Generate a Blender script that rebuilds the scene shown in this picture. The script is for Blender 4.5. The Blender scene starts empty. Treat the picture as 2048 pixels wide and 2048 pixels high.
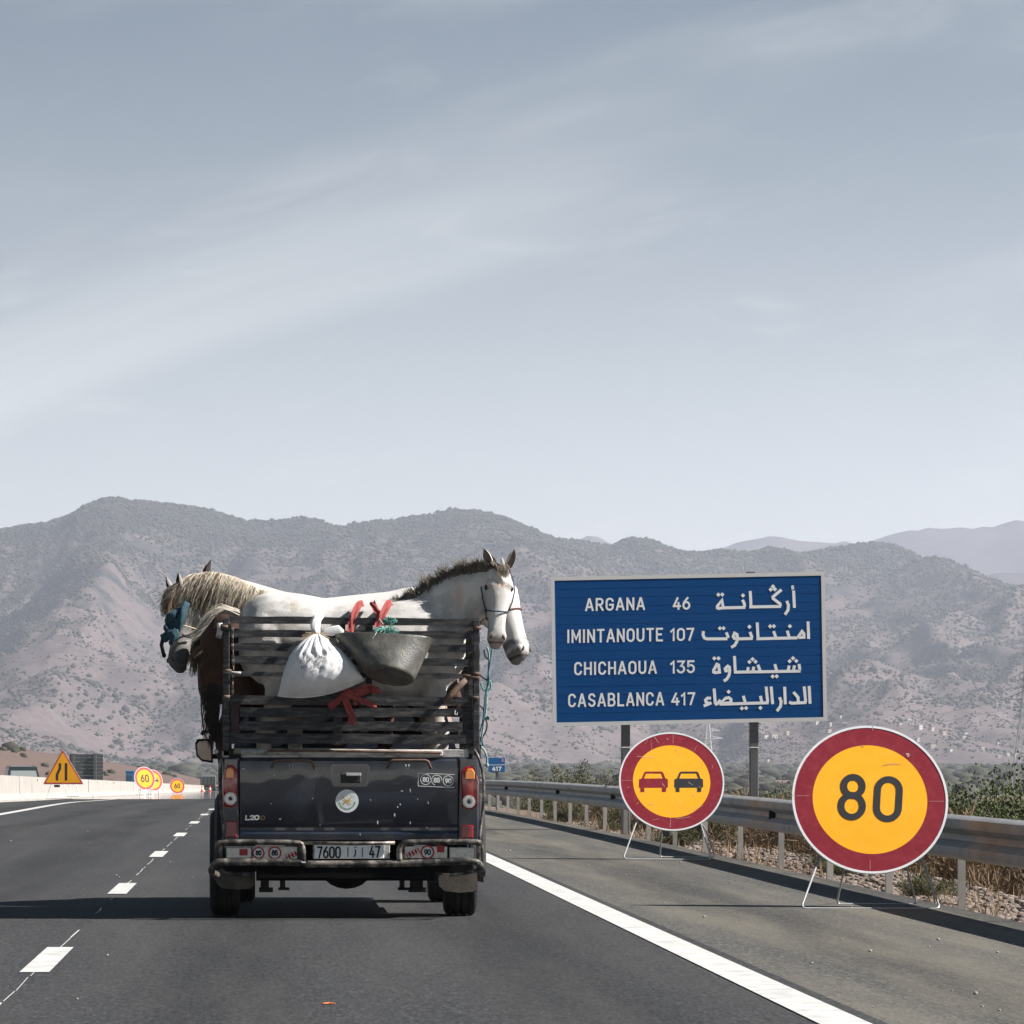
import bpy, bmesh, math, random
import numpy as np
from mathutils import Vector, Matrix
from mathutils.bvhtree import BVHTree

random.seed(7)
rng = np.random.default_rng(11)
scene = bpy.context.scene
COL = scene.collection
PI = math.pi

# ---------------------------------------------------------------- camera
# focal length in photo pixels, eye height, vanishing point of the road
F, H, VX, HY = 9404.0, 1.08, 528.0, 1508.0
cam_d = bpy.data.cameras.new('camera')
cam_d.sensor_width = 36.0
cam_d.lens = 36.0 * F / 2048.0
cam_d.shift_x = (1024 - VX) / 2048.0
cam_d.shift_y = (HY - 1024) / 2048.0
cam_d.clip_start = 0.5
cam_d.clip_end = 60000
cam = bpy.data.objects.new('camera', cam_d)
cam.location = (0, 0, H)
cam.rotation_euler = (PI / 2, 0, 0)
COL.objects.link(cam)
scene.camera = cam

# ---------------------------------------------------------------- light
SUN_EL, SUN_AZ = math.radians(41), math.radians(9)      # from the right, a little behind the camera
sun_dir = Vector((math.cos(SUN_EL) * math.cos(SUN_AZ), -math.cos(SUN_EL) * math.sin(SUN_AZ), math.sin(SUN_EL)))
sun_d = bpy.data.lights.new('sun', 'SUN')
sun_d.energy = 5.0
sun_d.angle = math.radians(0.53)
sun_d.color = (1.0, 0.955, 0.905)
sun = bpy.data.objects.new('sun', sun_d)
sun.rotation_euler = sun_dir.to_track_quat('Z', 'Y').to_euler()
sun.location = (40, -10, 60)
COL.objects.link(sun)

world = bpy.data.worlds.new('World')
scene.world = world
world.use_nodes = True
wn, wl = world.node_tree.nodes, world.node_tree.links
wn.clear()


def N(nodes, t, **kw):
    n = nodes.new(t)
    for k, v in kw.items():
        if k.startswith('i_'):
            n.inputs[k[2:].replace('_', ' ')].default_value = v
        else:
            setattr(n, k, v)
    return n


wout = N(wn, 'ShaderNodeOutputWorld')
wbg = N(wn, 'ShaderNodeBackground')
sky = N(wn, 'ShaderNodeTexSky', sky_type='NISHITA', sun_disc=False)
sky.sun_elevation = SUN_EL
sky.sun_rotation = math.radians(90) + SUN_AZ
sky.altitude = 600
sky.air_density = 1.0
sky.dust_density = 0.6
sky.ozone_density = 1.5
tc = N(wn, 'ShaderNodeTexCoord')
# look a little higher up into the sky dome, so the horizon glow is thinner
mp = N(wn, 'ShaderNodeMapping', vector_type='POINT')
mp.inputs['Scale'].default_value = (1, 1, 3.0)
nrm = N(wn, 'ShaderNodeVectorMath', operation='NORMALIZE')
wl.new(tc.outputs['Generated'], mp.inputs['Vector'])
wl.new(mp.outputs['Vector'], nrm.inputs[0])
wl.new(nrm.outputs['Vector'], sky.inputs['Vector'])
hs = N(wn, 'ShaderNodeHueSaturation')
hs.inputs['Saturation'].default_value = 2.2
hs.inputs['Hue'].default_value = 0.476
hs.inputs['Value'].default_value = 0.46
wl.new(sky.outputs['Color'], hs.inputs['Color'])
# thin cirrus: streaks stretched along one direction, in azimuth / elevation
sep = N(wn, 'ShaderNodeSeparateXYZ')
wl.new(tc.outputs['Generated'], sep.inputs['Vector'])
az = N(wn, 'ShaderNodeMath', operation='ARCTAN2')
wl.new(sep.outputs['X'], az.inputs[0]); wl.new(sep.outputs['Y'], az.inputs[1])
el = N(wn, 'ShaderNodeMath', operation='ARCSINE')
wl.new(sep.outputs['Z'], el.inputs[0])
cmb = N(wn, 'ShaderNodeCombineXYZ')
wl.new(az.outputs[0], cmb.inputs['X']); wl.new(el.outputs[0], cmb.inputs['Y'])


def cloud_layer(rot, sx, sy, off, detail, rough, dist, lo, hi):
    r = N(wn, 'ShaderNodeMapping', vector_type='POINT')
    r.inputs['Rotation'].default_value = (0, 0, rot)
    s = N(wn, 'ShaderNodeMapping', vector_type='POINT')
    s.inputs['Scale'].default_value = (sx, sy, 1)
    s.inputs['Location'].default_value = off
    wl.new(cmb.outputs[0], r.inputs['Vector']); wl.new(r.outputs[0], s.inputs['Vector'])
    n = N(wn, 'ShaderNodeTexNoise')
    n.inputs['Scale'].default_value = 1.0
    n.inputs['Detail'].default_value = detail
    n.inputs['Roughness'].default_value = rough
    n.inputs['Distortion'].default_value = dist
    wl.new(s.outputs[0], n.inputs['Vector'])
    m = N(wn, 'ShaderNodeMapRange', interpolation_type='SMOOTHSTEP')
    m.inputs['From Min'].default_value = lo
    m.inputs['From Max'].default_value = hi
    wl.new(n.outputs['Fac'], m.inputs['Value'])
    return m.outputs['Result']


c1 = cloud_layer(-0.27, 4.5, 19.0, (27.4, 54.2, 0), 6, 0.52, 0.5, 0.47, 0.70)
c2 = cloud_layer(-0.22, 22.0, 70.0, (1.3, 6.2, 0), 8, 0.62, 1.2, 0.53, 0.80)
cadd = N(wn, 'ShaderNodeMath', operation='MULTIPLY_ADD')
cadd.inputs[1].default_value = 0.5
wl.new(c2, cadd.inputs[0]); wl.new(c1, cadd.inputs[2])
cfac = N(wn, 'ShaderNodeMath', operation='MULTIPLY', use_clamp=True)
cfac.inputs[1].default_value = 0.17
wl.new(cadd.outputs[0], cfac.inputs[0])
# the veil thins out with height, as its path through the air shortens
zlo = N(wn, 'ShaderNodeMath', operation='MAXIMUM'); zlo.inputs[1].default_value = 0.0
wl.new(sep.outputs['Z'], zlo.inputs[0])
zad = N(wn, 'ShaderNodeMath', operation='ADD'); zad.inputs[1].default_value = 0.07
wl.new(zlo.outputs[0], zad.inputs[0])
zdv = N(wn, 'ShaderNodeMath', operation='DIVIDE', use_clamp=True); zdv.inputs[0].default_value = 0.15
wl.new(zad.outputs[0], zdv.inputs[1])
cvl = N(wn, 'ShaderNodeMath', operation='MULTIPLY')
wl.new(cfac.outputs[0], cvl.inputs[0]); wl.new(zdv.outputs[0], cvl.inputs[1])
# whitening towards the horizon
vz = N(wn, 'ShaderNodeMath', operation='DIVIDE'); vz.inputs[1].default_value = -0.052
wl.new(zlo.outputs[0], vz.inputs[0])
vex = N(wn, 'ShaderNodeMath', operation='EXPONENT'); wl.new(vz.outputs[0], vex.inputs[0])
vad = N(wn, 'ShaderNodeMath', operation='MULTIPLY_ADD', use_clamp=True); vad.inputs[1].default_value = 1.3
wl.new(vex.outputs[0], vad.inputs[0]); wl.new(cvl.outputs[0], vad.inputs[2])
cmix = N(wn, 'ShaderNodeMixRGB')
cmix.inputs['Color2'].default_value = (19.0, 18.2, 16.4, 1)
wl.new(vad.outputs[0], cmix.inputs['Fac'])
wl.new(hs.outputs['Color'], cmix.inputs['Color1'])
wl.new(cmix.outputs[0], wbg.inputs['Color'])
wbg.inputs['Strength'].default_value = 0.05
wl.new(wbg.outputs[0], wout.inputs['Surface'])

scene.view_settings.view_transform = 'Standard'
scene.view_settings.look = 'None'
scene.view_settings.exposure = 1.1
scene.view_settings.gamma = 1.0
scene.render.engine = 'CYCLES'
scene.cycles.max_bounces = 6
scene.cycles.diffuse_bounces = 3
scene.cycles.glossy_bounces = 3
scene.cycles.transparent_max_bounces = 8
scene.cycles.volume_bounces = 1
scene.cycles.use_denoising = True
HAZE_DENSITY = 9.0e-5

# ---------------------------------------------------------------- helpers


def P(px, py, D):
    """a point seen at photo pixel (px, py) that stands D metres down the road"""
    return Vector(((px - VX) * D / F, D, H - (py - HY) * D / F))


def zr(D):
    """height of the road surface: level, then over a gentle crest"""
    if D < 45:
        return 0.0
    if D < 150:
        return -3.9e-5 * (D - 45) ** 2
    return -0.43 - 0.0073 * (D - 150)


MATS = {}


def mat(name, col, rough=0.7, metal=0.0, var=0.12, scale=12.0, dirt=None, dirt_amt=0.3, dirt_scale=4.0,
        bump=0.0, bump_scale=60.0, spec=0.4, attr=None, detail=6, stretch=None, coat=0.0, trans=0.0, sheen=0):
    if name in MATS:
        return MATS[name]
    m = bpy.data.materials.new(name)
    m.use_nodes = True
    n, l = m.node_tree.nodes, m.node_tree.links
    b = n['Principled BSDF']
    b.inputs['Roughness'].default_value = rough
    b.inputs['Metallic'].default_value = metal
    b.inputs['Specular IOR Level'].default_value = spec
    b.inputs['Coat Weight'].default_value = coat
    b.inputs['Transmission Weight'].default_value = trans
    t = N(n, 'ShaderNodeTexCoord')
    vec = t.outputs['Object']
    if stretch:
        mpn = N(n, 'ShaderNodeMapping')
        mpn.inputs['Scale'].default_value = stretch
        l.new(vec, mpn.inputs['Vector'])
        vec = mpn.outputs['Vector']
    nz = N(n, 'ShaderNodeTexNoise')
    nz.inputs['Scale'].default_value = scale
    nz.inputs['Detail'].default_value = detail
    nz.inputs['Roughness'].default_value = 0.6
    l.new(vec, nz.inputs['Vector'])
    ramp = N(n, 'ShaderNodeMapRange')
    ramp.inputs['From Min'].default_value = 0.25
    ramp.inputs['From Max'].default_value = 0.75
    ramp.inputs['To Min'].default_value = 1 - var
    ramp.inputs['To Max'].default_value = 1 + var
    l.new(nz.outputs['Fac'], ramp.inputs['Value'])
    mul = N(n, 'ShaderNodeVectorMath', operation='SCALE')
    if attr:
        a = N(n, 'ShaderNodeAttribute', attribute_name=attr)
        l.new(a.outputs['Color'], mul.inputs[0])
    else:
        mul.inputs[0].default_value = col[:3]
    l.new(ramp.outputs[0], mul.inputs['Scale'])
    out = mul.outputs[0]
    if dirt:
        dz = N(n, 'ShaderNodeTexNoise')
        dz.inputs['Scale'].default_value = dirt_scale
        dz.inputs['Detail'].default_value = 8
        dz.inputs['Roughness'].default_value = 0.68
        l.new(vec, dz.inputs['Vector'])
        dr = N(n, 'ShaderNodeMapRange', interpolation_type='SMOOTHSTEP')
        dr.inputs['From Min'].default_value = 0.42
        dr.inputs['From Max'].default_value = 0.72
        dr.inputs['To Max'].default_value = dirt_amt
        l.new(dz.outputs['Fac'], dr.inputs['Value'])
        mx = N(n, 'ShaderNodeMixRGB')
        mx.inputs['Color2'].default_value = (*dirt, 1)
        l.new(dr.outputs[0], mx.inputs['Fac'])
        l.new(out, mx.inputs['Color1'])
        out = mx.outputs[0]
    l.new(out, b.inputs['Base Color'])
    if bump:
        bz = N(n, 'ShaderNodeTexNoise')
        bz.inputs['Scale'].default_value = bump_scale
        bz.inputs['Detail'].default_value = 5
        l.new(vec, bz.inputs['Vector'])
        bp = N(n, 'ShaderNodeBump')
        bp.inputs['Strength'].default_value = min(1, bump)
        bp.inputs['Distance'].default_value = 0.01
        l.new(bz.outputs['Fac'], bp.inputs['Height'])
        l.new(bp.outputs[0], b.inputs['Normal'])
    MATS[name] = m
    return m


def tag(o, label=None, cat=None, group=None, kind=None):
    if label: o['label'] = label
    if cat: o['category'] = cat
    if group: o['group'] = group
    if kind: o['kind'] = kind
    return o


def thing(name, loc, label, cat, group=None):
    o = bpy.data.objects.new(name, None)
    o.empty_display_size = 0.1
    o.location = loc
    COL.objects.link(o)
    return tag(o, label, cat, group)


def adopt(o, parent):
    """parent keeping world coordinates (all parents are unrotated, unscaled)"""
    o.parent = parent
    tot = Vector((0, 0, 0))
    q = parent
    while q is not None:
        tot += q.location
        q = q.parent
    # parents' own offsets are already world positions only for the empties at top
    root = parent
    while root.parent is not None:
        root = root.parent
    if parent is root:
        o.matrix_parent_inverse = Matrix.Translation(-Vector(root.location))
    else:
        # child meshes sit at world origin, so their inverse is the identity
        o.matrix_parent_inverse = Matrix.Identity(4)
    return o


def copy_tree(root, loc, label=None, group=None):
    r = root.copy()
    COL.objects.link(r)
    r.location = loc
    if label: r['label'] = label
    if group: r['group'] = group
    for ch in list(root.children):
        c = ch.copy(); COL.objects.link(c); c.parent = r
        for g in list(ch.children):
            d = g.copy(); COL.objects.link(d); d.parent = c
    return r


class MB:
    def __init__(self):
        self.v, self.f, self.mi, self.cur = [], [], [], 0

    def add(self, vs, fs):
        o = len(self.v)
        self.v += [tuple(p) for p in vs]
        for q in fs:
            self.f.append([i + o for i in q]); self.mi.append(self.cur)
        return self

    def box(self, a, b):
        x0, y0, z0 = a; x1, y1, z1 = b
        vs = [(x0, y0, z0), (x1, y0, z0), (x1, y1, z0), (x0, y1, z0), (x0, y0, z1), (x1, y0, z1), (x1, y1, z1), (x0, y1, z1)]
        return self.add(vs, [(0, 3, 2, 1), (4, 5, 6, 7), (0, 1, 5, 4), (1, 2, 6, 5), (2, 3, 7, 6), (3, 0, 4, 7)])

    def bbox(self, a, b, bev=0.006):
        """box with chamfered edges seen from behind: inset the y-faces"""
        x0, y0, z0 = a; x1, y1, z1 = b
        c = min(bev, (x1 - x0) / 3, (z1 - z0) / 3, (y1 - y0) / 3)
        vs = []
        for y, i in ((y0, c), (y0 + c, 0), (y1 - c, 0), (y1, c)):
            vs += [(x0 + i, y, z0 + i), (x1 - i, y, z0 + i), (x1 - i, y, z1 - i), (x0 + i, y, z1 - i)]
        fs = [(0, 1, 2, 3), (15, 14, 13, 12)]
        for k in range(3):
            for j in range(4):
                a_, b_ = k * 4 + j, k * 4 + (j + 1) % 4
                fs.append((b_, a_, a_ + 4, b_ + 4))
        return self.add(vs, fs)

    def obox(self, p, q, w, h, up=(0, 0, 1)):
        """bar from p to q with section w x h"""
        p, q = Vector(p), Vector(q)
        d = (q - p).normalized()
        s = d.cross(Vector(up))
        if s.length < 1e-4: s = d.cross(Vector((0, 1, 0)))
        s.normalize(); u = s.cross(d)
        vs = []
        for c in (p, q):
            for a, b in ((-1, -1), (1, -1), (1, 1), (-1, 1)):
                vs.append(c + s * a * w / 2 + u * b * h / 2)
        return self.add(vs, [(3, 2, 1, 0), (4, 5, 6, 7), (0, 1, 5, 4), (1, 2, 6, 5), (2, 3, 7, 6), (3, 0, 4, 7)])

    def tube(self, pts, r, n=8, cap=True):
        pts = [Vector(p) for p in pts]
        rs = r if isinstance(r, (list, tuple)) else [r] * len(pts)
        rings = []
        prev = None
        for i, p in enumerate(pts):
            if i == 0: d = pts[1] - p
            elif i == len(pts) - 1: d = p - pts[i - 1]
            else: d = (pts[i + 1] - p).normalized() + (p - pts[i - 1]).normalized()
            if d.length < 1e-9: d = Vector((0, 0, 1))
            d.normalize()
            if prev is None:
                s = d.cross(Vector((0, 0, 1)))
                if s.length < 0.05: s = d.cross(Vector((0, 1, 0)))
            else:
                s = prev - d * prev.dot(d)
                if s.length < 1e-6: s = d.cross(Vector((0.3, 1, 0.2)))
            s.normalize(); prev = s
            u = d.cross(s)
            rings.append([p + (s * math.cos(a) + u * math.sin(a)) * rs[i] for a in [2 * PI * k / n for k in range(n)]])
        return self.rings(rings, cap)

    def rings(self, rings, cap=True, closed=True):
        n = len(rings[0])
        vs = [p for r in rings for p in r]
        fs = []
        for i in range(len(rings) - 1):
            for k in range(n if closed else n - 1):
                a, b = i * n + k, i * n + (k + 1) % n
                fs.append((a, b, b + n, a + n))
        if cap:
            fs.append(tuple(range(n - 1, -1, -1)))
            fs.append(tuple(range((len(rings) - 1) * n, len(rings) * n)))
        return self.add(vs, fs)

    def ell(self, c, rx, ry, rz, nu=14, nv=8, M=None):
        vs, fs = [], []
        c = Vector(c)
        for i in range(nv + 1):
            th = PI * i / nv
            for k in range(nu):
                a = 2 * PI * k / nu
                p = Vector((rx * math.sin(th) * math.cos(a), ry * math.sin(th) * math.sin(a), rz * math.cos(th)))
                if M: p = M @ p
                vs.append(c + p)
        for i in range(nv):
            for k in range(nu):
                a, b = i * nu + k, i * nu + (k + 1) % nu
                fs.append((a, a + nu, b + nu, b))
        return self.add(vs, fs)

    def prism(self, poly, axis, a, b):
        """extrude a 2D polygon; axis 0: poly is (y,z); 1: (x,z); 2: (x,y)"""
        def mk(p, t):
            if axis == 0: return (t, p[0], p[1])
            if axis == 1: return (p[0], t, p[1])
            return (p[0], p[1], t)
        n = len(poly)
        vs = [mk(p, a) for p in poly] + [mk(p, b) for p in poly]
        fs = [tuple(range(n)), tuple(range(2 * n - 1, n - 1, -1))]
        for i in range(n):
            j = (i + 1) % n
            fs.append((j, i, i + n, j + n))
        return self.add(vs, fs)

    def disc(self, c, r, y0, y1, n=48, ex=(1, 0, 0), ez=(0, 0, 1), rin=0):
        """flat ring or disc in the plane ex/ez, thickness along their normal"""
        c, ex, ez = Vector(c), Vector(ex), Vector(ez)
        nn = ex.cross(ez)   # for ex=+x, ez=+z this points to -y, towards the camera
        def ring(rr, t): return [c + ex * rr * math.cos(a) + ez * rr * math.sin(a) + nn * t for a in [2 * PI * k / n for k in range(n)]]
        if rin <= 0:
            return self.rings([ring(r, y0), ring(r, y1)])
        vs = ring(r, y0) + ring(r, y1) + ring(rin, y1) + ring(rin, y0)
        fs = []
        for k in range(n):
            j = (k + 1) % n
            for q in range(4):
                w = (q + 1) % 4
                fs.append((q * n + k, q * n + j, w * n + j, w * n + k))
        return self.add(vs, fs)

    def ribbon(self, pts, w, normal, off=0.0, closed=False, taper=None):
        """flat stroke of width w in the plane with this normal"""
        nrm_ = Vector(normal).normalized()
        pts = [Vector(p) for p in pts]
        n = len(pts)
        L, R = [], []
        for i, p in enumerate(pts):
            a = pts[i - 1] if (i > 0 or closed) else None
            b = pts[(i + 1) % n] if (i < n - 1 or closed) else None
            d1 = (p - a).normalized() if a is not None else None
            d2 = (b - p).normalized() if b is not None else None
            if d1 is None: d1 = d2
            if d2 is None: d2 = d1
            t = d1 + d2
            if t.length < 1e-6: t = d1.copy()
            t.normalize()
            s = nrm_.cross(t)
            k = max(0.55, abs(t.dot(d1)))
            ww = w * (taper[i] if taper else 1)
            L.append(p + s * ww / 2 / k + nrm_ * off); R.append(p - s * ww / 2 / k + nrm_ * off)
        vs = L + R
        fs = [(i, i + n, i + 1 + n, i + 1) for i in range(n - 1)]
        if closed: fs.append((n - 1, 2 * n - 1, n, 0))
        return self.add(vs, fs)

    def build(self, name, material, parent=None, smooth=False, label=None):
        me = bpy.data.meshes.new(name)
        me.from_pydata(self.v, [], self.f)
        ms = material if isinstance(material, (list, tuple)) else [material]
        for m in ms: me.materials.append(m)
        if len(ms) > 1: me.polygons.foreach_set('material_index', self.mi)
        if smooth: me.polygons.foreach_set('use_smooth', [True] * len(me.polygons))
        me.update()
        o = bpy.data.objects.new(name, me)
        COL.objects.link(o)
        if parent is not None: adopt(o, parent)
        if label: o['label'] = label
        return o


def fix_normals(o, angle=None):
    bm = bmesh.new(); bm.from_mesh(o.data)
    bmesh.ops.recalc_face_normals(bm, faces=bm.faces)
    bm.to_mesh(o.data); bm.free()
    if angle is not None:
        o.data.set_sharp_from_angle(angle=angle)
    return o


def spline(pts, n):
    """Catmull-Rom through tuples, n samples per span"""
    pts = [np.array(p, float) for p in pts]
    P_ = [2 * pts[0] - pts[1]] + pts + [2 * pts[-1] - pts[-2]]
    out = []
    for i in range(1, len(P_) - 2):
        for k in range(n):
            t = k / n
            a, b, c, d = P_[i - 1], P_[i], P_[i + 1], P_[i + 2]
            out.append(0.5 * ((2 * b) + (c - a) * t + (2 * a - 5 * b + 4 * c - d) * t * t + (3 * b - a - 3 * c + d) * t ** 3))
    out.append(pts[-1])
    return out


def fast_mesh(name, V, Fc, material, smooth=False, parent=None):
    """numpy triangles or quads to a mesh object"""
    me = bpy.data.meshes.new(name)
    V = np.asarray(V, dtype=np.float32); Fc = np.asarray(Fc, dtype=np.int32)
    k = Fc.shape[1]
    me.vertices.add(len(V)); me.vertices.foreach_set('co', V.ravel())
    me.loops.add(Fc.size); me.loops.foreach_set('vertex_index', Fc.ravel())
    me.polygons.add(len(Fc)); me.polygons.foreach_set('loop_start', np.arange(0, Fc.size, k, dtype=np.int32))
    if smooth: me.polygons.foreach_set('use_smooth', np.ones(len(Fc), dtype=bool))
    for m in (material if isinstance(material, (list, tuple)) else [material]): me.materials.append(m)
    me.update(calc_edges=True)
    me.validate()
    o = bpy.data.objects.new(name, me)
    COL.objects.link(o)
    if parent is not None: adopt(o, parent)
    return o


# value noise on numpy arrays
_perm = rng.random((256, 256))


def vnoise(x, y):
    xi, yi = np.floor(x).astype(int), np.floor(y).astype(int)
    xf, yf = x - xi, y - yi
    u, v = xf * xf * (3 - 2 * xf), yf * yf * (3 - 2 * yf)
    g = lambda a, b: _perm[a & 255, b & 255]
    return (g(xi, yi) * (1 - u) + g(xi + 1, yi) * u) * (1 - v) + (g(xi, yi + 1) * (1 - u) + g(xi + 1, yi + 1) * u) * v


def fbm(x, y, o=5, ridged=False):
    a, s, t = 1.0, 0.0, 0.0
    for i in range(o):
        n = vnoise(x + 17.3 * i, y + 9.1 * i)
        if ridged: n = 1 - np.abs(2 * n - 1)
        s += a * n; t += a
        a *= 0.5; x = x * 2.03; y = y * 2.03
    return s / t


def smooth(x): 
    x = np.clip(x, 0, 1)
    return x * x * (3 - 2 * x)

# ---------------------------------------------------------------- stroke lettering
def arcp(cx, cy, rx, ry, a0, a1, n=8):
    return [(cx + rx * math.cos(math.radians(a0 + (a1 - a0) * k / n)), cy + ry * math.sin(math.radians(a0 + (a1 - a0) * k / n))) for k in range(n + 1)]


def oval(x0, y0, x1, y1, r=0.5, n=6):
    cx = (x0 + x1) / 2; rx = (x1 - x0) / 2; ry = r * rx * 1.0
    ry = min((y1 - y0) / 2, ry)
    return arcp(cx, y1 - ry, rx, ry, 0, 180, 2 * n) + arcp(cx, y0 + ry, rx, ry, 180, 360, 2 * n)


GLY = {}   # char: (width, [(closed, pts)...]) in a unit-high box
def g(ch, w, *st): GLY[ch] = (w, st)
O, C = False, True
g('A', .56, (O, [(0, 0), (.46, 1)]), (O, [(.54, 1), (1, 0)]), (O, [(.22, .28), (.78, .28)]))
g('B', .5, (O, [(0, 0), (0, 1)]), (O, [(.1, 1), (.55, 1)] + arcp(.55, .76, .36, .24, 90, -90)[1:] + [(.1, .52)]), (O, [(.6, .52)] + arcp(.6, .26, .4, .26, 90, -90)[1:] + [(.1, 0)]))
g('C', .5, (O, arcp(.5, .72, .5, .28, 12, 180) + arcp(.5, .28, .5, .28, 180, 348)))
g('E', .44, (O, [(0, 0), (0, 1)]), (O, [(.05, 1), (1, 1)]), (O, [(.05, 0), (1, 0)]), (O, [(.05, .52), (.8, .52)]))
g('G', .52, (O, arcp(.5, .72, .5, .28, 15, 180) + arcp(.5, .28, .5, .28, 180, 360) + [(1, .45), (.55, .45)]))
g('H', .5, (O, [(0, 0), (0, 1)]), (O, [(1, 0), (1, 1)]), (O, [(0, .5), (1, .5)]))
g('I', .05, (O, [(.5, 0), (.5, 1)]))
g('L', .42, (O, [(0, 1), (0, 0), (1, 0)]))
g('M', .62, (O, [(0, 0), (0, 1)]), (O, [(.03, .97), (.5, .25), (.97, .97)]), (O, [(1, 0), (1, 1)]))
g('N', .5, (O, [(0, 0), (0, 1)]), (O, [(.04, .97), (.96, .03)]), (O, [(1, 0), (1, 1)]))
g('O', .52, (C, [(p[0], p[1]) for p in arcp(.5, .72, .5, .28, 0, 180) + arcp(.5, .28, .5, .28, 180, 360)]))
g('R', .5, (O, [(0, 0), (0, 1)]), (O, [(.1, 1), (.6, 1)] + arcp(.6, .74, .38, .26, 90, -90)[1:] + [(.1, .48)]), (O, [(.5, .48), (1, 0)]))
g('S', .48, (O, arcp(.5, .74, .48, .26, 20, 180) + [(.1, .6), (.9, .4)] + arcp(.5, .26, .5, .26, 0, -160)))
g('T', .48, (O, [(0, 1), (1, 1)]), (O, [(.5, 1), (.5, 0)]))
g('U', .5, (O, [(0, 1), (0, .3)] + arcp(.5, .28, .5, .28, 180, 360)[1:] + [(1, 1)]))
g('0', .48, (C, arcp(.5, .74, .5, .26, 0, 180, 10) + arcp(.5, .26, .5, .26, 180, 360, 10)))
g('1', .26, (O, [(0, .78), (.75, 1), (.75, 0)]))
g('2', .48, (O, arcp(.5, .72, .48, .28, 165, -25) + [(0, 0), (1, 0)]))
g('3', .48, (O, [(.02, 1), (.95, 1), (.48, .6)] + arcp(.46, .3, .52, .3, 80, -160)))
g('4', .52, (O, [(.6, 1), (.04, .28)]), (O, [(0, .26), (1, .26)]), (O, [(.75, .55), (.75, 0)]))
g('5', .48, (O, [(.92, 1), (.1, 1), (.06, .55)] + arcp(.48, .33, .52, .33, 140, -155)))
g('6', .48, (C, arcp(.5, .31, .5, .31, 0, 360, 16)[:-1]), (O, [(.0, .36), (.12, .62), (.7, 1)]))
g('7', .46, (O, [(0, 1), (1, 1)]), (O, [(.97, .98), (.35, 0)]))
g('8', .5, (C, arcp(.5, .28, .5, .28, 0, 360, 20)[:-1]), (C, arcp(.5, .78, .42, .22, 0, 360, 20)[:-1]))
g('9', .48, (C, arcp(.5, .69, .5, .31, 0, 360, 16)[:-1]), (O, [(1, .64), (.88, .38), (.3, 0)]))
g(' ', .35)
g('.', .04, (O, [(.5, 0), (.5, .06)]))


def text_strokes(s, gap=0.2):
    """polylines in units of cap height, total width"""
    x, out = 0.0, []
    for ch in s:
        w, st = GLY[ch]
        for cl, pts in st:
            out.append((cl, [(x + px * w, py) for px, py in pts]))
        x += w + gap
    return out, x - gap


def letter(mb, s, c0, ex, ez, width, height, sw, off, gap=0.2, eps=0.0004):
    """draw s with its lower-left at c0; ex, ez unit vectors; stretched to width x height"""
    st, tw = text_strokes(s, gap)
    ex, ez = Vector(ex), Vector(ez)
    nn = ex.cross(ez)
    kx = (width - sw) / max(tw, 1e-6); kz = (height - sw)
    for i, (cl, pts) in enumerate(st):
        pp = [Vector(c0) + ex * (sw / 2 + p[0] * kx) + ez * (sw / 2 + p[1] * kz) for p in pts]
        if not cl and len(pp) >= 2:   # square ends
            pp[0] = pp[0] - (pp[1] - pp[0]).normalized() * sw * 0.45
            pp[-1] = pp[-1] + (pp[-1] - pp[-2]).normalized() * sw * 0.45
        mb.ribbon(pp, sw, nn, off + eps * (i % 8), cl)

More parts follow.
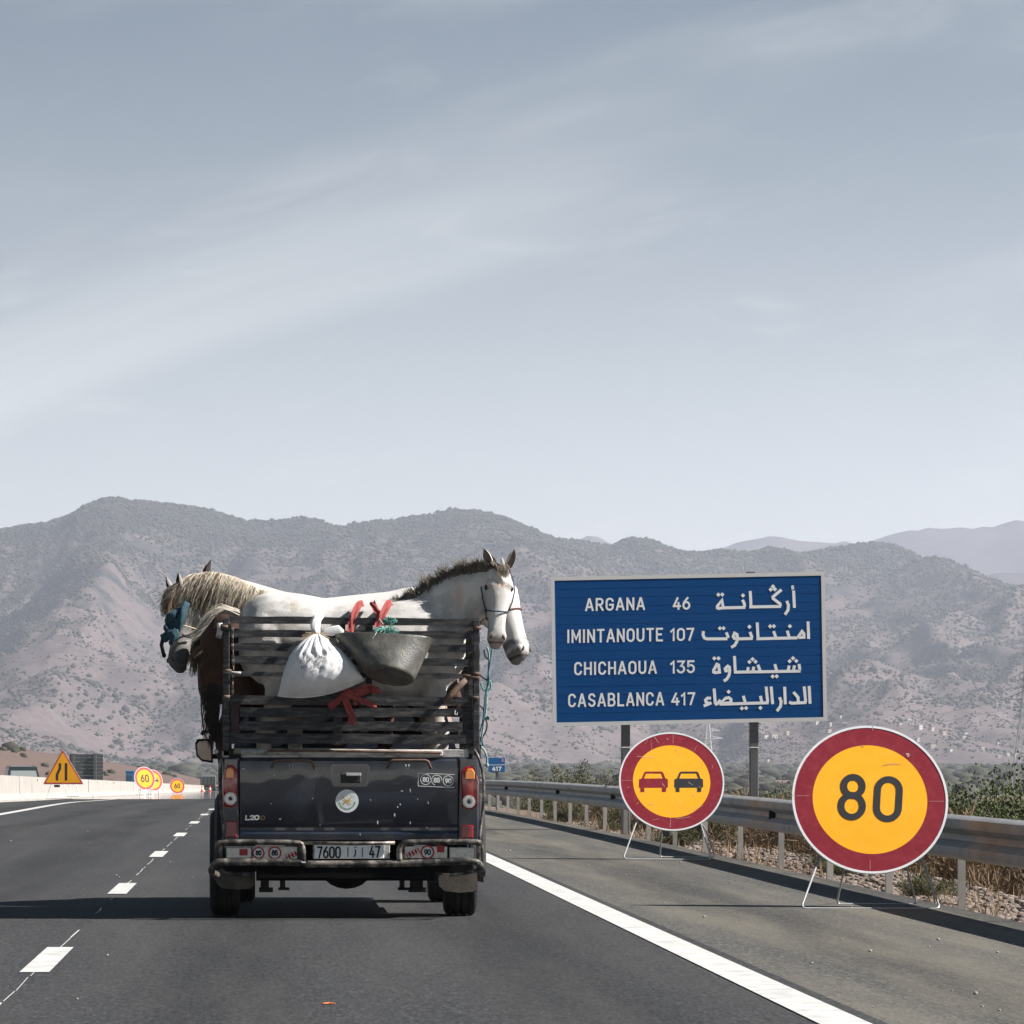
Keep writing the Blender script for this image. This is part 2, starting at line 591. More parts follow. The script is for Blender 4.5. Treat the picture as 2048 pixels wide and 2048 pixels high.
# ================================================================ THE SETTING
def soil_material(name, soil, soil2, veg, s1, s2, veg_lo, veg_hi, by_height=None, bump=0.0, fine=0.0):
    m = bpy.data.materials.new(name)
    m.use_nodes = True
    n, l = m.node_tree.nodes, m.node_tree.links
    b = n['Principled BSDF']
    b.inputs['Roughness'].default_value = 0.95
    b.inputs['Specular IOR Level'].default_value = 0.1
    t = N(n, 'ShaderNodeTexCoord')
    def noise(scale, det, rough=0.6):
        z = N(n, 'ShaderNodeTexNoise')
        z.inputs['Scale'].default_value = scale
        z.inputs['Detail'].default_value = det
        z.inputs['Roughness'].default_value = rough
        l.new(t.outputs['Object'], z.inputs['Vector'])
        return z
    a = noise(s1, 8)
    mr = N(n, 'ShaderNodeMapRange'); mr.inputs['From Min'].default_value = 0.35; mr.inputs['From Max'].default_value = 0.65
    l.new(a.outputs['Fac'], mr.inputs['Value'])
    mix = N(n, 'ShaderNodeMixRGB')
    mix.inputs['Color1'].default_value = (*soil, 1); mix.inputs['Color2'].default_value = (*soil2, 1)
    l.new(mr.outputs[0], mix.inputs['Fac'])
    v = noise(s2, 6, 0.7)
    src = v.outputs['Fac']
    if by_height:  # scrub thickens with height; the paler foot also paints in denser low haze
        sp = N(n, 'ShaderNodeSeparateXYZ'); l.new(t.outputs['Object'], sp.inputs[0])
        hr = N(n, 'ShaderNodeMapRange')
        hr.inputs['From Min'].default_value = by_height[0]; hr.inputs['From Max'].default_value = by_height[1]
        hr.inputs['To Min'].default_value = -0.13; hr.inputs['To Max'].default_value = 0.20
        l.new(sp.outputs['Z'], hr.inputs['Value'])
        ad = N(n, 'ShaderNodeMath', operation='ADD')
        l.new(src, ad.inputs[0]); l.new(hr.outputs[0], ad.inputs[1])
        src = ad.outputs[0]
    vr = N(n, 'ShaderNodeMapRange', interpolation_type='SMOOTHSTEP')
    vr.inputs['From Min'].default_value = veg_lo; vr.inputs['From Max'].default_value = veg_hi
    l.new(src, vr.inputs['Value'])
    m2 = N(n, 'ShaderNodeMixRGB'); m2.inputs['Color2'].default_value = (*veg, 1)
    l.new(vr.outputs[0], m2.inputs['Fac']); l.new(mix.outputs[0], m2.inputs['Color1'])
    out = m2.outputs[0]
    if fine:
        fz = noise(fine, 4, 0.7)
        fr = N(n, 'ShaderNodeMapRange'); fr.inputs['From Min'].default_value = .3; fr.inputs['From Max'].default_value = .7
        fr.inputs['To Min'].default_value = .62; fr.inputs['To Max'].default_value = 1.3
        l.new(fz.outputs['Fac'], fr.inputs['Value'])
        sc = N(n, 'ShaderNodeVectorMath', operation='SCALE')
        l.new(out, sc.inputs[0]); l.new(fr.outputs[0], sc.inputs['Scale'])
        out = sc.outputs[0]
    l.new(out, b.inputs['Base Color'])
    if bump:
        bp = N(n, 'ShaderNodeBump'); bp.inputs['Strength'].default_value = 0.6; bp.inputs['Distance'].default_value = bump
        l.new(v.outputs['Fac'], bp.inputs['Height']); l.new(bp.outputs[0], b.inputs['Normal'])
    return m


zrv = np.vectorize(zr, otypes=[float])


def ground_z(X, D):
    z = np.maximum(zrv(D), -8.0) - 0.04 - 0.05 * smooth((X - 4.80) / .25)
    right = np.clip(X - 6.2, 0, None)
    z = z - np.minimum(right * 0.22, 2.4) * (X > 6.2)
    left = np.clip(-X - 26, 0, None)
    z = z + np.minimum(left * 0.06, 2.0) * smooth((D - 200) / 200)
    z = z + (fbm(X * 0.7, D * 0.7, 4) - 0.5) * 0.10 * ((X > 5.4) | (X < -27))
    far = smooth((D - 500) / 900)
    return z * (1 - far) + (-8.5) * far


def grid_mesh(name, xs, ys, zf, material):
    X, Y = np.meshgrid(xs, ys)
    Z = zf(X, Y)
    V = np.stack([X.ravel(), Y.ravel(), Z.ravel()], 1)
    nx, ny = len(xs), len(ys)
    i = np.arange((nx - 1) * (ny - 1)); r, c = i // (nx - 1), i % (nx - 1)
    a = r * nx + c
    return fast_mesh(name, V, np.stack([a, a + 1, a + nx + 1, a + nx], 1), material, smooth=True)


m_ground = soil_material('dry_earth', (.19, .145, .118), (.145, .112, .093), (.085, .072, .05), 0.35, 0.8, .58, .74, fine=30)
xs = np.concatenate([-np.geomspace(7200, 30, 30), np.arange(-28, 5, 1.5), np.arange(5, 20, .4), np.geomspace(20.5, 7200, 34)])
ys = np.concatenate([np.arange(-60, 10, 10), np.arange(10, 70, .5), np.arange(70, 200, 2), np.arange(200, 1200, 20), np.geomspace(1200, 17000, 28)])
tag(grid_mesh('ground', xs, ys, ground_z, m_ground), kind='structure')

# ---- mountains
R_PTS = [(-3000, 1120), (-1500, 1075), (-700, 1090), (-300, 1068), (0, 1060), (60, 1053), (130, 1040), (180, 1010), (215, 998), (260, 1003), (330, 1010), (370, 1013), (430, 1026),
         (480, 1040), (520, 1045), (560, 1042), (610, 1035), (640, 1040), (670, 1050), (690, 1052), (730, 1042), (790, 1040), (840, 1032),
         (900, 1020), (950, 1023), (1000, 1032), (1050, 1055), (1100, 1073), (1150, 1082), (1200, 1090), (1220, 1094), (1260, 1080),
         (1300, 1083), (1350, 1103), (1400, 1108), (1440, 1103), (1500, 1108), (1540, 1097), (1560, 1100), (1600, 1110), (1660, 1097),
         (1740, 1088), (1780, 1090), (1820, 1105), (1880, 1140), (1950, 1165), (2048, 1190), (2400, 1250), (3000, 1190), (4500, 1100), (6000, 1150)]
D_RIDGE, D_FOOT, MS = 7000.0, 3700.0, 1.63
_rp = np.array(R_PTS, float)
RX, RZ = (_rp[:, 0] - VX) * D_RIDGE / F, H + (HY - _rp[:, 1]) * D_RIDGE / F


def mount_z(X, D):
    R = np.interp(X, RX, RZ)
    t = (D - D_FOOT) / (D_RIDGE - D_FOOT)
    tt = np.clip(t, 0, 1)
    prof = 0.30 * tt + 0.70 * tt ** 1.9
    z = -9.5 + (R + 9.5) * prof
    X, D = X / MS, D / MS
    wx = X + 160 * (fbm(X / 700 + 3, D / 500, 3) - .5)
    spur = fbm(wx / 230 + 5, D / 1100 + 2, 5, True) - .62
    gul = fbm(wx / 95 + 1.5, D / 420 + 7, 4, True) - .6
    z = z + (200 * spur + 62 * gul) * (4 * tt * (1 - tt)) ** 0.8
    z = z + 38 * (fbm(X / 70, D / 70, 4) - .5) * np.minimum(1, 3 * tt) * (1 - .8 * tt)
    z = z + 8 * (fbm(X / 22, D / 22, 3) - .5) * np.minimum(1, 4 * tt)
    back = np.clip((t - 1) * 2.0, 0, 1)
    return z * (1 - smooth(back)) - 30 * smooth(back)


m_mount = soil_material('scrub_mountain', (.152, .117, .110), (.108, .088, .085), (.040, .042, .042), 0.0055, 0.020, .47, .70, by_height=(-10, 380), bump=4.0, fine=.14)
mx = np.concatenate([np.linspace(-4200, -850, 60), np.linspace(-830, 1600, 330), np.linspace(1640, 4900, 60)])
my = np.concatenate([np.linspace(D_FOOT - 20, D_RIDGE + 40, 300), np.linspace(D_RIDGE + 60, D_RIDGE + 1900, 20)])
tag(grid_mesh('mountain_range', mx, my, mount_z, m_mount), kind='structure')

FAR = [(-4000, 1120), (-1500, 1160), (0, 1160), (900, 1100), (1100, 1084), (1200, 1078), (1300, 1098), (1370, 1104), (1420, 1100), (1470, 1088), (1540, 1083), (1600, 1090), (1690, 1082),
       (1720, 1090), (1780, 1077), (1850, 1065), (1950, 1063), (2000, 1055), (2048, 1045), (2300, 1030), (3000, 1060), (5000, 1100)]
D_FAR = 13500.0
_fp = np.array(FAR, float)
FX, FZ = (_fp[:, 0] - VX) * D_FAR / F, H + (HY - _fp[:, 1]) * D_FAR / F


def far_z(X, D):
    t = (D - 9500) / (D_FAR - 9500)
    tt = np.clip(t, 0, 1)
    R = np.interp(X, FX, FZ) + 60 * (fbm(X / 210 + 3, X * 0 + 2.2, 5, True) - .62)
    z = -30 + (R + 30) * (.3 * tt + .7 * tt ** 1.6)
    z += 230 * (fbm(X / 800, D / 2400, 4, True) - .62) * 4 * tt * (1 - tt)
    z += 60 * (fbm(X / 190, D / 190, 4) - .5) * (1 - .75 * tt)
    back = smooth(np.clip((t - 1) * 1.4, 0, 1))
    return z * (1 - back) - 40 * back


m_far = soil_material('far_mountain', (.13, .10, .088), (.10, .08, .072), (.05, .05, .046), 0.005, 0.012, .45, .7, bump=6.0)
tag(grid_mesh('far_mountains', np.linspace(-6000, 6900, 420), np.linspace(9500, 17000, 110), far_z, m_far), kind='structure')

MID = [(-4000, 1260), (0, 1240), (1000, 1200), (1500, 1205), (1640, 1180), (1760, 1148), (1850, 1132), (1905, 1143), (1960, 1150), (2010, 1140), (2060, 1146), (2200, 1120), (2600, 1160), (5000, 1190)]
_mp = np.array(MID, float)
D_MID = 9600.0
MX, MZ = (_mp[:, 0] - VX) * D_MID / F, H + (HY - _mp[:, 1]) * D_MID / F


def mid_z(X, D):
    t = (D - 8600) / (D_MID - 8600)
    tt = np.clip(t, 0, 1)
    R = np.interp(X, MX, MZ) + 26 * (fbm(X / 120 + 8, X * 0 + 5.2, 5, True) - .62)
    z = -35 + (R + 35) * (.3 * tt + .7 * tt ** 1.4) + 90 * (fbm(X / 260, D / 700, 4, True) - .62) * 4 * tt * (1 - tt)
    back = smooth(np.clip((t - 1) * 1.3, 0, 1))
    return z * (1 - back) - 38 * back


tag(grid_mesh('middle_mountains', np.linspace(-4400, 5200, 300), np.linspace(8600, 11000, 70), mid_z, m_far), kind='structure')

# nearer, redder hillside beyond the other carriageway
def hill_z(X, D):
    e = np.clip((D - 700) / 500, 0, 1)
    z = -8.6 + 3.0 * smooth(e) + np.clip(-X - 12, 0, 160) * .15 * smooth(e) - np.clip(D - 1250, 0, 900) * .02
    return z + 3.0 * (fbm(X / 40, D / 90, 4) - .5) * smooth(e) - 7 * smooth((X + 30) / 90) * smooth(e)


m_hill = soil_material('red_hill', (.15, .102, .083), (.125, .088, .074), (.13, .11, .075), 0.03, 0.09, .5, .72, bump=.6, fine=1.2)
tag(grid_mesh('hillside', np.linspace(-420, 90, 110), np.linspace(690, 1900, 90), hill_z, m_hill), kind='structure')

# ---- scrub: low trees scattered over the slopes, far too many to count
_t = (1 + 5 ** .5) / 2
ICO_V = np.array([(-1, _t, 0), (1, _t, 0), (-1, -_t, 0), (1, -_t, 0), (0, -1, _t), (0, 1, _t), (0, -1, -_t), (0, 1, -_t), (_t, 0, -1), (_t, 0, 1), (-_t, 0, -1), (-_t, 0, 1)]) / 1.9
ICO_F = np.array([(0, 11, 5), (0, 5, 1), (0, 1, 7), (0, 7, 10), (0, 10, 11), (1, 5, 9), (5, 11, 4), (11, 10, 2), (10, 7, 6), (7, 1, 8), (3, 9, 4), (3, 4, 2), (3, 2, 6), (3, 6, 8), (3, 8, 9), (4, 9, 5), (2, 4, 11), (6, 2, 10), (8, 6, 7), (9, 8, 1)])

OCT_V = np.array([(1, .2, .1), (-.2, 1, 0), (-1, -.1, .2), (.2, -1, .1), (.1, 0, 1), (0, 0, -1)]); OCT_F = np.array([(0, 1, 4), (1, 2, 4), (2, 3, 4), (3, 0, 4), (1, 0, 5), (2, 1, 5), (3, 2, 5), (0, 3, 5)])


def blobs(name, C, S, material, kindlabel):
    n = len(C)
    bv, bf = (OCT_V, OCT_F) if n > 20000 else (ICO_V, ICO_F)
    k = len(bv)
    J = 1 + .45 * (rng.random((n, k, 1)) - .5)
    V = bv[None] * J * S[:, None, :] + C[:, None, :]
    Fc = bf[None] + (np.arange(n) * k)[:, None, None]
    o = fast_mesh(name, V.reshape(-1, 3), Fc.reshape(-1, 3), material)
    return tag(o, kindlabel, 'scrub', kind='stuff')


n = 150000
cx = rng.uniform(-760, 1500, n); cd = D_FOOT + 60 + (D_RIDGE + 30 - D_FOOT - 60) * rng.random(n) ** .7
dens = fbm(cx / 150, cd / 150, 4)
tt = (cd - D_FOOT) / (D_RIDGE - D_FOOT)
keep = dens + .34 * tt > .64 + .09 * rng.standard_normal(n)
ridge = rng.random(n) < .012
cd[ridge] = D_RIDGE + rng.uniform(-90, 8, ridge.sum()); keep |= ridge
cx, cd = cx[keep], cd[keep]
sz = rng.gamma(4, .27, len(cx)) + .8
sz[cd > D_RIDGE - 100] *= 1.1
cz = mount_z(cx, cd) + sz * .35
m_scrub = mat('scrub_green', (.055, .056, .042), .95, var=.4, scale=.05, spec=.05)
blobs('mountain_scrub', np.stack([cx, cd, cz], 1), np.stack([sz * 1.15, sz * 1.15, sz], 1), m_scrub, 'grey green scrub dotting the hazy mountain slopes')
n = 70000
sx_ = rng.uniform(-640, 1250, n); sd_ = rng.uniform(D_FOOT + 30, D_FOOT + 1700, n)
sk_ = fbm(sx_ / 60 + 9, sd_ / 60, 4) > .50 + .06 * rng.standard_normal(n)
sx_, sd_ = sx_[sk_], sd_[sk_]
ss_ = rng.gamma(4, .15, len(sx_)) + .5
blobs('slope_scrub', np.stack([sx_, sd_, mount_z(sx_, sd_) + ss_ * .3], 1), np.stack([ss_ * 1.2, ss_ * 1.2, ss_], 1), m_scrub, 'fine low scrub in patches on the lower mountain slopes')
n = 26000
qx_ = rng.random(n); qd = 220 + 3530 * rng.random(n) ** .75
qx = (-250 + 3000 * qx_ - VX) * qd / F
qk = (fbm(qx / 30, qd / 120, 3) > .44) & ((qd > 950) | (qx > 22))
qx, qd = qx[qk], qd[qk]
qs = (rng.gamma(4, .25, len(qx)) + .6) * np.clip(qd / 1400, .28, 1)
blobs('plain_scrub', np.stack([qx, qd, ground_z(qx, qd) + qs * .3], 1), np.stack([qs * 1.5, qs * 1.5, qs], 1), m_scrub, 'grey green scrub covering the flat valley floor')
n = 1500
hx = rng.uniform(-300, 60, n); hd = rng.uniform(800, 1700, n)
k = fbm(hx / 20, hd / 40, 3) > .5
hx, hd = hx[k], hd[k]
hs_ = rng.gamma(5, .12, len(hx)) + .25
blobs('hill_scrub', np.stack([hx, hd, hill_z(hx, hd) + hs_ * .3], 1), np.stack([hs_ * 1.3, hs_ * 1.3, hs_], 1),
      mat('hill_scrub_green', (.055, .054, .036), .95, var=.3, scale=.2, spec=.05), 'low dark scrub on the reddish hillside')

# ---- road
def asphalt(name, base, dust, dust_amt, grain):
    m = bpy.data.materials.new(name)
    m.use_nodes = True
    n, l = m.node_tree.nodes, m.node_tree.links
    b = n['Principled BSDF']
    b.inputs['Roughness'].default_value = 0.82
    b.inputs['Specular IOR Level'].default_value = 0.12
    t = N(n, 'ShaderNodeTexCoord')
    # aggregate
    vo = N(n, 'ShaderNodeTexVoronoi'); vo.inputs['Scale'].default_value = 55
    l.new(t.outputs['Object'], vo.inputs['Vector'])
    sepc = N(n, 'ShaderNodeSeparateColor'); l.new(vo.outputs['Color'], sepc.inputs[0])
    mr = N(n, 'ShaderNodeMapRange'); mr.inputs['To Min'].default_value = 1 - grain; mr.inputs['To Max'].default_value = 1 + grain
    l.new(sepc.outputs[0], mr.inputs['Value'])
    st = N(n, 'ShaderNodeMapRange', interpolation_type='SMOOTHSTEP'); st.inputs['From Min'].default_value = .93; st.inputs['From Max'].default_value = 1.0; st.inputs['To Max'].default_value = 1.1
    l.new(sepc.outputs[1], st.inputs['Value'])
    ad = N(n, 'ShaderNodeMath', operation='ADD'); l.new(mr.outputs[0], ad.inputs[0]); l.new(st.outputs[0], ad.inputs[1])
    sc = N(n, 'ShaderNodeVectorMath', operation='SCALE'); sc.inputs[0].default_value = base
    l.new(ad.outputs[0], sc.inputs['Scale'])
    # coarser rolled texture, drawn out along the lane
    mpg = N(n, 'ShaderNodeMapping'); mpg.inputs['Scale'].default_value = (46, 4.2, 1)
    l.new(t.outputs['Object'], mpg.inputs['Vector'])
    ng = N(n, 'ShaderNodeTexNoise'); ng.inputs['Scale'].default_value = 1; ng.inputs['Detail'].default_value = 3; ng.inputs['Roughness'].default_value = .8
    l.new(mpg.outputs[0], ng.inputs['Vector'])
    gr = N(n, 'ShaderNodeMapRange'); gr.inputs['From Min'].default_value = .25; gr.inputs['From Max'].default_value = .75; gr.inputs['To Min'].default_value = .5; gr.inputs['To Max'].default_value = 1.5
    l.new(ng.outputs['Fac'], gr.inputs['Value'])
    sg_ = N(n, 'ShaderNodeVectorMath', operation='SCALE'); l.new(sc.outputs[0], sg_.inputs[0]); l.new(gr.outputs[0], sg_.inputs['Scale'])
    # long streaks of wear along the lane
    mp_ = N(n, 'ShaderNodeMapping'); mp_.inputs['Scale'].default_value = (1.6, .09, 1)
    l.new(t.outputs['Object'], mp_.inputs['Vector'])
    nz = N(n, 'ShaderNodeTexNoise'); nz.inputs['Scale'].default_value = 1; nz.inputs['Detail'].default_value = 7; nz.inputs['Roughness'].default_value = .65
    l.new(mp_.outputs[0], nz.inputs['Vector'])
    dr = N(n, 'ShaderNodeMapRange', interpolation_type='SMOOTHSTEP'); dr.inputs['From Min'].default_value = .35; dr.inputs['From Max'].default_value = .75; dr.inputs['To Max'].default_value = dust_amt
    l.new(nz.outputs['Fac'], dr.inputs['Value'])
    mx_ = N(n, 'ShaderNodeMixRGB'); mx_.inputs['Color2'].default_value = (*dust, 1)
    # wheel tracks polished a little darker in each lane
    sx_ = N(n, 'ShaderNodeSeparateXYZ'); l.new(t.outputs['Object'], sx_.inputs[0])
    sh_ = N(n, 'ShaderNodeMath', operation='SUBTRACT'); sh_.inputs[1].default_value = .595; l.new(sx_.outputs['X'], sh_.inputs[0])
    pp_ = N(n, 'ShaderNodeMath', operation='PINGPONG'); pp_.inputs[1].default_value = 1.75; l.new(sh_.outputs[0], pp_.inputs[0])
    s2_ = N(n, 'ShaderNodeMath', operation='SUBTRACT'); s2_.inputs[1].default_value = .80; l.new(pp_.outputs[0], s2_.inputs[0])
    ab_ = N(n, 'ShaderNodeMath', operation='ABSOLUTE'); l.new(s2_.outputs[0], ab_.inputs[0])
    tr_ = N(n, 'ShaderNodeMapRange', interpolation_type='SMOOTHSTEP'); tr_.inputs['From Min'].default_value = .10; tr_.inputs['From Max'].default_value = .60; tr_.inputs['To Min'].default_value = .80; tr_.inputs['To Max'].default_value = 1.08
    l.new(ab_.outputs[0], tr_.inputs['Value'])
    st_ = N(n, 'ShaderNodeVectorMath', operation='SCALE'); l.new(sg_.outputs[0], st_.inputs[0]); l.new(tr_.outputs[0], st_.inputs['Scale'])
    l.new(dr.outputs[0], mx_.inputs['Fac']); l.new(st_.outputs[0], mx_.inputs['Color1'])
    l.new(mx_.outputs[0], b.inputs['Base Color'])
    bp = N(n, 'ShaderNodeBump'); bp.inputs['Strength'].default_value = .5; bp.inputs['Distance'].default_value = .006
    l.new(vo.outputs['Distance'], bp.inputs['Height']); l.new(bp.outputs[0], b.inputs['Normal'])
    return m


m_road = asphalt('asphalt', (.038, .0385, .040), (.072, .071, .069), .55, .42)
m_should = asphalt('dusty_asphalt', (.074, .072, .068), (.165, .150, .122), .80, .40)
m_paint = mat('road_paint', (.55, .54, .52), .6, var=.10, scale=9, dirt=(.22, .215, .21), dirt_amt=.55, dirt_scale=5)

RS = np.concatenate([np.arange(-30, 44, 4.), np.arange(44, 160, 3.), np.arange(160, 1120, 20.)])


def strip(name, x0, x1, d0, d1, dz, material, parent=None, kind='structure', xf=None):
    ds = [d for d in RS if d0 < d < d1]
    ds = [d0] + ds + [d1]
    V, Fc = [], []
    for d in ds:
        sx = xf(d) if xf else 0
        V += [(x0 + sx, d, zr(d) + dz), (x1 + sx, d, zr(d) + dz)]
    for i in range(len(ds) - 1):
        a = 2 * i
        Fc.append((a, a + 1, a + 3, a + 2))
    o = fast_mesh(name, V, Fc, material)
    if parent is not None: adopt(o, parent)
    elif kind: o['kind'] = kind
    return o


road = strip('road', -7.75, 2.50, -30, 1100, 0.0, m_road)
shoulder = strip('shoulder', 2.50, 4.86, -30, 1100, 0.0, m_should)
V_, F_ = [], []
for i_, d_ in enumerate(RS):      # broken outer edge of the asphalt
    V_ += [(4.86, d_, zr(d_)), (4.885, d_, zr(d_) - .10)]
    if i_: F_.append((2 * i_ - 2, 2 * i_ - 1, 2 * i_ + 1, 2 * i_))
fast_mesh('asphalt_edge', V_, F_, m_should, parent=shoulder)
tag(strip('opposite_carriageway', -24, -8.9, 60, 1100, 0.0, asphalt('old_asphalt', (.09, .087, .082), (.14, .13, .115), .5, .3)), kind='structure')
# markings lie on the road as its parts
def dust_edge(d): return 0.0
strip('edge_line', 2.215, 2.425, -30, 1000, .005, m_paint, road)
def left_shift(d): return -0.55 * float(smooth(np.array((d - 88) / 60.0))) if d < 300 else -.55
strip('edge_line', -5.16, -4.95, 20, 1000, .005, m_paint, road, xf=left_shift)
for k in range(-3, 45):
    d = 23.19 + 13.0 * k
    strip('lane_dash', -1.207, -1.060, d, d + 3.0, .005, m_paint, road)
# thin chalk guide line the painters left between the dashes
mb = MB()
for k in range(-3, 30):
    d = 23.19 + 13 * k + 3.0
    e = d + 10.0
    while d < e:
        ln = random.uniform(.25, 1.5)
        if random.random() < .78:
            w = random.uniform(.0022, .0055); j = random.uniform(-.006, .006)
            d2 = min(d + ln, e - .02)
            mb.add([(-1.133 + j - w, d, zr(d) + .004), (-1.133 + j + w, d, zr(d) + .004), (-1.133 - j + w, d2, zr(d2) + .004), (-1.133 - j - w, d2, zr(d2) + .004)], [(0, 1, 2, 3)])
        d += ln + random.uniform(.0, .25)
mb.build('guide_line', m_paint, road)

# mirage: the hot far stretch of road mirrors what stands beyond it
m_mir = bpy.data.materials.new('hot_road_mirage')
m_mir.use_nodes = True
_n, _l = m_mir.node_tree.nodes, m_mir.node_tree.links
_b = _n['Principled BSDF']
_b.inputs['Base Color'].default_value = (.10, .10, .11, 1); _b.inputs['Roughness'].default_value = .035; _b.inputs['Specular IOR Level'].default_value = 1.0
tag(strip('mirage', -7.4, 2.2, 176, 520, .012, m_mir), 'shimmering mirage on the hot far road', 'mirage', kind='stuff')

# ---- haze in the air
hz = MB().box((-7500, -70, -42), (7500, 17200, 745)).build('haze', None)
hz.data.materials.clear()
mh = bpy.data.materials.new('haze_air')
mh.use_nodes = True
_n, _l = mh.node_tree.nodes, mh.node_tree.links
_n.clear()
_o = N(_n, 'ShaderNodeOutputMaterial'); _v = N(_n, 'ShaderNodeVolumePrincipled')
_v.inputs['Color'].default_value = (.79, .86, 1.0, 1)
_v.inputs['Density'].default_value = HAZE_DENSITY
_v.inputs['Anisotropy'].default_value = 0.38
_l.new(_v.outputs[0], _o.inputs['Volume'])
hz.data.materials.append(mh)
tag(hz, 'pale dusty haze filling the valley air', 'haze', kind='stuff')

# ================================================================ GUARDRAIL
m_galv = mat('galvanised_steel', (.31, .31, .31), .6, .15, var=.18, scale=3, dirt=(.16, .145, .13), dirt_amt=.6, dirt_scale=1.6, bump=.12, bump_scale=8)
m_post = mat('galvanised_post', (.42, .40, .37), .6, .2, var=.15, scale=6, dirt=(.32, .26, .2), dirt_amt=.5)
m_black = mat('black_rubber', (.016, .016, .017), .75, var=.3, scale=20, dirt=(.09, .08, .07), dirt_amt=.3)
rail = thing('guardrail', (5.05, 34, -.08), 'galvanised steel guardrail along the dusty right shoulder', 'guardrail')
PROF = [(.0, .305), (-.012, .318), (-.035, .318), (-.082, .290), (-.088, .255), (-.082, .225), (-.015, .180), (-.010, .158), (-.015, .135), (-.082, .090), (-.088, .06), (-.082, .028), (-.035, -.002), (-.012, -.002), (0, .01)]
PROF2 = [(x + .004, z) for x, z in PROF[::-1]]
SEC = 3.98
for k in range(-10, 36):
    d0 = 34.2 + SEC * k - 1.99
    ds = [d0, d0 + SEC * .5, d0 + SEC + .12]
    mb = MB()
    lap = .004 * (k % 2)
    rings = [[(5.02 + x - lap, d, zr(d) + .325 + z) for x, z in PROF + PROF2] for d in ds]
    mb.rings(rings, cap=False)
    fix_normals(mb.build('rail_beam', m_galv, rail, smooth=True), math.radians(35))
pm = MB()
pm.add([(0, 0, -.12), (.055, 0, -.12), (.055, .05, -.12), (.045, .05, -.12), (.045, .01, -.12), (.01, .01, -.12), (.01, .05, -.12), (0, .05, -.12)] +
       [(0, 0, .66), (.055, 0, .66), (.055, .05, .66), (.045, .05, .66), (.045, .01, .66), (.01, .01, .66), (.01, .05, .66), (0, .05, .66)],
       [tuple(range(7, -1, -1)), tuple(range(8, 16))] + [(i, (i + 1) % 8, (i + 1) % 8 + 8, i + 8) for i in range(8)])
post0 = None
bm_ = MB().box((.002, -.02, .42), (.024, .07, .60)); blk0 = None
for k in range(-10, 36):
    d = 34.2 + SEC * k
    if post0 is None:
        post0 = pm.build('post', m_post, rail); post0.location = (5.05, d, zr(d) - .06); o = post0
        blk0 = bm_.build('spacer', m_post, rail); blk0.location = (5.028, d, zr(d) - .04); b_ = blk0
    else:
        o = post0.copy(); COL.objects.link(o); o.location = (5.05, d, zr(d) - .06)
        b_ = blk0.copy(); COL.objects.link(b_); b_.location = (5.028, d, zr(d) - .04)
    o.rotation_euler = (random.uniform(-.02, .02), random.uniform(-.015, .015), random.uniform(-.05, .05))
# black trapezoid reflectors in the beam's groove, and their small white chips
rf0 = None
for d in (46.0, 56.5, 67.0, 79.6, 96.6):
    if rf0 is None:
        r = MB()
        r.add([(4.625, 0, .480), (4.625, 0, .565), (4.695, 0, .548), (4.695, 0, .497), (4.62, .015, .480), (4.62, .015, .565), (4.69, .015, .548), (4.69, .015, .497)],
              [(0, 1, 2, 3), (7, 6, 5, 4), (0, 4, 5, 1), (1, 5, 6, 2), (2, 6, 7, 3), (3, 7, 4, 0)])
        rf0 = r.build('reflector', m_black, rail); o = rf0
    else:
        o = rf0.copy(); COL.objects.link(o)
    o.location = (.32, d, zr(d) - .037)

# ================================================================ CONCRETE BARRIER
m_conc = mat('pale_concrete', (.37, .345, .315), .9, var=.12, scale=2, dirt=(.30, .26, .22), dirt_amt=.5, dirt_scale=.9)
bar = thing('concrete_barrier', (-7.9, 150, zr(150)), 'long pale concrete safety barrier along the left edge of the road', 'barrier')
BP = [(.30, 0), (.30, .07), (.10, .26), (.075, .82), (-.075, .82), (-.10, .26), (-.30, .07), (-.30, 0)]
for k in range(44):
    d0, d1 = 92 + 12.0 * k, 92 + 12.0 * (k + 1) - .06
    jx = random.uniform(-.012, .012)
    mb = MB()
    mb.rings([[(-8.0 + x + jx, d, zr(d) + z - .01) for x, z in BP] for d in (d0, (d0 + d1) / 2, d1)])
    fix_normals(mb.build('barrier_block', m_conc, bar))
for d in (140.4, 164.2, 176.0, 200.5, 224, 236, 248):      # small dark lifting holes near the top
    MB().ell((-7.915, d, zr(d) + .70), .02, .09, .05, 8, 5).build('lifting_hole', m_black, bar)

# ================================================================ PICKUP TRUCK
DT = 30.80                      # tailgate and cage gate plane
def T(px, py, dy=0.0): 
    p = P(px, py, DT); p.y += dy; return p
def tx(px): return (px - VX) * DT / F
def tz(py): return H - (py - HY) * DT / F

m_navy = mat('navy_paint', (.013, .018, .033), .30, .0, var=.25, scale=5, dirt=(.075, .072, .074), dirt_amt=.38, dirt_scale=3.5, spec=.5, coat=.5, bump=.05, bump_scale=30)
m_dark = mat('black_underbody', (.012, .012, .012), .85, var=.4, scale=9, dirt=(.07, .06, .05), dirt_amt=.4)
m_wood = mat('black_painted_slat', (.020, .021, .024), .62, .1, var=.35, scale=14, dirt=(.17, .16, .15), dirt_amt=.55, dirt_scale=9, bump=.3, bump_scale=40, stretch=(1, 3, 5))
m_woodr = mat('reddish_painted_steel', (.085, .042, .045), .7, .0, var=.3, scale=14, dirt=(.03, .03, .035), dirt_amt=.7, dirt_scale=9)
m_rust = mat('rusty_steel', (.16, .105, .075), .8, .2, var=.4, scale=18, dirt=(.05, .035, .03), dirt_amt=.7, dirt_scale=12, bump=.3)
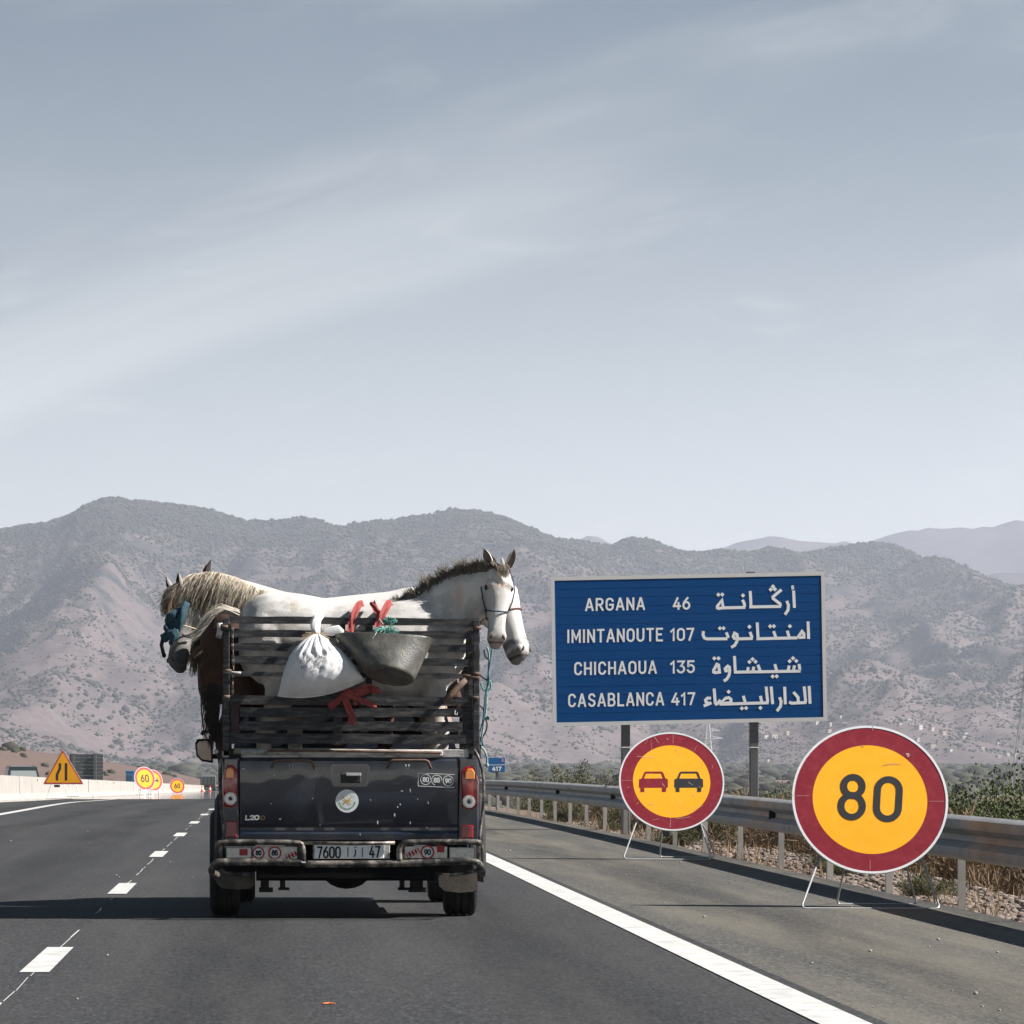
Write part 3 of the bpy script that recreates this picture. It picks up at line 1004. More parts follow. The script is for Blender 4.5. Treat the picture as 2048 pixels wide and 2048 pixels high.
m_wornwhite = mat('worn_white_paint', (.52, .51, .50), .6, var=.2, scale=14, dirt=(.10, .085, .075), dirt_amt=.9, dirt_scale=10, stretch=(1, 1, 3))
m_bump = mat('worn_black_tube', (.028, .027, .026), .5, .3, var=.3, scale=16, dirt=(.42, .37, .32), dirt_amt=.8, dirt_scale=11, bump=.15)
m_tyre = mat('tyre_rubber', (.014, .014, .014), .88, var=.25, scale=12, dirt=(.10, .085, .07), dirt_amt=.35, bump=.2, bump_scale=50)
m_rim = mat('steel_rim', (.30, .30, .30), .45, .7, var=.2, dirt=(.1, .08, .06), dirt_amt=.5)
m_flap = mat('dusty_mudflap', (.075, .07, .062), .9, var=.3, scale=7, dirt=(.22, .18, .14), dirt_amt=.6, dirt_scale=5, bump=.2)
m_glass = mat('dark_glass', (.02, .025, .03), .06, var=.1, spec=.6)
m_red = mat('red_lens', (.30, .012, .02), .18, var=.15, scale=40, spec=.6, coat=.3)
m_amber = mat('amber_lens', (.80, .24, .02), .18, var=.2, scale=60, spec=.6, coat=.3)
m_clear = mat('clear_lens', (.46, .45, .43), .2, .2, var=.3, scale=60, spec=.6)
m_white = mat('white_plate', (.88, .88, .87), .5, var=.06, scale=20, dirt=(.5, .47, .43), dirt_amt=.35)
m_ink = mat('black_ink', (.012, .012, .014), .6, var=.15)
m_chrome = mat('chrome_badge', (.62, .62, .62), .3, .8, var=.15)
m_redtape = mat('red_tape', (.42, .025, .03), .45, var=.15, scale=20)
m_sticker = mat('sticker_white', (.78, .79, .78), .5, var=.06, scale=30)
m_green = mat('green_print', (.03, .30, .16), .6, var=.1)
m_gold = mat('gold_print', (.60, .38, .05), .6, var=.1)
m_paleblue = mat('pale_blue_print', (.42, .58, .70), .6, var=.1)

XL, XR = tx(447), tx(956)          # body sides
XC = (XL + XR) / 2
truck = thing('pickup_truck', (XC, 33.0, 0), 'worn dark navy pickup truck with a slatted cage full of horses', 'pickup truck')

# bed sides with wheel arches -------------------------------------------------
def side_poly(y0, y1, zb, zt, arches):
    pts = [(y0, zt), (y0, zb)]
    for (cy, r) in arches:
        a0 = math.asin(max(-1, min(1, (zb - .35) / r)))
        for k in range(13):
            a = PI - a0 - (PI - 2 * a0) * k / 12
            pts.append((cy + r * math.cos(a), .35 + r * math.sin(a)))
    pts += [(y1, zb), (y1, zt)]
    return pts
AX_R, AX_F = 31.47, 34.42
for s, x0, x1 in ((-1, XL - .01, XL + .035), (1, XR - .035, XR + .01)):
    o = MB().prism(side_poly(30.78, 33.05, .50, 1.10, [(AX_R, .43)]), 0, x0, x1).build('bed_side', m_navy, truck)
    fl = MB()
    xo = x0 - .055 if s < 0 else x1 + .055
    r_in = [(AX_R + .42 * math.cos(a), .35 + .42 * math.sin(a)) for a in [PI * k / 14 for k in range(-1, 16)]]
    r_out = [(AX_R + .475 * math.cos(a), .35 + .475 * math.sin(a)) for a in [PI * k / 14 for k in range(-1, 16)]]
    xi = x0 + .01 if s < 0 else x1 - .01
    fl.rings([[(xi, *a), (xi, *b), (xo + .02 * s * -1, b[0], b[1] - .012), (xo, *a)] for a, b in zip(r_in, r_out)])
    fix_normals(fl.build('wheel_arch_flare', m_black, truck, smooth=False))
MB().box((XL + .04, 30.86, .68), (XR - .04, 33.02, .72)).build('bed_floor', m_dark, truck)
MB().box((XL + .04, 32.98, .72), (XR - .04, 33.03, 1.12)).build('bed_front_wall', m_navy, truck)
# bed corner columns carrying the lamps
for s, a, b in ((-1, XL - .005, tx(478)), (1, tx(917), XR + .005)):
    mb = MB(); mb.bbox((a, 30.765, tz(1683)), (b, 30.90, tz(1515)), .012)
    mb.build('corner_panel', m_navy, truck)

# tailgate ---------------------------------------------------------------------
tg = MB()
gx0, gx1 = tx(480), tx(915)
prof = [(1515, .0), (1522, -.030), (1545, -.034), (1600, -.028), (1648, -.022), (1655, -.008), (1661, -.008), (1668, -.022), (1680, -.020)]
rows = []
for py, dy in prof:
    rows.append([(gx0 + (gx1 - gx0) * k / 40, 30.80 + dy + .0005 * math.sin(k * 1.3 + py * .11) + .0012 * math.sin(k * .31 + py * .03), tz(py)) for k in range(41)])
tg.rings(rows, cap=False, closed=False)
tg.add([(gx0, 30.80, tz(1515)), (gx1, 30.80, tz(1515)), (gx1, 30.84, tz(1515)), (gx0, 30.84, tz(1515)), (gx0, 30.84, tz(1680)), (gx1, 30.84, tz(1680))],
       [(0, 1, 2, 3), (3, 2, 5, 4)])
tailgate = tg.build('tailgate', m_navy, truck, smooth=True)
fix_normals(tailgate, math.radians(30))
# recessed handle
hd = MB()
hx0, hx1, hz0, hz1 = tx(660), tx(740), tz(1573), tz(1528)
y_ = 30.760
out = [(hx0 + .02, hz0), (hx1 - .02, hz0), (hx1 - .006, hz0 + .05), (hx1, hz1 - .02), (hx1 - .02, hz1), (hx0 + .02, hz1), (hx0, hz1 - .02), (hx0 + .006, hz0 + .05)]
inn = [(XC_ + (x - XC_) * .86, (hz0 + hz1) / 2 + (z - (hz0 + hz1) / 2) * .84) for XC_ in [(hx0 + hx1) / 2] for x, z in out]
hd.rings([[(x, y_ + .006, z) for x, z in out], [(x, y_ - .006, z) for x, z in out], [(x, y_ - .006, z) for x, z in inn], [(x, y_ + .003, z) for x, z in inn]])
handle = hd.build('handle', m_navy, tailgate)
MB().bbox((tx(681), y_ - .022, tz(1566)), (tx(722), y_ - .001, tz(1546)), .008).build('handle_slot', m_black, tailgate)
MB().bbox((tx(692), y_ - .032, tz(1552)), (tx(722), y_ - .020, tz(1545)), .004).build('handle_grip', m_chrome, tailgate)
# two welded bow handles and the strip of worn white tube on top
for a, b in ((543, 630), (774, 862)):
    MB().tube([T(a, 1536, -.045), T(a + 6, 1523, -.058), T(a + 12, 1520.5, -.06), T(b - 12, 1520.5, -.06), T(b - 6, 1523, -.058), T(b, 1538, -.045)], .0085, 8).build('bow_handle', m_rust, tailgate, smooth=True)
for c in (582, 814):
    MB().tube([T(c - 3, 1529, -.040), T(c - 3, 1537, -.046), T(c + 3, 1537, -.046), T(c + 3, 1529, -.040)], .004, 6).build('latch_loop', m_wornwhite, tailgate)
# scratches to bare metal
for (a, b, w, h) in ((803, 1582, 6, 1.6), (820, 1581, 1.6, 8), (800, 1609, 2, 5), (795, 1614, 2.2, 4), (789, 1630, 2.6, 8), (755, 1645, 2.4, 9), (820, 1646, 1.6, 7), (856, 1606, 1.5, 6),
                     (853, 1655, 2.5, 2), (720, 1669, 1.2, 6), (542, 1607, 4, 1.2), (560, 1638, 5, 1.4), (548, 1550, 4, 1.3), (625, 1597, 2, 2), (486, 1538, 8, 1.6), (741, 1600, 1.5, 3), (835, 1598, 2, 2), (640, 1650, 1.5, 2)):
    pts = [T(a - w / 2, b + random.uniform(-.4, .4), -.0385), T(a - w / 5, b - h / 2, -.0385), T(a + w / 2, b - h * .3, -.0385), T(a + w / 3, b + h / 2, -.0385)]
    MB().add(pts, [(0, 3, 2, 1)]).build('paint_chip', m_sticker, tailgate)
# badge L200 (last zero has lost its chrome)
mb = MB(); letter(mb, 'L20', T(490, 1640.5, -.034), (1, 0, .02), (.12, 0, 1), tx(518) - tx(490), .034, .0085, .003, gap=.14); mb.build('badge_lettering', m_chrome, tailgate)
mb = MB(); letter(mb, '0', T(520.5, 1640, -.034), (1, 0, .02), (.12, 0, 1), tx(529.5) - tx(520.5), .030, .006, .003); mb.build('badge_lettering', m_rust, tailgate, label='dull numeral that has lost its chrome')
# round white sticker with green arc and gold star of curves
st_c = T(694, 1602, -.036)
sticker = MB().disc(st_c, .0755, 0, .002, 40).build('round_sticker', m_sticker, tailgate)
def arc3(c, r, a0, a1, n=16): return [Vector(c) + Vector((r * math.cos(math.radians(a0 + (a1 - a0) * k / n)), 0, r * math.sin(math.radians(a0 + (a1 - a0) * k / n)))) for k in range(n + 1)]
MB().ribbon(arc3(st_c, .052, 185, 355), .006, (0, -1, 0), .003).build('sticker_print', m_green, tailgate)
MB().ribbon(arc3(st_c, .050, 20, 160), .003, (0, -1, 0), .003).build('sticker_print', m_paleblue, tailgate)
mb = MB()
for sx in (-1, 1):
    for (q, r_) in ((.026, 1), (.026, -1)):
        mb.ribbon([st_c + Vector((sx * (.004 + .024 * t), 0, r_ * (.004 + .024 * t ** 2.2))) for t in (0, .3, .6, .85, 1)], .0055, (0, -1, 0), .003 + .0003 * (sx + r_ * .4 + 2))
    mb.ribbon([st_c, st_c + Vector((sx * .03, 0, 0))], .005, (0, -1, 0), .0046 + .0002 * sx)
mb.ribbon([st_c + Vector((0, 0, -.03)), st_c + Vector((0, 0, .04))], .004, (0, -1, 0), .0052)
mb.build('sticker_print', m_gold, tailgate)
# speed sticker: thin frame and three ringed numbers
mb = MB()
q = [T(836, 1546, -.0365), T(909, 1549, -.0365), T(908, 1575, -.0365), T(836, 1572, -.0365)]
mb.ribbon([q[0], q[1]], .004, (0, -1, 0), .002); mb.ribbon([q[3], q[2]], .004, (0, -1, 0), .002); mb.ribbon([q[3], q[0]], .004, (0, -1, 0), .0024)
for i, (cx_, s_) in enumerate(((851, '80'), (873, '85'), (896, '90'))):
    c = T(cx_, 1559 + i * 1.3, -.0365)
    mb.ribbon(arc3(c, .0335, 0, 345 if i != 1 else 250, 24), .0045, (0, -1, 0), .0022)
    letter(mb, s_, c + Vector((-.021, 0, -.016)), (1, 0, -.03), (0, 0, 1), .043, .033, .0072, .0026, gap=.16, eps=.0002)
mb.build('speed_sticker', m_sticker, tailgate)
# worn white top rail of the tailgate
rail_top = MB().tube([T(484, 1505, -.005), T(560, 1503.5, -.02), T(700, 1504, -.025), T(870, 1506, -.02), T(884, 1507, -.01)], .020, 10).build('top_rail', m_wornwhite, truck, smooth=True)
MB().bbox((tx(482), 30.79, tz(1515)), (tx(937), 30.83, tz(1499)), .004).build('top_cap', m_wornwhite, truck)
MB().tube([T(535, 1501.5, -.045), T(700, 1502, -.05), T(878, 1505, -.045), T(882, 1505, -.03)], .0095, 8).build('locking_bar', m_rust, truck, smooth=True)

# tail lamps -------------------------------------------------------------------
for s in (-1, 1):
    mx0 = lambda px: tx(px) if s < 0 else tx(px)
    if s < 0: a, b, top, bot, lc = 444, 476, 1530, 1614, (461, 1597)
    else: a, b, top, bot, lc = 921, 957, 1532, 1618, (937, 1603)
    w = b - a; oh = (a + w * .12 if s > 0 else a + w * .02)
    out = [(a + w * .08, bot - 4), (a + w * .30, bot), (b - w * .30, bot), (b - w * .06, bot - 8), (b - (0 if s < 0 else w * .02), top + 30), (b - w * (.02 if s < 0 else .18), top + 10), (b - w * .32, top), (a + w * .32, top), (a + w * (.18 if s < 0 else .03), top + 10), (a + w * .02, top + 30)]
    def ring(k, dy, lo=None, hi=None):
        cxp, cyp = (a + b) / 2, (top + bot) / 2
        return [T(cxp + (x - cxp) * k, cyp + (y - cyp) * k, dy) for x, y in out]
    lamp = MB().rings([ring(1, -.02), ring(1, -.055), ring(.9, -.068), ring(.5, -.074), ring(.1, -.075)]).build('tail_lamp', m_red, truck, smooth=True)
    fix_normals(lamp, math.radians(40))
    ins = [(a + w * .20, top + 27), (b - w * .20, top + 27), (b - w * .22, top + 12), (b - w * .36, top + 5), (a + w * .36, top + 5), (a + w * .22, top + 12)]
    MB().rings([[T(x, y, -.066) for x, y in ins], [T((a + b) / 2 + (x - (a + b) / 2) * .8, top + 16 + (y - top - 16) * .85, -.079) for x, y in ins]]).build('amber_lens', m_amber, lamp)
    c = T(lc[0], lc[1], -.066)
    MB().disc(c, .042, 0, .014, 24).build('reverse_lens', m_clear, lamp, smooth=False)
    MB().disc(c, .030, .014, .019, 24, rin=.022).build('lens_ring', m_chrome, lamp)
    MB().ell(c + Vector((0, -.016, 0)), .012, .006, .012).build('bulb', m_glass, lamp, smooth=True)
    rx0, rx1 = (453, 474) if s < 0 else (922, 946)
    MB().bbox((tx(rx0), 30.752, tz(1675 + s)), (tx(rx1), 30.770, tz(1646 + 4 * s)), .008).build('rear_reflector', m_red, truck)
    # lamp guard tube running from the cage foot down to the bumper
    if s > 0:
        path = [T(948, 1500, -.02), T(955, 1512, -.05), T(962, 1535, -.07), T(966, 1560, -.075), T(966, 1600, -.075), T(962, 1640, -.07), T(957, 1680, -.09)]
    else:
        path = [T(445, 1515, -.02), T(440, 1530, -.04), T(440, 1580, -.06), T(444, 1630, -.07), T(451, 1682, -.09)]
    MB().tube([Vector(p) for p in spline(path, 4)], .0095, 8).build('lamp_guard', m_bump, truck, smooth=True)

# bumper -------------------------------------------------------------------------
DB = 30.52
def B(px, py, dy=0.0):
    p = P(px, py, DB); p.y += dy; return p
bx = lambda px: (px - VX) * DB / F
bzz = lambda py: H - (py - HY) * DB / F
bp_ = MB()
bp_.tube([Vector(p) for p in spline([B(437, 1702, .10), B(436, 1692, .02), B(446, 1685, 0), B(520, 1684.5), B(593, 1686, 0), B(603, 1692, 0), B(606, 1702), B(606, 1722)], 4)], .019, 10)
bp_.tube([B(606, 1686, .02), B(700, 1687, .02), B(790, 1686, .02)], .012, 8)
bp_.tube([Vector(p) for p in spline([B(799, 1722), B(799, 1700), B(804, 1690), B(816, 1685), B(880, 1684), B(950, 1684, 0), B(960, 1688, .03), B(963, 1704, .10)], 4)], .019, 10)
bumper = bp_.build('rear_bumper', m_bump, truck, smooth=True)
MB().tube([Vector(p) for p in spline([B(433, 1752, .30), B(424, 1746, .16), B(424, 1736, .06), B(434, 1727, .01), B(450, 1724, 0), B(600, 1725, 0), B(610, 1728, 0), B(700, 1728), B(800, 1727), B(900, 1723.5), B(945, 1723, 0), B(958, 1728, .02), B(967, 1742, .12), B(969, 1750, .26)], 4)], .0235, 10).build('lower_tube', m_bump, bumper, smooth=True)
for px in (441, 598, 806, 957):
    MB().bbox((bx(px - 4), DB + .01, bzz(1724)), (bx(px + 4), DB + .045, bzz(1686)), .004).build('bumper_upright', m_bump, bumper)
MB().bbox((bx(512), DB + .30, bzz(1764)), (bx(874), DB + .46, bzz(1716)), .02).build('bumper_beam', mat('shade_black', (.006, .006, .006), .9, var=.3, spec=.1), truck)  # near-black colour paints in the deep shade of the recess under the bumper
MB().box((bx(446), DB + .34, bzz(1746)), (bx(950), DB + .36, bzz(1700))).build('rear_apron', mat('shade_black', (.006, .006, .006)), truck)  # sheet in the same painted-in shade, behind the bumper tubes
for a, b, pts in ((433, 520, [(433, 1738), (450, 1745), (480, 1750), (498, 1748)]), (900, 968, [(900, 1751), (925, 1748), (945, 1744), (966, 1738)])):
    MB().tube([B(x, y, .06) for x, y in pts], .012, 8).build('lower_brace', m_bump, bumper, smooth=True)
# light boxes between the tubes
lb = MB().bbox((bx(448), DB + .03, bzz(1719)), (bx(600), DB + .10, bzz(1693)), .004).build('lamp_box', m_dark, bumper)
MB().bbox((bx(452), DB + .018, bzz(1717)), (bx(503), DB + .034, bzz(1695)), .005).build('clear_lens', m_clear, bumper)
MB().bbox((bx(479), DB + .012, bzz(1711)), (bx(495), DB + .019, bzz(1698)), .002).build('red_reflector', m_redtape, bumper)
MB().bbox((bx(505), DB + .020, bzz(1718)), (bx(598), DB + .034, bzz(1694)), .003).build('sticker_panel', m_clear, bumper)
MB().bbox((bx(806), DB + .020, bzz(1717)), (bx(895), DB + .034, bzz(1693)), .003).build('sticker_panel', m_clear, bumper)
MB().bbox((bx(899), DB + .018, bzz(1717)), (bx(950), DB + .034, bzz(1695)), .005).build('clear_lens', m_clear, bumper)
MB().bbox((bx(874), DB + .012, bzz(1705)), (bx(889), DB + .019, bzz(1691)), .002).build('red_reflector', m_redtape, bumper)
for cx_, cy_, s_, r_ in ((517, 1706, '80', .040), (549.5, 1706, '85', .044), (855, 1704.5, '90', .046)):
    c = B(cx_, cy_, .019)
    d_ = MB().disc(c, r_, 0, .002, 28).build('speed_disc', m_redtape, bumper)
    MB().disc(c, r_ * .74, .002, .0035, 28).build('disc_face', m_sticker, bumper)
    mb = MB(); letter(mb, s_, c + Vector((-r_ * .50, -.004, -r_ * .42)), (1, 0, 0), (0, 0, 1), r_ * 1.0, r_ * .86, .0085, .001, gap=.2, eps=.0003); mb.build('disc_lettering', m_ink, bumper)
for cx_, cy_, a_ in ((585, 1710, .42), (826, 1706, .45)):
    c = B(cx_, cy_, .017); ex_ = Vector((math.cos(a_), 0, math.sin(a_))); ez_ = Vector((-math.sin(a_), 0, math.cos(a_)))
    mb = MB(); mb.add([c - ex_ * .045 - ez_ * .016, c + ex_ * .045 - ez_ * .016, c + ex_ * .045 + ez_ * .016, c - ex_ * .045 + ez_ * .016], [(0, 1, 2, 3)]); mb.build('red_tape', m_redtape, bumper)
    mb = MB()
    for i in range(4):
        for j in (-1, 1): mb.disc(c + ex_ * (.022 * (i - 1.5)) + ez_ * .008 * j + Vector((0, -.001, 0)), .005, 0, .001, 8)
    mb.build('tape_dots', m_sticker, bumper)
# plate
MB().bbox((bx(626), DB + .045, bzz(1718)), (bx(780), DB + .06, bzz(1687)), .003).build('plate_holder', m_wornwhite, truck)
plate = MB().bbox((bx(629), DB + .032, bzz(1717.5)), (bx(768), DB + .044, bzz(1689)), .003).build('licence_plate', m_white, truck, label='white plate reading 7600 47')
mb = MB()
pl = lambda px, py: B(px, py, .030)
letter(mb, '7600', pl(634, 1717), (1, 0, 0), (0, 0, 1), bx(682) - bx(634), bzz(1693) - bzz(1717), .0105, .0008, gap=.22, eps=.0003)
letter(mb, '47', pl(738, 1716), (1, 0, 0), (0, 0, 1), bx(761) - bx(738), bzz(1692) - bzz(1716), .0105, .0008, gap=.22, eps=.0003)
for px in (696, 725):
    mb.ribbon([pl(px, 1714), pl(px, 1695)], .006, (0, -1, 0), .001)
mb.ribbon([pl(711, 1699), pl(711, 1709), pl(708, 1714)], .008, (0, -1, 0), .001)     # alif-like letter with its mark
mb.ribbon([pl(709, 1696), pl(713, 1694)], .006, (0, -1, 0), .001)
mb.build('plate_lettering', m_ink, plate)

# undercarriage --------------------------------------------------------------------
MB().box((XC - .42, 30.95, .42), (XC - .32, 35.2, .54)).build('chassis_rail', m_dark, truck)
MB().box((XC + .32, 30.95, .42), (XC + .42, 35.2, .54)).build('chassis_rail', m_dark, truck)
MB().tube([(XC - .72, AX_R, .36), (XC + .72, AX_R, .36)], .045, 10).build('rear_axle', m_dark, truck, smooth=True)
mb = MB(); mb.ell((tx(690) + .02, AX_R - .10, .33), .18, .17, .15, 16, 10); mb.build('differential', m_dark, truck, smooth=True)
MB().tube([(XC - .6, AX_F, .36), (XC + .6, AX_F, .36)], .045, 8).build('front_axle', m_dark, truck)
for px0, px1 in ((521, 538), (560, 571), (801, 811), (822, 848)):
    MB().bbox((tx(px0), 30.98, tz(1782 - (4 if px0 in (560, 801) else 0))), (tx(px1), 31.06, tz(1735)), .006).build('spring_shackle', m_dark, truck)
    MB().bbox((tx(px0 - 3), 30.97, tz(1786 - (4 if px0 in (560, 801) else 0))), (tx(px1 + 8), 31.08, tz(1777)), .006).build('spring_end', m_dark, truck)
MB().tube([(XC - .40, 30.95, .34), (XC - .40, 31.2, .31), (XC - .40, 31.7, .31), (XC - .40, 32.1, .40)], .03, 6).build('leaf_spring', m_dark, truck)
MB().tube([(XC + .40, 30.95, .34), (XC + .40, 31.2, .31), (XC + .40, 31.7, .31), (XC + .40, 32.1, .40)], .03, 6).build('leaf_spring', m_dark, truck)
MB().box((XC - .3, 32.2, .36), (XC + .28, 33.6, .52)).build('fuel_tank', m_dark, truck)
for a, b, y0, y1 in ((430, 508, 1746, 1781), (878, 957, 1748, 1787)):
    w = b - a
    out = [(a, y0), (b, y0), (b, y1 - 10), (b - 8, y1 - 2), (a + w * .55, y1), (a + 14, y1 - 3), (a + 2, y1 - 14)]
    mb = MB(); mb.prism([(tx(x), tz(y)) for x, y in out], 1, 30.98, 31.0); fix_normals(mb.build('mud_flap', m_flap, truck))

def wheel(cx, cy, w=.20, r=.352):
    tr = [(0.0, r * .62), (.012, r * .80), (.0, r * .90), (.012, r * .965), (.03, r), (.05, r * .995), (.055, r * .975), (.062, r * .975), (.067, r), (.098, r), (.103, r * .975)]
    half = [(x, q) for x, q in tr]
    full = half + [(w - x, q) for x, q in half[::-1]]
    mb = MB(); n_ = 40
    mb.rings([[(cx - w / 2 + x, cy + q * math.cos(2 * PI * k / n_), r + q * math.sin(2 * PI * k / n_)) for k in range(n_)] for x, q in full], cap=False)
    root = MB()
    root.disc((cx, cy, r), r * .62, -.06, .06, 24, ex=(0, 1, 0), ez=(0, 0, 1))
    rim = root.build('wheel', m_rim, truck, smooth=False)
    fix_normals(mb.build('tyre', m_tyre, rim, smooth=True), math.radians(40))
    MB().disc((cx, cy, r), .06, -.08, .08, 12, ex=(0, 1, 0), ez=(0, 0, 1)).build('hub', m_dark, rim)
wheel(tx(450) - .005, AX_R, .20); wheel(tx(928) - .0, AX_R, .215)
wheel(XL + .10, AX_F, .2); wheel(XR - .10, AX_F, .2)

# cab, bonnet: mostly hidden behind the horses but really there ---------------------
cab = MB()
zc0 = .50
low = [(33.08, 1.12), (33.08, zc0), (34.02, zc0)]
for k in range(11):
    a = PI - k * PI / 10
    low.append((AX_F + .40 * math.cos(a), .36 + .40 * math.sin(a) if math.sin(a) > .35 else zc0))
low += [(35.15, zc0), (35.22, .62), (35.22, .86), (34.95, 1.02), (34.25, 1.12)]
cab.prism(low, 0, XL + .02, XR - .02)
cabo = cab.build('cab_body', m_navy, truck)
fix_normals(cabo)
roof = MB()
def cabring(y, z, ins): return [(XL + .03 + ins, y, z), (XR - .03 - ins, y, z)]
gb = [(33.10, 1.12, .02), (33.14, 1.55, .14), (33.30, 1.66, .18), (33.95, 1.67, .18), (34.15, 1.60, .16), (34.75, 1.10, .04)]
roof.rings([[(XL + .03 + i, y, z) for y, z, i in gb], [(XR - .03 - i, y, z) for y, z, i in gb]])
fix_normals(roof.build('cab_roof', m_navy, truck))
g_ = MB(); g_.add([(XL + .20, 33.085 + .012, 1.22), (XR - .20, 33.097, 1.22), (XR - .22, 33.122, 1.5), (XL + .22, 33.122, 1.5)], [(0, 1, 2, 3)]); g_.build('rear_window', m_glass, truck)
for s, x in ((-1, XL + .07), (1, XR - .07)):
    g_ = MB(); dx = .055 * s; g_.add([(x + dx * .6, 33.3, 1.18), (x + dx * .6, 34.35, 1.18), (x - dx * .9, 34.02, 1.54), (x - dx * .9, 33.36, 1.54)], [(0, 1, 2, 3)]); g_.build('side_window', m_glass, truck)
    xx = XL - .10 if s < 0 else XR + .10
    # door mirror, a boxy shell with the glass facing back
    if s < 0: c0, c1, z0, z1 = P(390, 1500, 33.9).x, P(426, 1500, 33.9).x, P(0, 1526, 33.9).z, P(0, 1478, 33.9).z
    else: c0, c1, z0, z1 = XR + .03, XR + .16, 1.03, 1.20
    sh = [(c0, z1 - .03), (c0 + .02, z1), (c1, z1 + .005), (c1, z0), (c0 + .05, z0 + .012), (c0 + .01, z0 + .05)]
    mb = MB(); mc = ((c0 + c1) / 2, (z0 + z1) / 2)
    mb.rings([[(mc[0] + (x_ - mc[0]) * k, y_, mc[1] + (z_ - mc[1]) * k) for x_, z_ in sh] for k, y_ in ((.86, 33.90), (1, 33.885), (1, 33.90), (1.0, 33.97), (.6, 34.05))])
    mir = fix_normals(mb.build('door_mirror', m_black, truck))
    MB().add([(mc[0] + (x_ - mc[0]) * .80, 33.883, mc[1] + (z_ - mc[1]) * .80) for x_, z_ in sh], [(0, 5, 4, 3, 2, 1)]).build('mirror_glass', mat('mirror_glass', (.10, .085, .08), .12, .8, var=.2), mir)
    MB().tube([(c1 - .01 if s < 0 else c0 + .01, 33.95, z0 + .05), (XL + .05 if s < 0 else XR - .05, 34.0, 1.05)], .02, 6).build('mirror_arm', m_black, mir)
MB().tube([P(403, 1470, 33.9), P(407, 1464, 33.9), P(424, 1463, 33.9), P(424, 1471, 33.9)], .016, 6).build('upper_mirror_bracket', m_black, truck)
MB().bbox((XL + .1, 35.20, .42), (XR - .1, 35.34, .62), .03).build('front_bumper', m_dark, truck)

# cage ---------------------------------------------------------------------------------
# base frame: one bent angle iron running round the top of the bed
zf = tz(1513)
cage = MB().tube([(tx(452), DT + .01, zf), (tx(952), DT + .01, zf), (tx(952), 32.95, zf), (tx(452), 32.95, zf), (tx(452), DT + .03, zf)], .018, 4).build('cage_frame', m_wood, truck)
for px0, px1, top, bot in ((446, 459, 1236, 1512), (946, 959, 1240, 1512)):
    MB().bbox((tx(px0), DT - .02, tz(bot)), (tx(px1), DT + .03, tz(top)), .004).build('cage_post', m_wood, cage)
    MB().bbox((tx(px0), 32.92, 1.10), (tx(px1), 32.97, tz(top)), .004).build('cage_post', m_wood, cage)
    xa = tx((px0 + px1) / 2)
    for yy in (31.55, 32.25):
        MB().bbox((xa - .02, yy, 1.08), (xa + .02, yy + .04, tz(top)), .003).build('cage_post', m_wood, cage)
# back gate slats (each one a bar of its own), sagging slightly to the right
SL_UP = [(1232, 1246, 1238, 1253, 458, 958), (1260, 1274, 1262, 1277, 461, 942), (1286, 1301, 1290, 1305, 463, 942), (1312, 1327, 1318, 1333, 463, 942), (1343, 1352, 1347, 1357, 461, 944)]
SL_LO = [(1390, 1409, 1394, 1412, 460, 944), (1415, 1434, 1417, 1434, 480, 925), (1442, 1460, 1444, 1463, 480, 925), (1466, 1487, 1470, 1488, 460, 944)]
for i, (a, b, c, d, x0, x1) in enumerate(SL_UP + SL_LO):
    mb = MB()
    y0, y1 = DT - .012 - .002 * (i % 2), DT + .014
    nseg = 8
    rr = []
    for k in range(nseg + 1):
        t = k / nseg; px = x0 + (x1 - x0) * t
        top = a + (c - a) * t + .9 * math.sin(k * 2.1 + i); bot = b + (d - b) * t + .8 * math.sin(k * 1.7 + i * 2)
        rr.append([(tx(px), y0, tz(bot)), (tx(px), y0, tz(top)), (tx(px), y1, tz(top)), (tx(px), y1, tz(bot))])
    mb.rings(rr)
    fix_normals(mb.build('slat', m_wood, cage))
for px0, px1, top, bot, m_ in ((460, 479, 1389, 1488, m_woodr), (666, 685, 1408, 1490, m_woodr), (719, 737, 1410, 1490, m_wood), (697, 710, 1440, 1490, m_wood), (925, 945, 1412, 1490, m_wood), (680, 691, 1234, 1262, m_wood), (731, 746, 1236, 1262, m_wood), (678, 690, 1262, 1412, m_wood), (732, 744, 1262, 1412, m_wood)):
    MB().bbox((tx(px0), DT + .016, tz(bot)), (tx(px1), DT + .04, tz(top)), .003).build('gate_upright', m_, cage)
# side slats, left and right, and front slats
for xs_, sgn in ((tx(448), -1), (tx(957), 1)):
    for zt, zb in ((1.965, 1.915), (1.87, 1.82), (1.775, 1.725), (1.68, 1.63), (1.46, 1.40), (1.36, 1.30), (1.24, 1.16)):
        if sgn > 0 : zt, zb = zt - .012, zb - .012
        MB().bbox((xs_ - .012, DT + .035, zb), (xs_ + .012, 32.95, zt), .003).build('slat', m_wood, cage)
for zt, zb in ((1.96, 1.91), (1.83, 1.78), (1.70, 1.65), (1.55, 1.5), (1.4, 1.34), (1.25, 1.18)):
    MB().bbox((tx(460), 32.93, zb), (tx(945), 32.955, zt), .003).build('slat', m_wood, cage)
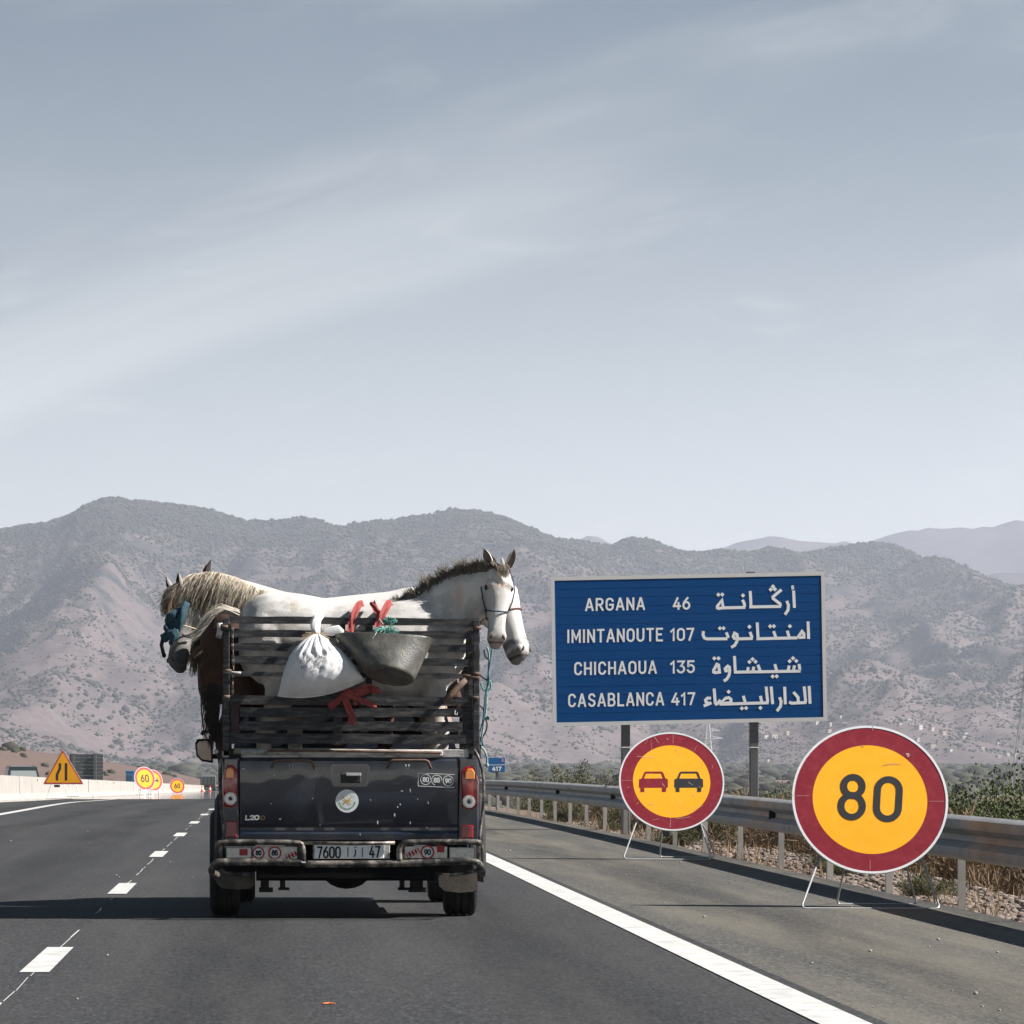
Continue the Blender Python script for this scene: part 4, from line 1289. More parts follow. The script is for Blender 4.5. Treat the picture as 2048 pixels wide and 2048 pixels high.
# hinges, bolts, pins
for px, py in ((448, 1254), (455, 1342), (452, 1394), (952, 1348), (949, 1396), (954, 1256)):
    MB().tube([T(px - 6, py, -.03), T(px + 8, py, -.03)], .012, 8).build('hinge_pin', m_rust, cage, smooth=True)
MB().tube([T(447, 1344, -.03), T(482, 1346, -.035)], .008, 8).build('bolt', m_wornwhite, cage, smooth=True)
MB().tube([T(925, 1351, -.03), T(958, 1355, -.03)], .010, 8).build('bolt', m_rust, cage, smooth=True)
MB().tube([T(440, 1246, -.01), T(440, 1262, -.01), T(437, 1276, -.01)], .02, 8).build('hinge_tube', m_wornwhite, cage, smooth=True)
MB().bbox((tx(442), DT - .03, tz(1262)), (tx(463), DT - .02, tz(1248)), .003).build('hinge_plate', m_dark, cage)
# chain hanging down the left gate edge
for k in range(26):
    y = 1258 + k * 5.2; x = 466 - .8 * math.sin(k * .35) + (k % 2) * .6
    a = k * PI / 2
    mb = MB(); c = T(x, y, -.03); e1 = Vector((math.cos(a), math.sin(a), 0)) * .005; e2 = Vector((0, 0, .0105))
    mb.tube([c + e1 * math.cos(t) + e2 * math.sin(t) for t in [2 * PI * j / 8 for j in range(9)]], .0018, 5)
    mb.build('chain_link', m_rust if k % 3 else m_wornwhite, cage)
# rough wooden bar jammed diagonally in the gate
bar_ = MB(); bar_.tube([T(931, 1360, -.03), T(918, 1372, -.045), T(903, 1388, -.055), T(887, 1404, -.06)], [.019, .021, .021, .022], 10)
o = tag(bar_.build('wooden_pole', m_rust, None, smooth=True), 'short rough brown pole wedged slantwise in the cage gate', 'pole')
MB().tube([T(910, 1421, -.02), T(909, 1428, -.025), T(913, 1430, -.025), T(915, 1424, -.02)], .004, 6).build('hook', m_wornwhite, cage)

# ================================================================ HORSES
m_fur = mat('horse_coat', (1, 1, 1), .78, var=.07, scale=55, attr='tint', bump=.35, bump_scale=130, spec=.2)
m_eye = mat('horse_eye', (.012, .009, .008), .12, var=.1, spec=.6)
m_nost = mat('nostril_skin', (.05, .038, .038), .7, var=.2)
m_earin = mat('inner_ear', (.19, .155, .13), .9, var=.3, scale=60)
HSEC = [(-.05, .005, -.05, .040), (.02, .042, -.085, .072), (.12, .058, -.135, .092), (.22, .068, -.165, .103), (.30, .070, -.182, .105), (.40, .064, -.182, .093),
        (.50, .056, -.155, .078), (.62, .049, -.115, .066), (.74, .045, -.092, .060), (.84, .046, -.086, .064), (.90, .040, -.084, .066), (.955, .024, -.078, .056), (.99, .002, -.062, .036), (1.0, -.02, -.045, .012)]


def sect(c, A, Bv, a, bp, bn, n=22, p=2.25):
    out = []
    for k in range(n):
        t = 2 * PI * k / n
        ca, sa = math.cos(t), math.sin(t)
        x = math.copysign(abs(ca) ** (2 / p), ca) * a
        y = math.copysign(abs(sa) ** (2 / p), sa)
        y *= bp if y > 0 else bn
        out.append(c + A * x + Bv * y)
    return out


def interp_sections(tab, n):
    return [tuple(r) for r in spline(tab, n)]


def make_horse(name, label, y0, torso, neck, poll, hd, hn, L, tint, floor=.725, legs=True, ears=(0.35, 0.35), ear_len=.15, voxel=.0115, ear_col=None, ear_fwd=.10, ks=1.0, ear_s=0.0):
    """torso: (x, zc, hy, hz); neck: (pos, crest dir, half side, half deep)"""
    mb = MB()
    # trunk
    rr = []
    for x, zc, hy, hz in interp_sections(torso, 4):
        rr.append(sect(Vector((x, y0, zc)), Vector((0, 1, 0)), Vector((0, 0, 1)), max(hy, .01), max(hz, .01), max(hz, .01)))
    mb.rings(rr)
    # neck
    tabs = interp_sections([(*p, *c, a, b) for p, c, a, b in neck], 4)
    pts = [Vector(t[:3]) for t in tabs]
    rr = []
    for i, t in enumerate(tabs):
        d = (pts[min(i + 1, len(pts) - 1)] - pts[max(i - 1, 0)]).normalized()
        c = Vector(t[3:6]); c = (c - d * c.dot(d)).normalized()
        s = d.cross(c)
        rr.append(sect(pts[i], s, c, t[6], t[7], t[7], p=2.1))
    mb.rings(rr)
    # head
    hd = Vector(hd).normalized(); hn = Vector(hn); hn = (hn - hd * hn.dot(hd)).normalized(); hw = hd.cross(hn)
    poll = Vector(poll); k = L / .56 * ks
    rr = []
    for s, nf, nb, w in interp_sections(HSEC, 3):
        c = poll + hd * s * L + hn * (nf + nb) / 2 * k
        h = abs(nf - nb) / 2 * k
        rr.append(sect(c, hw, hn, max(w * k, .006), max(h, .006), max(h, .006), p=2.6))
    mb.rings(rr)
    at = lambda s, n_, w_: poll + hd * s * L + hn * n_ * k + hw * w_ * k
    for sg in (-1, 1):     # brow ridges, cheeks, nostril flares, lip
        mb.ell(at(.225, .042, .062 * sg), .030, .030, .026, 10, 6)
        mb.ell(at(.44, -.015, .066 * sg), .016, .022, .06, 10, 6)
        mb.ell(at(.36, -.10, .066 * sg), .05, .06, .06, 10, 6)
        mb.ell(at(.885, .012, .045 * sg), .026, .028, .032, 10, 6)
    mb.ell(at(.975, -.045, 0), .045, .04, .035, 10, 6)
    # legs
    if legs:
        xs_ = [t[0] for t in torso]; d_ = 1 if neck[-1][0][0] > neck[0][0][0] else -1
        xr_, xf_ = (min(xs_), max(xs_)) if d_ > 0 else (max(xs_), min(xs_))
        for sg in (-1, 1):
            yy = y0 + sg * .12
            mb.ell((xr_ + d_ * .20, y0 + sg * .10, 1.80), .19, .165, .27, 14, 8); mb.ell((xf_ - d_ * .17, y0 + sg * .085, 1.74), .13, .13, .27, 14, 8); mb.ell((xr_ + d_ * .46, y0 + sg * .16, 1.98), .06, .05, .05, 10, 6)
            xh = xr_ + d_ * .26; xq = xf_ - d_ * .20
            mb.tube([(xh, yy, 1.75), (xh + d_ * .03, yy, 1.50), (xh - d_ * .03, yy, 1.32), (xh - d_ * .10, yy, 1.20), (xh - d_ * .085, yy, 1.0), (xh - d_ * .08, yy, .86), (xh - d_ * .05, yy, .80), (xh - d_ * .03, yy, floor)],
                    [.14, .115, .075, .055, .036, .040, .036, .055], 12)
            mb.tube([(xq, yy, 1.70), (xq, yy, 1.48), (xq + d_ * .01, yy, 1.22), (xq + d_ * .01, yy, 1.15), (xq, yy, .98), (xq, yy, .86), (xq + d_ * .02, yy, .80), (xq + d_ * .035, yy, floor)],
                    [.11, .085, .052, .050, .035, .040, .036, .055], 12)
    o = mb.build(name + '_raw', m_fur)
    fix_normals(o)
    r = o.modifiers.new('r', 'REMESH'); r.mode = 'VOXEL'; r.voxel_size = voxel
    s = o.modifiers.new('s', 'SMOOTH'); s.factor = .5; s.iterations = 6
    bpy.context.view_layer.update()
    me = bpy.data.meshes.new_from_object(o.evaluated_get(bpy.context.evaluated_depsgraph_get()))
    bpy.data.objects.remove(o, do_unlink=True)
    me.name = name
    root = thing(name, (sum(t[0] for t in torso) / len(torso), y0, floor), label, 'horse', 'horses standing crosswise in the cage')
    body = bpy.data.objects.new('body', me); COL.objects.link(body); adopt(body, root)
    me.polygons.foreach_set('use_smooth', [True] * len(me.polygons))
    if not me.materials: me.materials.append(m_fur)
    V = np.empty(len(me.vertices) * 3, np.float32); me.vertices.foreach_get('co', V); V = V.reshape(-1, 3)
    loc = V - np.array(poll)
    hs3 = np.stack([loc @ np.array(hd) / L, loc @ np.array(hn) / k, loc @ np.array(hw) / k], 1)   # head coordinates
    at_c = me.color_attributes.new('tint', 'FLOAT_COLOR', 'POINT')
    colr = np.ones((len(V), 4), np.float32); colr[:, :3] = tint(V, hs3)
    at_c.data.foreach_set('color', colr.ravel())
    # ears: cupped leaves, dark inside
    for sg, tilt in zip((-1, 1), ears):
        base = at(ear_s, .012 + ear_s * .25, .062 * sg)
        up = (-hd + hw * sg * tilt + hn * ear_fwd).normalized()
        fr = (hn + hw * sg * .25); fr = (fr - up * fr.dot(up)).normalized(); sd = up.cross(fr)
        mbe = MB(); prof = [(0, .020, .5), (.15, .026, .8), (.4, .030, 1), (.65, .026, 1), (.85, .014, 1), (1, .002, 1)]
        outer, inner = [], []
        for t, w, cup in prof:
            c = base + up * t * ear_len + fr * .012 * math.sin(t * PI)
            nn_ = 11
            outer.append([c + sd * w * math.sin(a) * 1.0 - fr * w * .8 * math.cos(a) for a in [math.radians(-125 + 250 * j / (nn_ - 1)) for j in range(nn_)]])
            inner.append([c + fr * .004 + sd * w * .86 * math.sin(a) - fr * w * .62 * math.cos(a) for a in [math.radians(-120 + 240 * j / (nn_ - 1)) for j in range(nn_)]])
        mbe.rings(outer, cap=False, closed=False)
        mbe.cur = 1
        mbe.rings(inner, cap=False, closed=False)
        ec = ear_col if ear_col else (.50, .475, .44)
        mbe.build('ear', [mat('ear_%s' % name, ec, .85, var=.12, scale=60), m_earin if not ear_col else mat('dark_inner_ear', (.035, .025, .02), .9)], root, smooth=True)
    for sg in (-1, 1):
        MB().ell(at(.272, .022, .086 * sg), .017, .017, .019, 12, 8).build('eye', m_eye, root, smooth=True)
        M_ = Matrix((hw, hn, hd)).transposed() @ Matrix.Rotation(.5 * sg, 3, 'Y')
        MB().ell(at(.890, .029, .041 * sg), .010, .012, .024, 10, 6, M_).build('nostril', m_nost, root, smooth=True)
    return root, dict(at=at, hd=hd, hn=hn, hw=hw, k=k, L=L, poll=poll)


def strands(name, roots, paths, r, material, parent, seg=5):
    mb = MB()
    for i, pts in enumerate(paths):
        n_ = len(pts)
        mb.tube(pts, [r * (1 - .8 * (j / (n_ - 1)) ** 1.5) for j in range(n_)], 3, cap=False)
    return mb.build(name, material, parent, smooth=True)


def head_loop(fr, s0, grow=1.06, ds=0.0, n=28, r=.006):
    """band round the head at station s0"""
    tab = interp_sections(HSEC, 6)
    q = min(tab, key=lambda t: abs(t[0] - s0))
    s, nf, nb, w = q
    c = fr['poll'] + fr['hd'] * s0 * fr['L'] + fr['hn'] * (nf + nb) / 2 * fr['k']
    h = abs(nf - nb) / 2 * fr['k'] * grow + .004
    pts = sect(c, fr['hw'], fr['hn'], w * fr['k'] * grow + .004, h, h, n, 2.35)
    out = []
    for i, p in enumerate(pts):
        t = 2 * PI * i / n
        out.append(p + fr['hd'] * ds * math.sin(t))
    return out + [out[0]]

def lerp(a, b, t): return a + (b - a) * t

WH = np.array((.60, .58, .55)); 
def nz1(V, s): return fbm(V[:, 0] * s + 31, V[:, 2] * s + V[:, 1] * s * .7 + 7, 4)

# --- the white horse nearest the gate: head turned to look back down the road
def tint_a(V, h):
    c = np.tile(WH, (len(V), 1))
    grey = smooth((nz1(V, 3.0) - .5) * 5)[:, None]
    c = lerp(c, np.array((.36, .35, .34)), grey * .45)
    c = c * (1 - .22 * smooth((nz1(V, 14) - .48) * 6))[:, None]
    stain = np.exp(-(((V[:, 0] - .19) / .05) ** 2 + ((V[:, 2] - 2.06) / .06) ** 2))[:, None]
    c = lerp(c, np.array((.25, .215, .16)), stain * .55 * (nz1(V, 25) > .4)[:, None])
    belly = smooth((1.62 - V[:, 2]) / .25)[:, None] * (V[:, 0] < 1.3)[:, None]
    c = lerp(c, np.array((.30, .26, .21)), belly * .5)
    mz = smooth((h[:, 0] - .78) / .2)[:, None] * (np.abs(h[:, 1]) < .2)[:, None] * (np.abs(h[:, 2]) < .12)[:, None]
    c = lerp(c, np.array((.36, .285, .26)), mz * .85)
    mouth = np.exp(-((h[:, 0] - .962) / .010) ** 2)[:, None] * (h[:, 1] < .02)[:, None] * (np.abs(h[:, 2]) < .12)[:, None]
    c = lerp(c, np.array((.08, .055, .05)), np.clip(mouth * 1.2, 0, 1))
    fh = (smooth((.20 - h[:, 0]) / .2) * (nz1(V, 40) > .45) * (np.abs(h[:, 2]) < .1) * (h[:, 1] > -.05) * (h[:, 0] > -.1))[:, None]
    c = lerp(c, np.array((.30, .28, .26)), fh * .35)
    eyes_ = (np.exp(-(((h[:, 0] - .272) / .035) ** 2 + ((h[:, 1] - .025) / .030) ** 2)) * (np.abs(h[:, 2]) > .06) * (np.abs(h[:, 2]) < .13))[:, None]
    c = lerp(c, np.array((.14, .12, .11)), eyes_ * .8)
    spot = np.exp(-(((h[:, 0] - .235) / .045) ** 2 + ((h[:, 2] + .012) / .022) ** 2))[:, None] * (h[:, 1] > .0)[:, None] * (h[:, 0] < .4)[:, None]
    spot2 = np.exp(-(((h[:, 0] - .235) / .03) ** 2 + ((h[:, 2] - .028) / .012) ** 2))[:, None] * (h[:, 1] > .0)[:, None] * .6
    c = lerp(c, np.array((.30, .10, .045)), np.clip(spot + spot2, 0, 1) * (nz1(V, 60) > .42)[:, None])
    rust = np.exp(-(((V[:, 0] - 1.28) / .03) ** 2 + ((V[:, 2] - 2.12) / .09) ** 2))[:, None]
    c = lerp(c, np.array((.45, .27, .18)), rust * .5)
    return c
YA = 31.10
torso_a = [(-.17, 1.83, .05, .07), (-.14, 1.84, .13, .20), (-.04, 1.845, .21, .285), (.10, 1.84, .25, .315), (.26, 1.82, .26, .318), (.45, 1.785, .255, .32), (.65, 1.765, .265, .335), (.88, 1.765, .265, .345), (1.06, 1.79, .23, .335), (1.22, 1.80, .18, .25), (1.32, 1.80, .09, .14)]
neck_a = [((.92, YA, 1.84), (-.3, 0, 1), .17, .25), ((1.08, YA, 1.95), (-.45, 0, 1), .135, .235), ((1.24, YA - .03, 2.055), (-.5, 0, 1), .105, .205), ((1.38, YA - .09, 2.145), (-.5, .1, 1), .092, .170), ((1.50, YA - .15, 2.205), (-.35, .5, 1), .085, .12), ((1.55, YA - .20, 2.235), (-.1, .6, 1), .07, .08)]
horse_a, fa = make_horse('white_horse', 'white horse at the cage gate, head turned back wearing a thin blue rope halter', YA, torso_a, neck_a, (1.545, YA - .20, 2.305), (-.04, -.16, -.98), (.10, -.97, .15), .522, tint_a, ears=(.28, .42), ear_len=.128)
m_hair_a = mat('grey_mane', (.15, .135, .11), .8, var=.6, scale=18)
m_hair_w = mat('cream_hair', (.47, .415, .33), .75, var=.3, scale=25)
m_hair_t = mat('white_tail_hair', (.52, .47, .40), .75, var=.25, scale=25)
paths = []
crest = [(.86, 2.075), (.95, 2.10), (1.05, 2.15), (1.15, 2.215), (1.25, 2.268), (1.36, 2.312), (1.44, 2.328), (1.52, 2.335)]
cs = spline(crest, 12)
for i in range(1500):
    t = random.random() * (len(cs) - 1.001); j = int(t)
    x, z = lerp(cs[j], cs[j + 1], t - j)
    y = YA - .02 - .16 * max(0, (x - 1.2) / .3) + random.uniform(-.028, .028)
    u = t / (len(cs) - 1)
    ln = random.uniform(.045, .085) * (1 + .25 * math.sin(u * 40)) * (.35 + .8 * math.sin(PI * min(1, u * .92 + .08)))
    dx, dz = -.35 + random.uniform(-.35, .35), 1.0
    b = Vector((x, y - random.uniform(0, .035), z - .03 - random.uniform(0, .025))); dn = Vector((dx, random.uniform(-.75, .1), dz)).normalized()
    paths.append([b, b + dn * (ln * .5 + .02), b + dn * (ln + .03) + Vector((random.uniform(-.012, .004), -.006, -.004))])
strands('mane', None, paths, .0042, m_hair_a, horse_a)
paths = []
for i in range(170):      # forelock
    w0 = random.uniform(-.055, .055)
    b = fa['at'](random.uniform(-.05, .03), random.uniform(.0, .03), w0)
    e = fa['at'](random.uniform(.08, .17), .085, w0 * .5 - random.uniform(-.01, .055))
    mid = lerp(b, e, .5) + fa['hn'] * .035 - fa['hd'] * .015
    paths.append([b, mid, e])
strands('forelock', None, paths, .0034, mat('brown_grey_hair', (.22, .18, .14), .8, var=.5, scale=30), horse_a)
paths = []
for i in range(260):      # tail lifted over the cage corner and falling outside
    o1 = Vector((random.gauss(0, .008), random.gauss(0, .016), random.gauss(0, .006)))
    sp = random.uniform(.3, 1.0); drop = random.gauss(0, 1)
    pth = [(486, 1232), (468, 1224), (445, 1218), (424, 1229), (408, 1250), (392, 1268), (374, 1277)]
    pts = []
    for q_, (px, py) in enumerate(pth):
        f_ = q_ / (len(pth) - 1)
        pts.append(P(px, py + drop * 6 * f_ ** 1.2, YA - .02 - .05 * f_) + o1 * (1 + 1.2 * f_))
    cut = random.choice((3, 3, 4, 4, 4, 4, 4, 5, 5, 6, 7))
    paths.append(pts[:cut])
strands('tail', None, paths, .0042, m_hair_t, horse_a)
m_rope_b = mat('blue_rope', (.03, .055, .10), .8, var=.3, scale=60)
hl = MB()
hl.tube(head_loop(fa, .545, 1.05, .02), .0052, 6)
for sg in (1, -1):
    hl.tube([fa['at'](.545, -.03, .080 * sg), fa['at'](.42, -.02, .105 * sg), fa['at'](.28, -.02, .119 * sg), fa['at'](.10, -.05, .108 * sg), fa['at'](.0, -.07, .07 * sg)], .0048, 6)
hl.tube([fa['at'](.545, -.03, .080), fa['at'](.63, -.07, .072), fa['at'](.70, -.11, .03)], .0048, 6)
hl.build('halter', m_rope_b, horse_a, smooth=True)

# --- second white horse, grey muzzle, behind
def tint_b(V, h):
    c = np.tile(WH * .97, (len(V), 1))
    c = lerp(c, np.array((.52, .50, .48)), (smooth((nz1(V, 4) - .52) * 5) * .3)[:, None])
    near = (np.abs(h[:, 1]) < .25) & (np.abs(h[:, 2]) < .15)
    mz = (smooth((h[:, 0] - 1.2 * h[:, 1] * .5 + .35 * (nz1(V, 18) - .5) - .76) / .14) * near)[:, None]  # dark grey muzzle; its spread toward the jaw is painted shade
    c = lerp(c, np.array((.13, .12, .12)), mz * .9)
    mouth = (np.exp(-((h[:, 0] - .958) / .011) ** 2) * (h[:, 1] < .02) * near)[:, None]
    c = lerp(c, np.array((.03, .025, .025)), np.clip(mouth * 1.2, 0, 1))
    jaw = (smooth((-.06 - h[:, 1]) / .08) * near * (h[:, 0] < .9) * (h[:, 0] > .3))[:, None]  # shaded underside of the jaw, painted into the coat colour
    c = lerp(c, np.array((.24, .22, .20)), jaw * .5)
    eyes_ = (np.exp(-(((h[:, 0] - .272) / .04) ** 2 + ((h[:, 1] - .025) / .035) ** 2)) * near * (np.abs(h[:, 2]) > .06))[:, None]
    c = lerp(c, np.array((.12, .10, .095)), eyes_ * .85)
    ch = (np.exp(-(((h[:, 0] - .5) / .09) ** 2 + ((h[:, 1] + .05) / .05) ** 2)) * near)[:, None]
    return lerp(c, np.array((.33, .29, .24)), ch * .5)
YB = 32.38
torso_b = [(-.16, 1.84, .05, .07), (-.12, 1.85, .13, .20), (-.02, 1.86, .21, .29), (.15, 1.85, .235, .31), (.35, 1.83, .235, .32), (.6, 1.835, .235, .34), (.85, 1.85, .235, .35), (1.05, 1.88, .22, .35), (1.22, 1.85, .18, .27), (1.33, 1.84, .09, .14)]
neck_b = [((1.0, YB, 1.92), (-.3, 0, 1), .16, .26), ((1.2, YB, 2.03), (-.5, 0, 1), .13, .23), ((1.36, YB - .02, 2.13), (-.5, 0, 1), .10, .20), ((1.5, YB - .05, 2.20), (-.4, 0, 1), .09, .16), ((1.57, YB - .07, 2.225), (-.2, 0, 1), .08, .11), ((1.62, YB - .08, 2.24), (0, 0, 1), .06, .075)]
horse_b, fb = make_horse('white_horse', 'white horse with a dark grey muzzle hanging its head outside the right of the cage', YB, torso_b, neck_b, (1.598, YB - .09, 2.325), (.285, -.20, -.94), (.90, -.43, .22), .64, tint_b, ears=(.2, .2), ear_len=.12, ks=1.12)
hl = MB()
hl.tube(head_loop(fb, .46, 1.04, .0), .005, 6)
hl.build('noseband', mat('brown_cord', (.20, .09, .06), .8), horse_b, smooth=True)
hl = MB()
hl.tube([fb['at'](.60, -.02, -.078), fb['at'](.66, -.06, -.075), fb['at'](.72, -.10, -.055)], .009, 6)
hl.build('rope_knot', mat('pale_blue_rope', (.22, .36, .45), .8, var=.4, scale=80), horse_b, smooth=True)

# --- grey-white horse looking out on the left, long mane, blue cloth halter
def tint_c(V, h):
    c = np.tile(np.array((.48, .455, .42)), (len(V), 1))
    c = lerp(c, np.array((.27, .26, .25)), (smooth((nz1(V, 9) - .47) * 5) * .5)[:, None])
    near = (np.abs(h[:, 1]) < .25) & (np.abs(h[:, 2]) < .15)
    mz = (smooth((h[:, 0] + .25 * (nz1(V, 18) - .5) - .62) / .22) * near)[:, None]
    c = lerp(c, np.array((.085, .08, .085)), mz * .9)
    return c
YC = 31.95
torso_c = [(1.37, 1.82, .05, .07), (1.34, 1.82, .13, .19), (1.26, 1.82, .20, .26), (1.14, 1.81, .225, .28), (1.0, 1.79, .225, .285), (.75, 1.77, .225, .29), (.5, 1.77, .225, .305), (.3, 1.80, .21, .31), (.12, 1.83, .17, .25), (.02, 1.84, .09, .14)]
neck_c = [((.32, YC, 1.90), (.3, 0, 1), .16, .23), ((.14, YC, 1.97), (.3, 0, 1), .125, .21), ((-.04, YC - .01, 2.045), (.25, 0, 1), .105, .185), ((-.20, YC - .03, 2.11), (.2, 0, 1), .095, .165), ((-.34, YC - .06, 2.155), (.1, 0, 1), .09, .145), ((-.45, YC - .08, 2.155), (0, 0, 1), .08, .11), ((-.51, YC - .09, 2.15), (-.1, 0, 1), .06, .08)]
horse_c, fc = make_horse('grey_white_horse', 'shaggy grey white horse with a long cream mane and knotted blue cloth halter', YC, torso_c, neck_c, (-.525, YC - .10, 2.215), (-.15, -.13, -.98), (-.90, -.40, .10), .575, tint_c, ears=(.25, .5), ear_len=.15, ear_fwd=.55, ear_s=.11, ear_col=(.30, .28, .25))
paths = []
crest_c = [(.06, 2.18), (-.05, 2.215), (-.15, 2.27), (-.26, 2.305), (-.36, 2.315), (-.45, 2.29), (-.52, 2.255)]
cs = spline(crest_c, 10)
for i in range(2100):
    t = random.random() ** .9 * (len(cs) - 1.001); j = int(t)
    x, z = lerp(cs[j], cs[j + 1], t - j)
    y = YC - .03 - .05 * (t / len(cs)) + random.uniform(-.03, .02)
    ln = random.uniform(.16, .34) * (1.0 if x > -.42 else .6)
    tw = random.gauss(0, .03) + .025 * math.sin(x * 60)
    lean = -.13 + .10 * (x + .2)
    b = Vector((x, y, z - .02))
    pts = [b]
    for q_ in range(1, 6):
        f_ = q_ / 5
        side = .13 * min(1, f_ * 2.2) ** .8        # over the crest, then down the near side of the neck
        pts.append(Vector((x + (tw + lean) * f_ + .012 * math.sin(f_ * 5 + i), y - side + random.uniform(-.006, .006), z + .012 * math.sin(PI * min(1, f_ * 2)) - ln * max(0, f_ - .12) * 1.1)))
    paths.append(pts)
paths.sort(key=lambda q: (q[0].x > -.26) * 1.0 + random.random() * .8)
paths.reverse()
strands('mane', None, paths[:1080], .0026, m_hair_w, horse_c)
strands('mane', None, paths[1520:], .0026, mat('tan_hair', (.17, .12, .075), .8, var=.4, scale=25), horse_c)
strands('mane', None, paths[1080:1520], .0026, m_hair_t, horse_c)
paths = []
for i in range(320):     # forelock, thick and windblown over the face
    w0 = random.uniform(-.06, .06)
    b = fc['at'](random.uniform(-.08, .05), random.uniform(-.02, .04), w0)
    ln = random.uniform(.18, .42)
    e = fc['at'](ln, .085 + random.uniform(0, .05), w0 * 1.1 + random.uniform(-.04, .02))
    mid = lerp(b, e, .4) + fc['hn'] * random.uniform(.02, .07)
    paths.append([b, mid, lerp(mid, e, .6) + fc['hn'] * random.uniform(0, .02), e])
strands('forelock', None, paths, .003, mat('tan_forelock', (.24, .175, .11), .8, var=.5, scale=25), horse_c)
# blue cloth: folded band over the cheek, knot and loose ends on the nose
m_cloth_b = mat('blue_cloth', (.026, .068, .092), .9, var=.4, scale=35, bump=.5, bump_scale=70)
def cloth_roll(path, r, ph=0, name='blue_cloth', n=14):
    mb = MB(); pts = [Vector(p) for p in spline(path, 5)]
    rings = []
    for i, p in enumerate(pts):
        d = (pts[min(i + 1, len(pts) - 1)] - pts[max(i - 1, 0)]).normalized()
        s = d.cross(Vector((0, 1, .2))).normalized(); u = d.cross(s)
        f_ = i / (len(pts) - 1)
        rr_ = (r[0] + (r[1] - r[0]) * f_)
        rings.append([p + (s * math.cos(a) + u * math.sin(a) * .7) * rr_ * (1 + .22 * math.sin(3 * a + ph + i * .35) + .10 * math.sin(7 * a + i * .9)) for a in [2 * PI * k_ / n for k_ in range(n)]])
    mb.rings(rings)
    return mb
at = fc['at']
ap = [P(374, 1206, YC - .24), P(366, 1222, YC - .27), P(360, 1243, YC - .27), P(352, 1258, YC - .25)]
cloth_roll(ap, (.020, .034)).build('cloth_halter', m_cloth_b, horse_c, smooth=True)
cloth_roll([P(371, 1216, YC - .20), P(352, 1228, YC - .26), P(342, 1236, YC - .26), P(341, 1250, YC - .24), P(350, 1262, YC - .25)], (.026, .034), 1.3).build('cloth_halter', m_cloth_b, horse_c, smooth=True)
cloth_roll([P(352, 1256, YC - .26), P(345, 1266, YC - .28), P(335, 1272, YC - .27), P(326, 1276, YC - .25)], (.024, .03), 2).build('cloth_knot', m_cloth_b, horse_c, smooth=True)
cloth_roll([P(347, 1262, YC - .29), P(350, 1272, YC - .30), P(344, 1282, YC - .30), P(342, 1290, YC - .29)], (.028, .012), .5).build('cloth_end', m_cloth_b, horse_c, smooth=True)
cloth_roll([P(340, 1266, YC - .27), P(332, 1256, YC - .27), P(331, 1251, YC - .26)], (.020, .014), .9).build('cloth_end', m_cloth_b, horse_c, smooth=True)
# black muzzle strap and cord
MB().tube([P(326, 1277, YC - .22), P(323, 1290, YC - .2), P(326, 1304, YC - .18), P(329, 1314, YC - .17)], .014, 8).build('nose_strap', m_black, horse_c, smooth=True)
MB().tube([P(352, 1248, YC - .25), P(372, 1252, YC - .24), P(392, 1258, YC - .2), P(404, 1266, YC - .12)], .0045, 6).build('halter_cord', mat('pale_rope', (.55, .45, .30), .85), horse_c, smooth=True)
MB().tube([P(364, 1268, YC - .22), P(372, 1274, YC - .22), P(384, 1276, YC - .2)], .0055, 6).build('halter_cord', m_black, horse_c, smooth=True)

# --- bay horse, its rump pushed out over the left side
def tint_d(V, h):
    c = np.tile(np.array((.062, .034, .024)), (len(V), 1))
    c = lerp(c, np.array((.10, .055, .038)), (smooth((nz1(V, 6) - .5) * 5) * .5)[:, None])
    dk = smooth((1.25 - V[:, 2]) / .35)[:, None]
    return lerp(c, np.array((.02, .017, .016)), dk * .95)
YD = 31.52
torso_d = [(-.445, 1.62, .04, .06), (-.43, 1.64, .12, .17), (-.37, 1.67, .17, .255), (-.24, 1.70, .19, .29), (-.05, 1.68, .19, .29), (.2, 1.66, .19, .28), (.5, 1.64, .19, .29), (.75, 1.66, .18, .29), (.92, 1.66, .13, .2), (1.0, 1.66, .07, .1)]
neck_d = [((.75, YD, 1.74), (-.3, 0, 1), .12, .19), ((.92, YD, 1.80), (-.4, 0, 1), .09, .16), ((1.05, YD, 1.84), (-.4, 0, 1), .08, .12), ((1.13, YD, 1.84), (-.2, 0, 1), .06, .07)]
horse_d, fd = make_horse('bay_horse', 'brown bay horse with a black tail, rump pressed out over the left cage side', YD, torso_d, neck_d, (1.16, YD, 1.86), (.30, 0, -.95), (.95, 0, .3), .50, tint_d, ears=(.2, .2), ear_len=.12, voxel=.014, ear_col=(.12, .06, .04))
m_hair_d = mat('black_tail_hair', (.034, .027, .023), .6, var=.5, scale=20)
paths = []
for i in range(210):
    x0 = random.gauss(427, 6); w = random.gauss(0, 1)
    b = P(x0, 1384 + random.uniform(-20, 14), YD - .16)
    ln = random.uniform(60, 112)
    pts = [b]
    for q_ in range(1, 6):
        f_ = q_ / 5
        pts.append(P(x0 - 3 * f_ + w * 5 * f_ ** 1.3 + 5 * math.sin(f_ * 3 + i * .07) * .5, 1388 + ln * f_, YD - .16 - .03 * math.sin(f_ * 3)))
    paths.append(pts)
for i in range(26):      # stray wisps blowing out to the left
    x0 = random.uniform(416, 424); y0_ = random.uniform(1380, 1420)
    bl = random.uniform(8, 18)
    paths.append([P(x0, y0_, YD - .16), P(x0 - bl * .7, y0_ + 2, YD - .18), P(x0 - bl, y0_ + 10, YD - .18), P(x0 - bl * .8, y0_ + random.uniform(18, 34), YD - .18)])
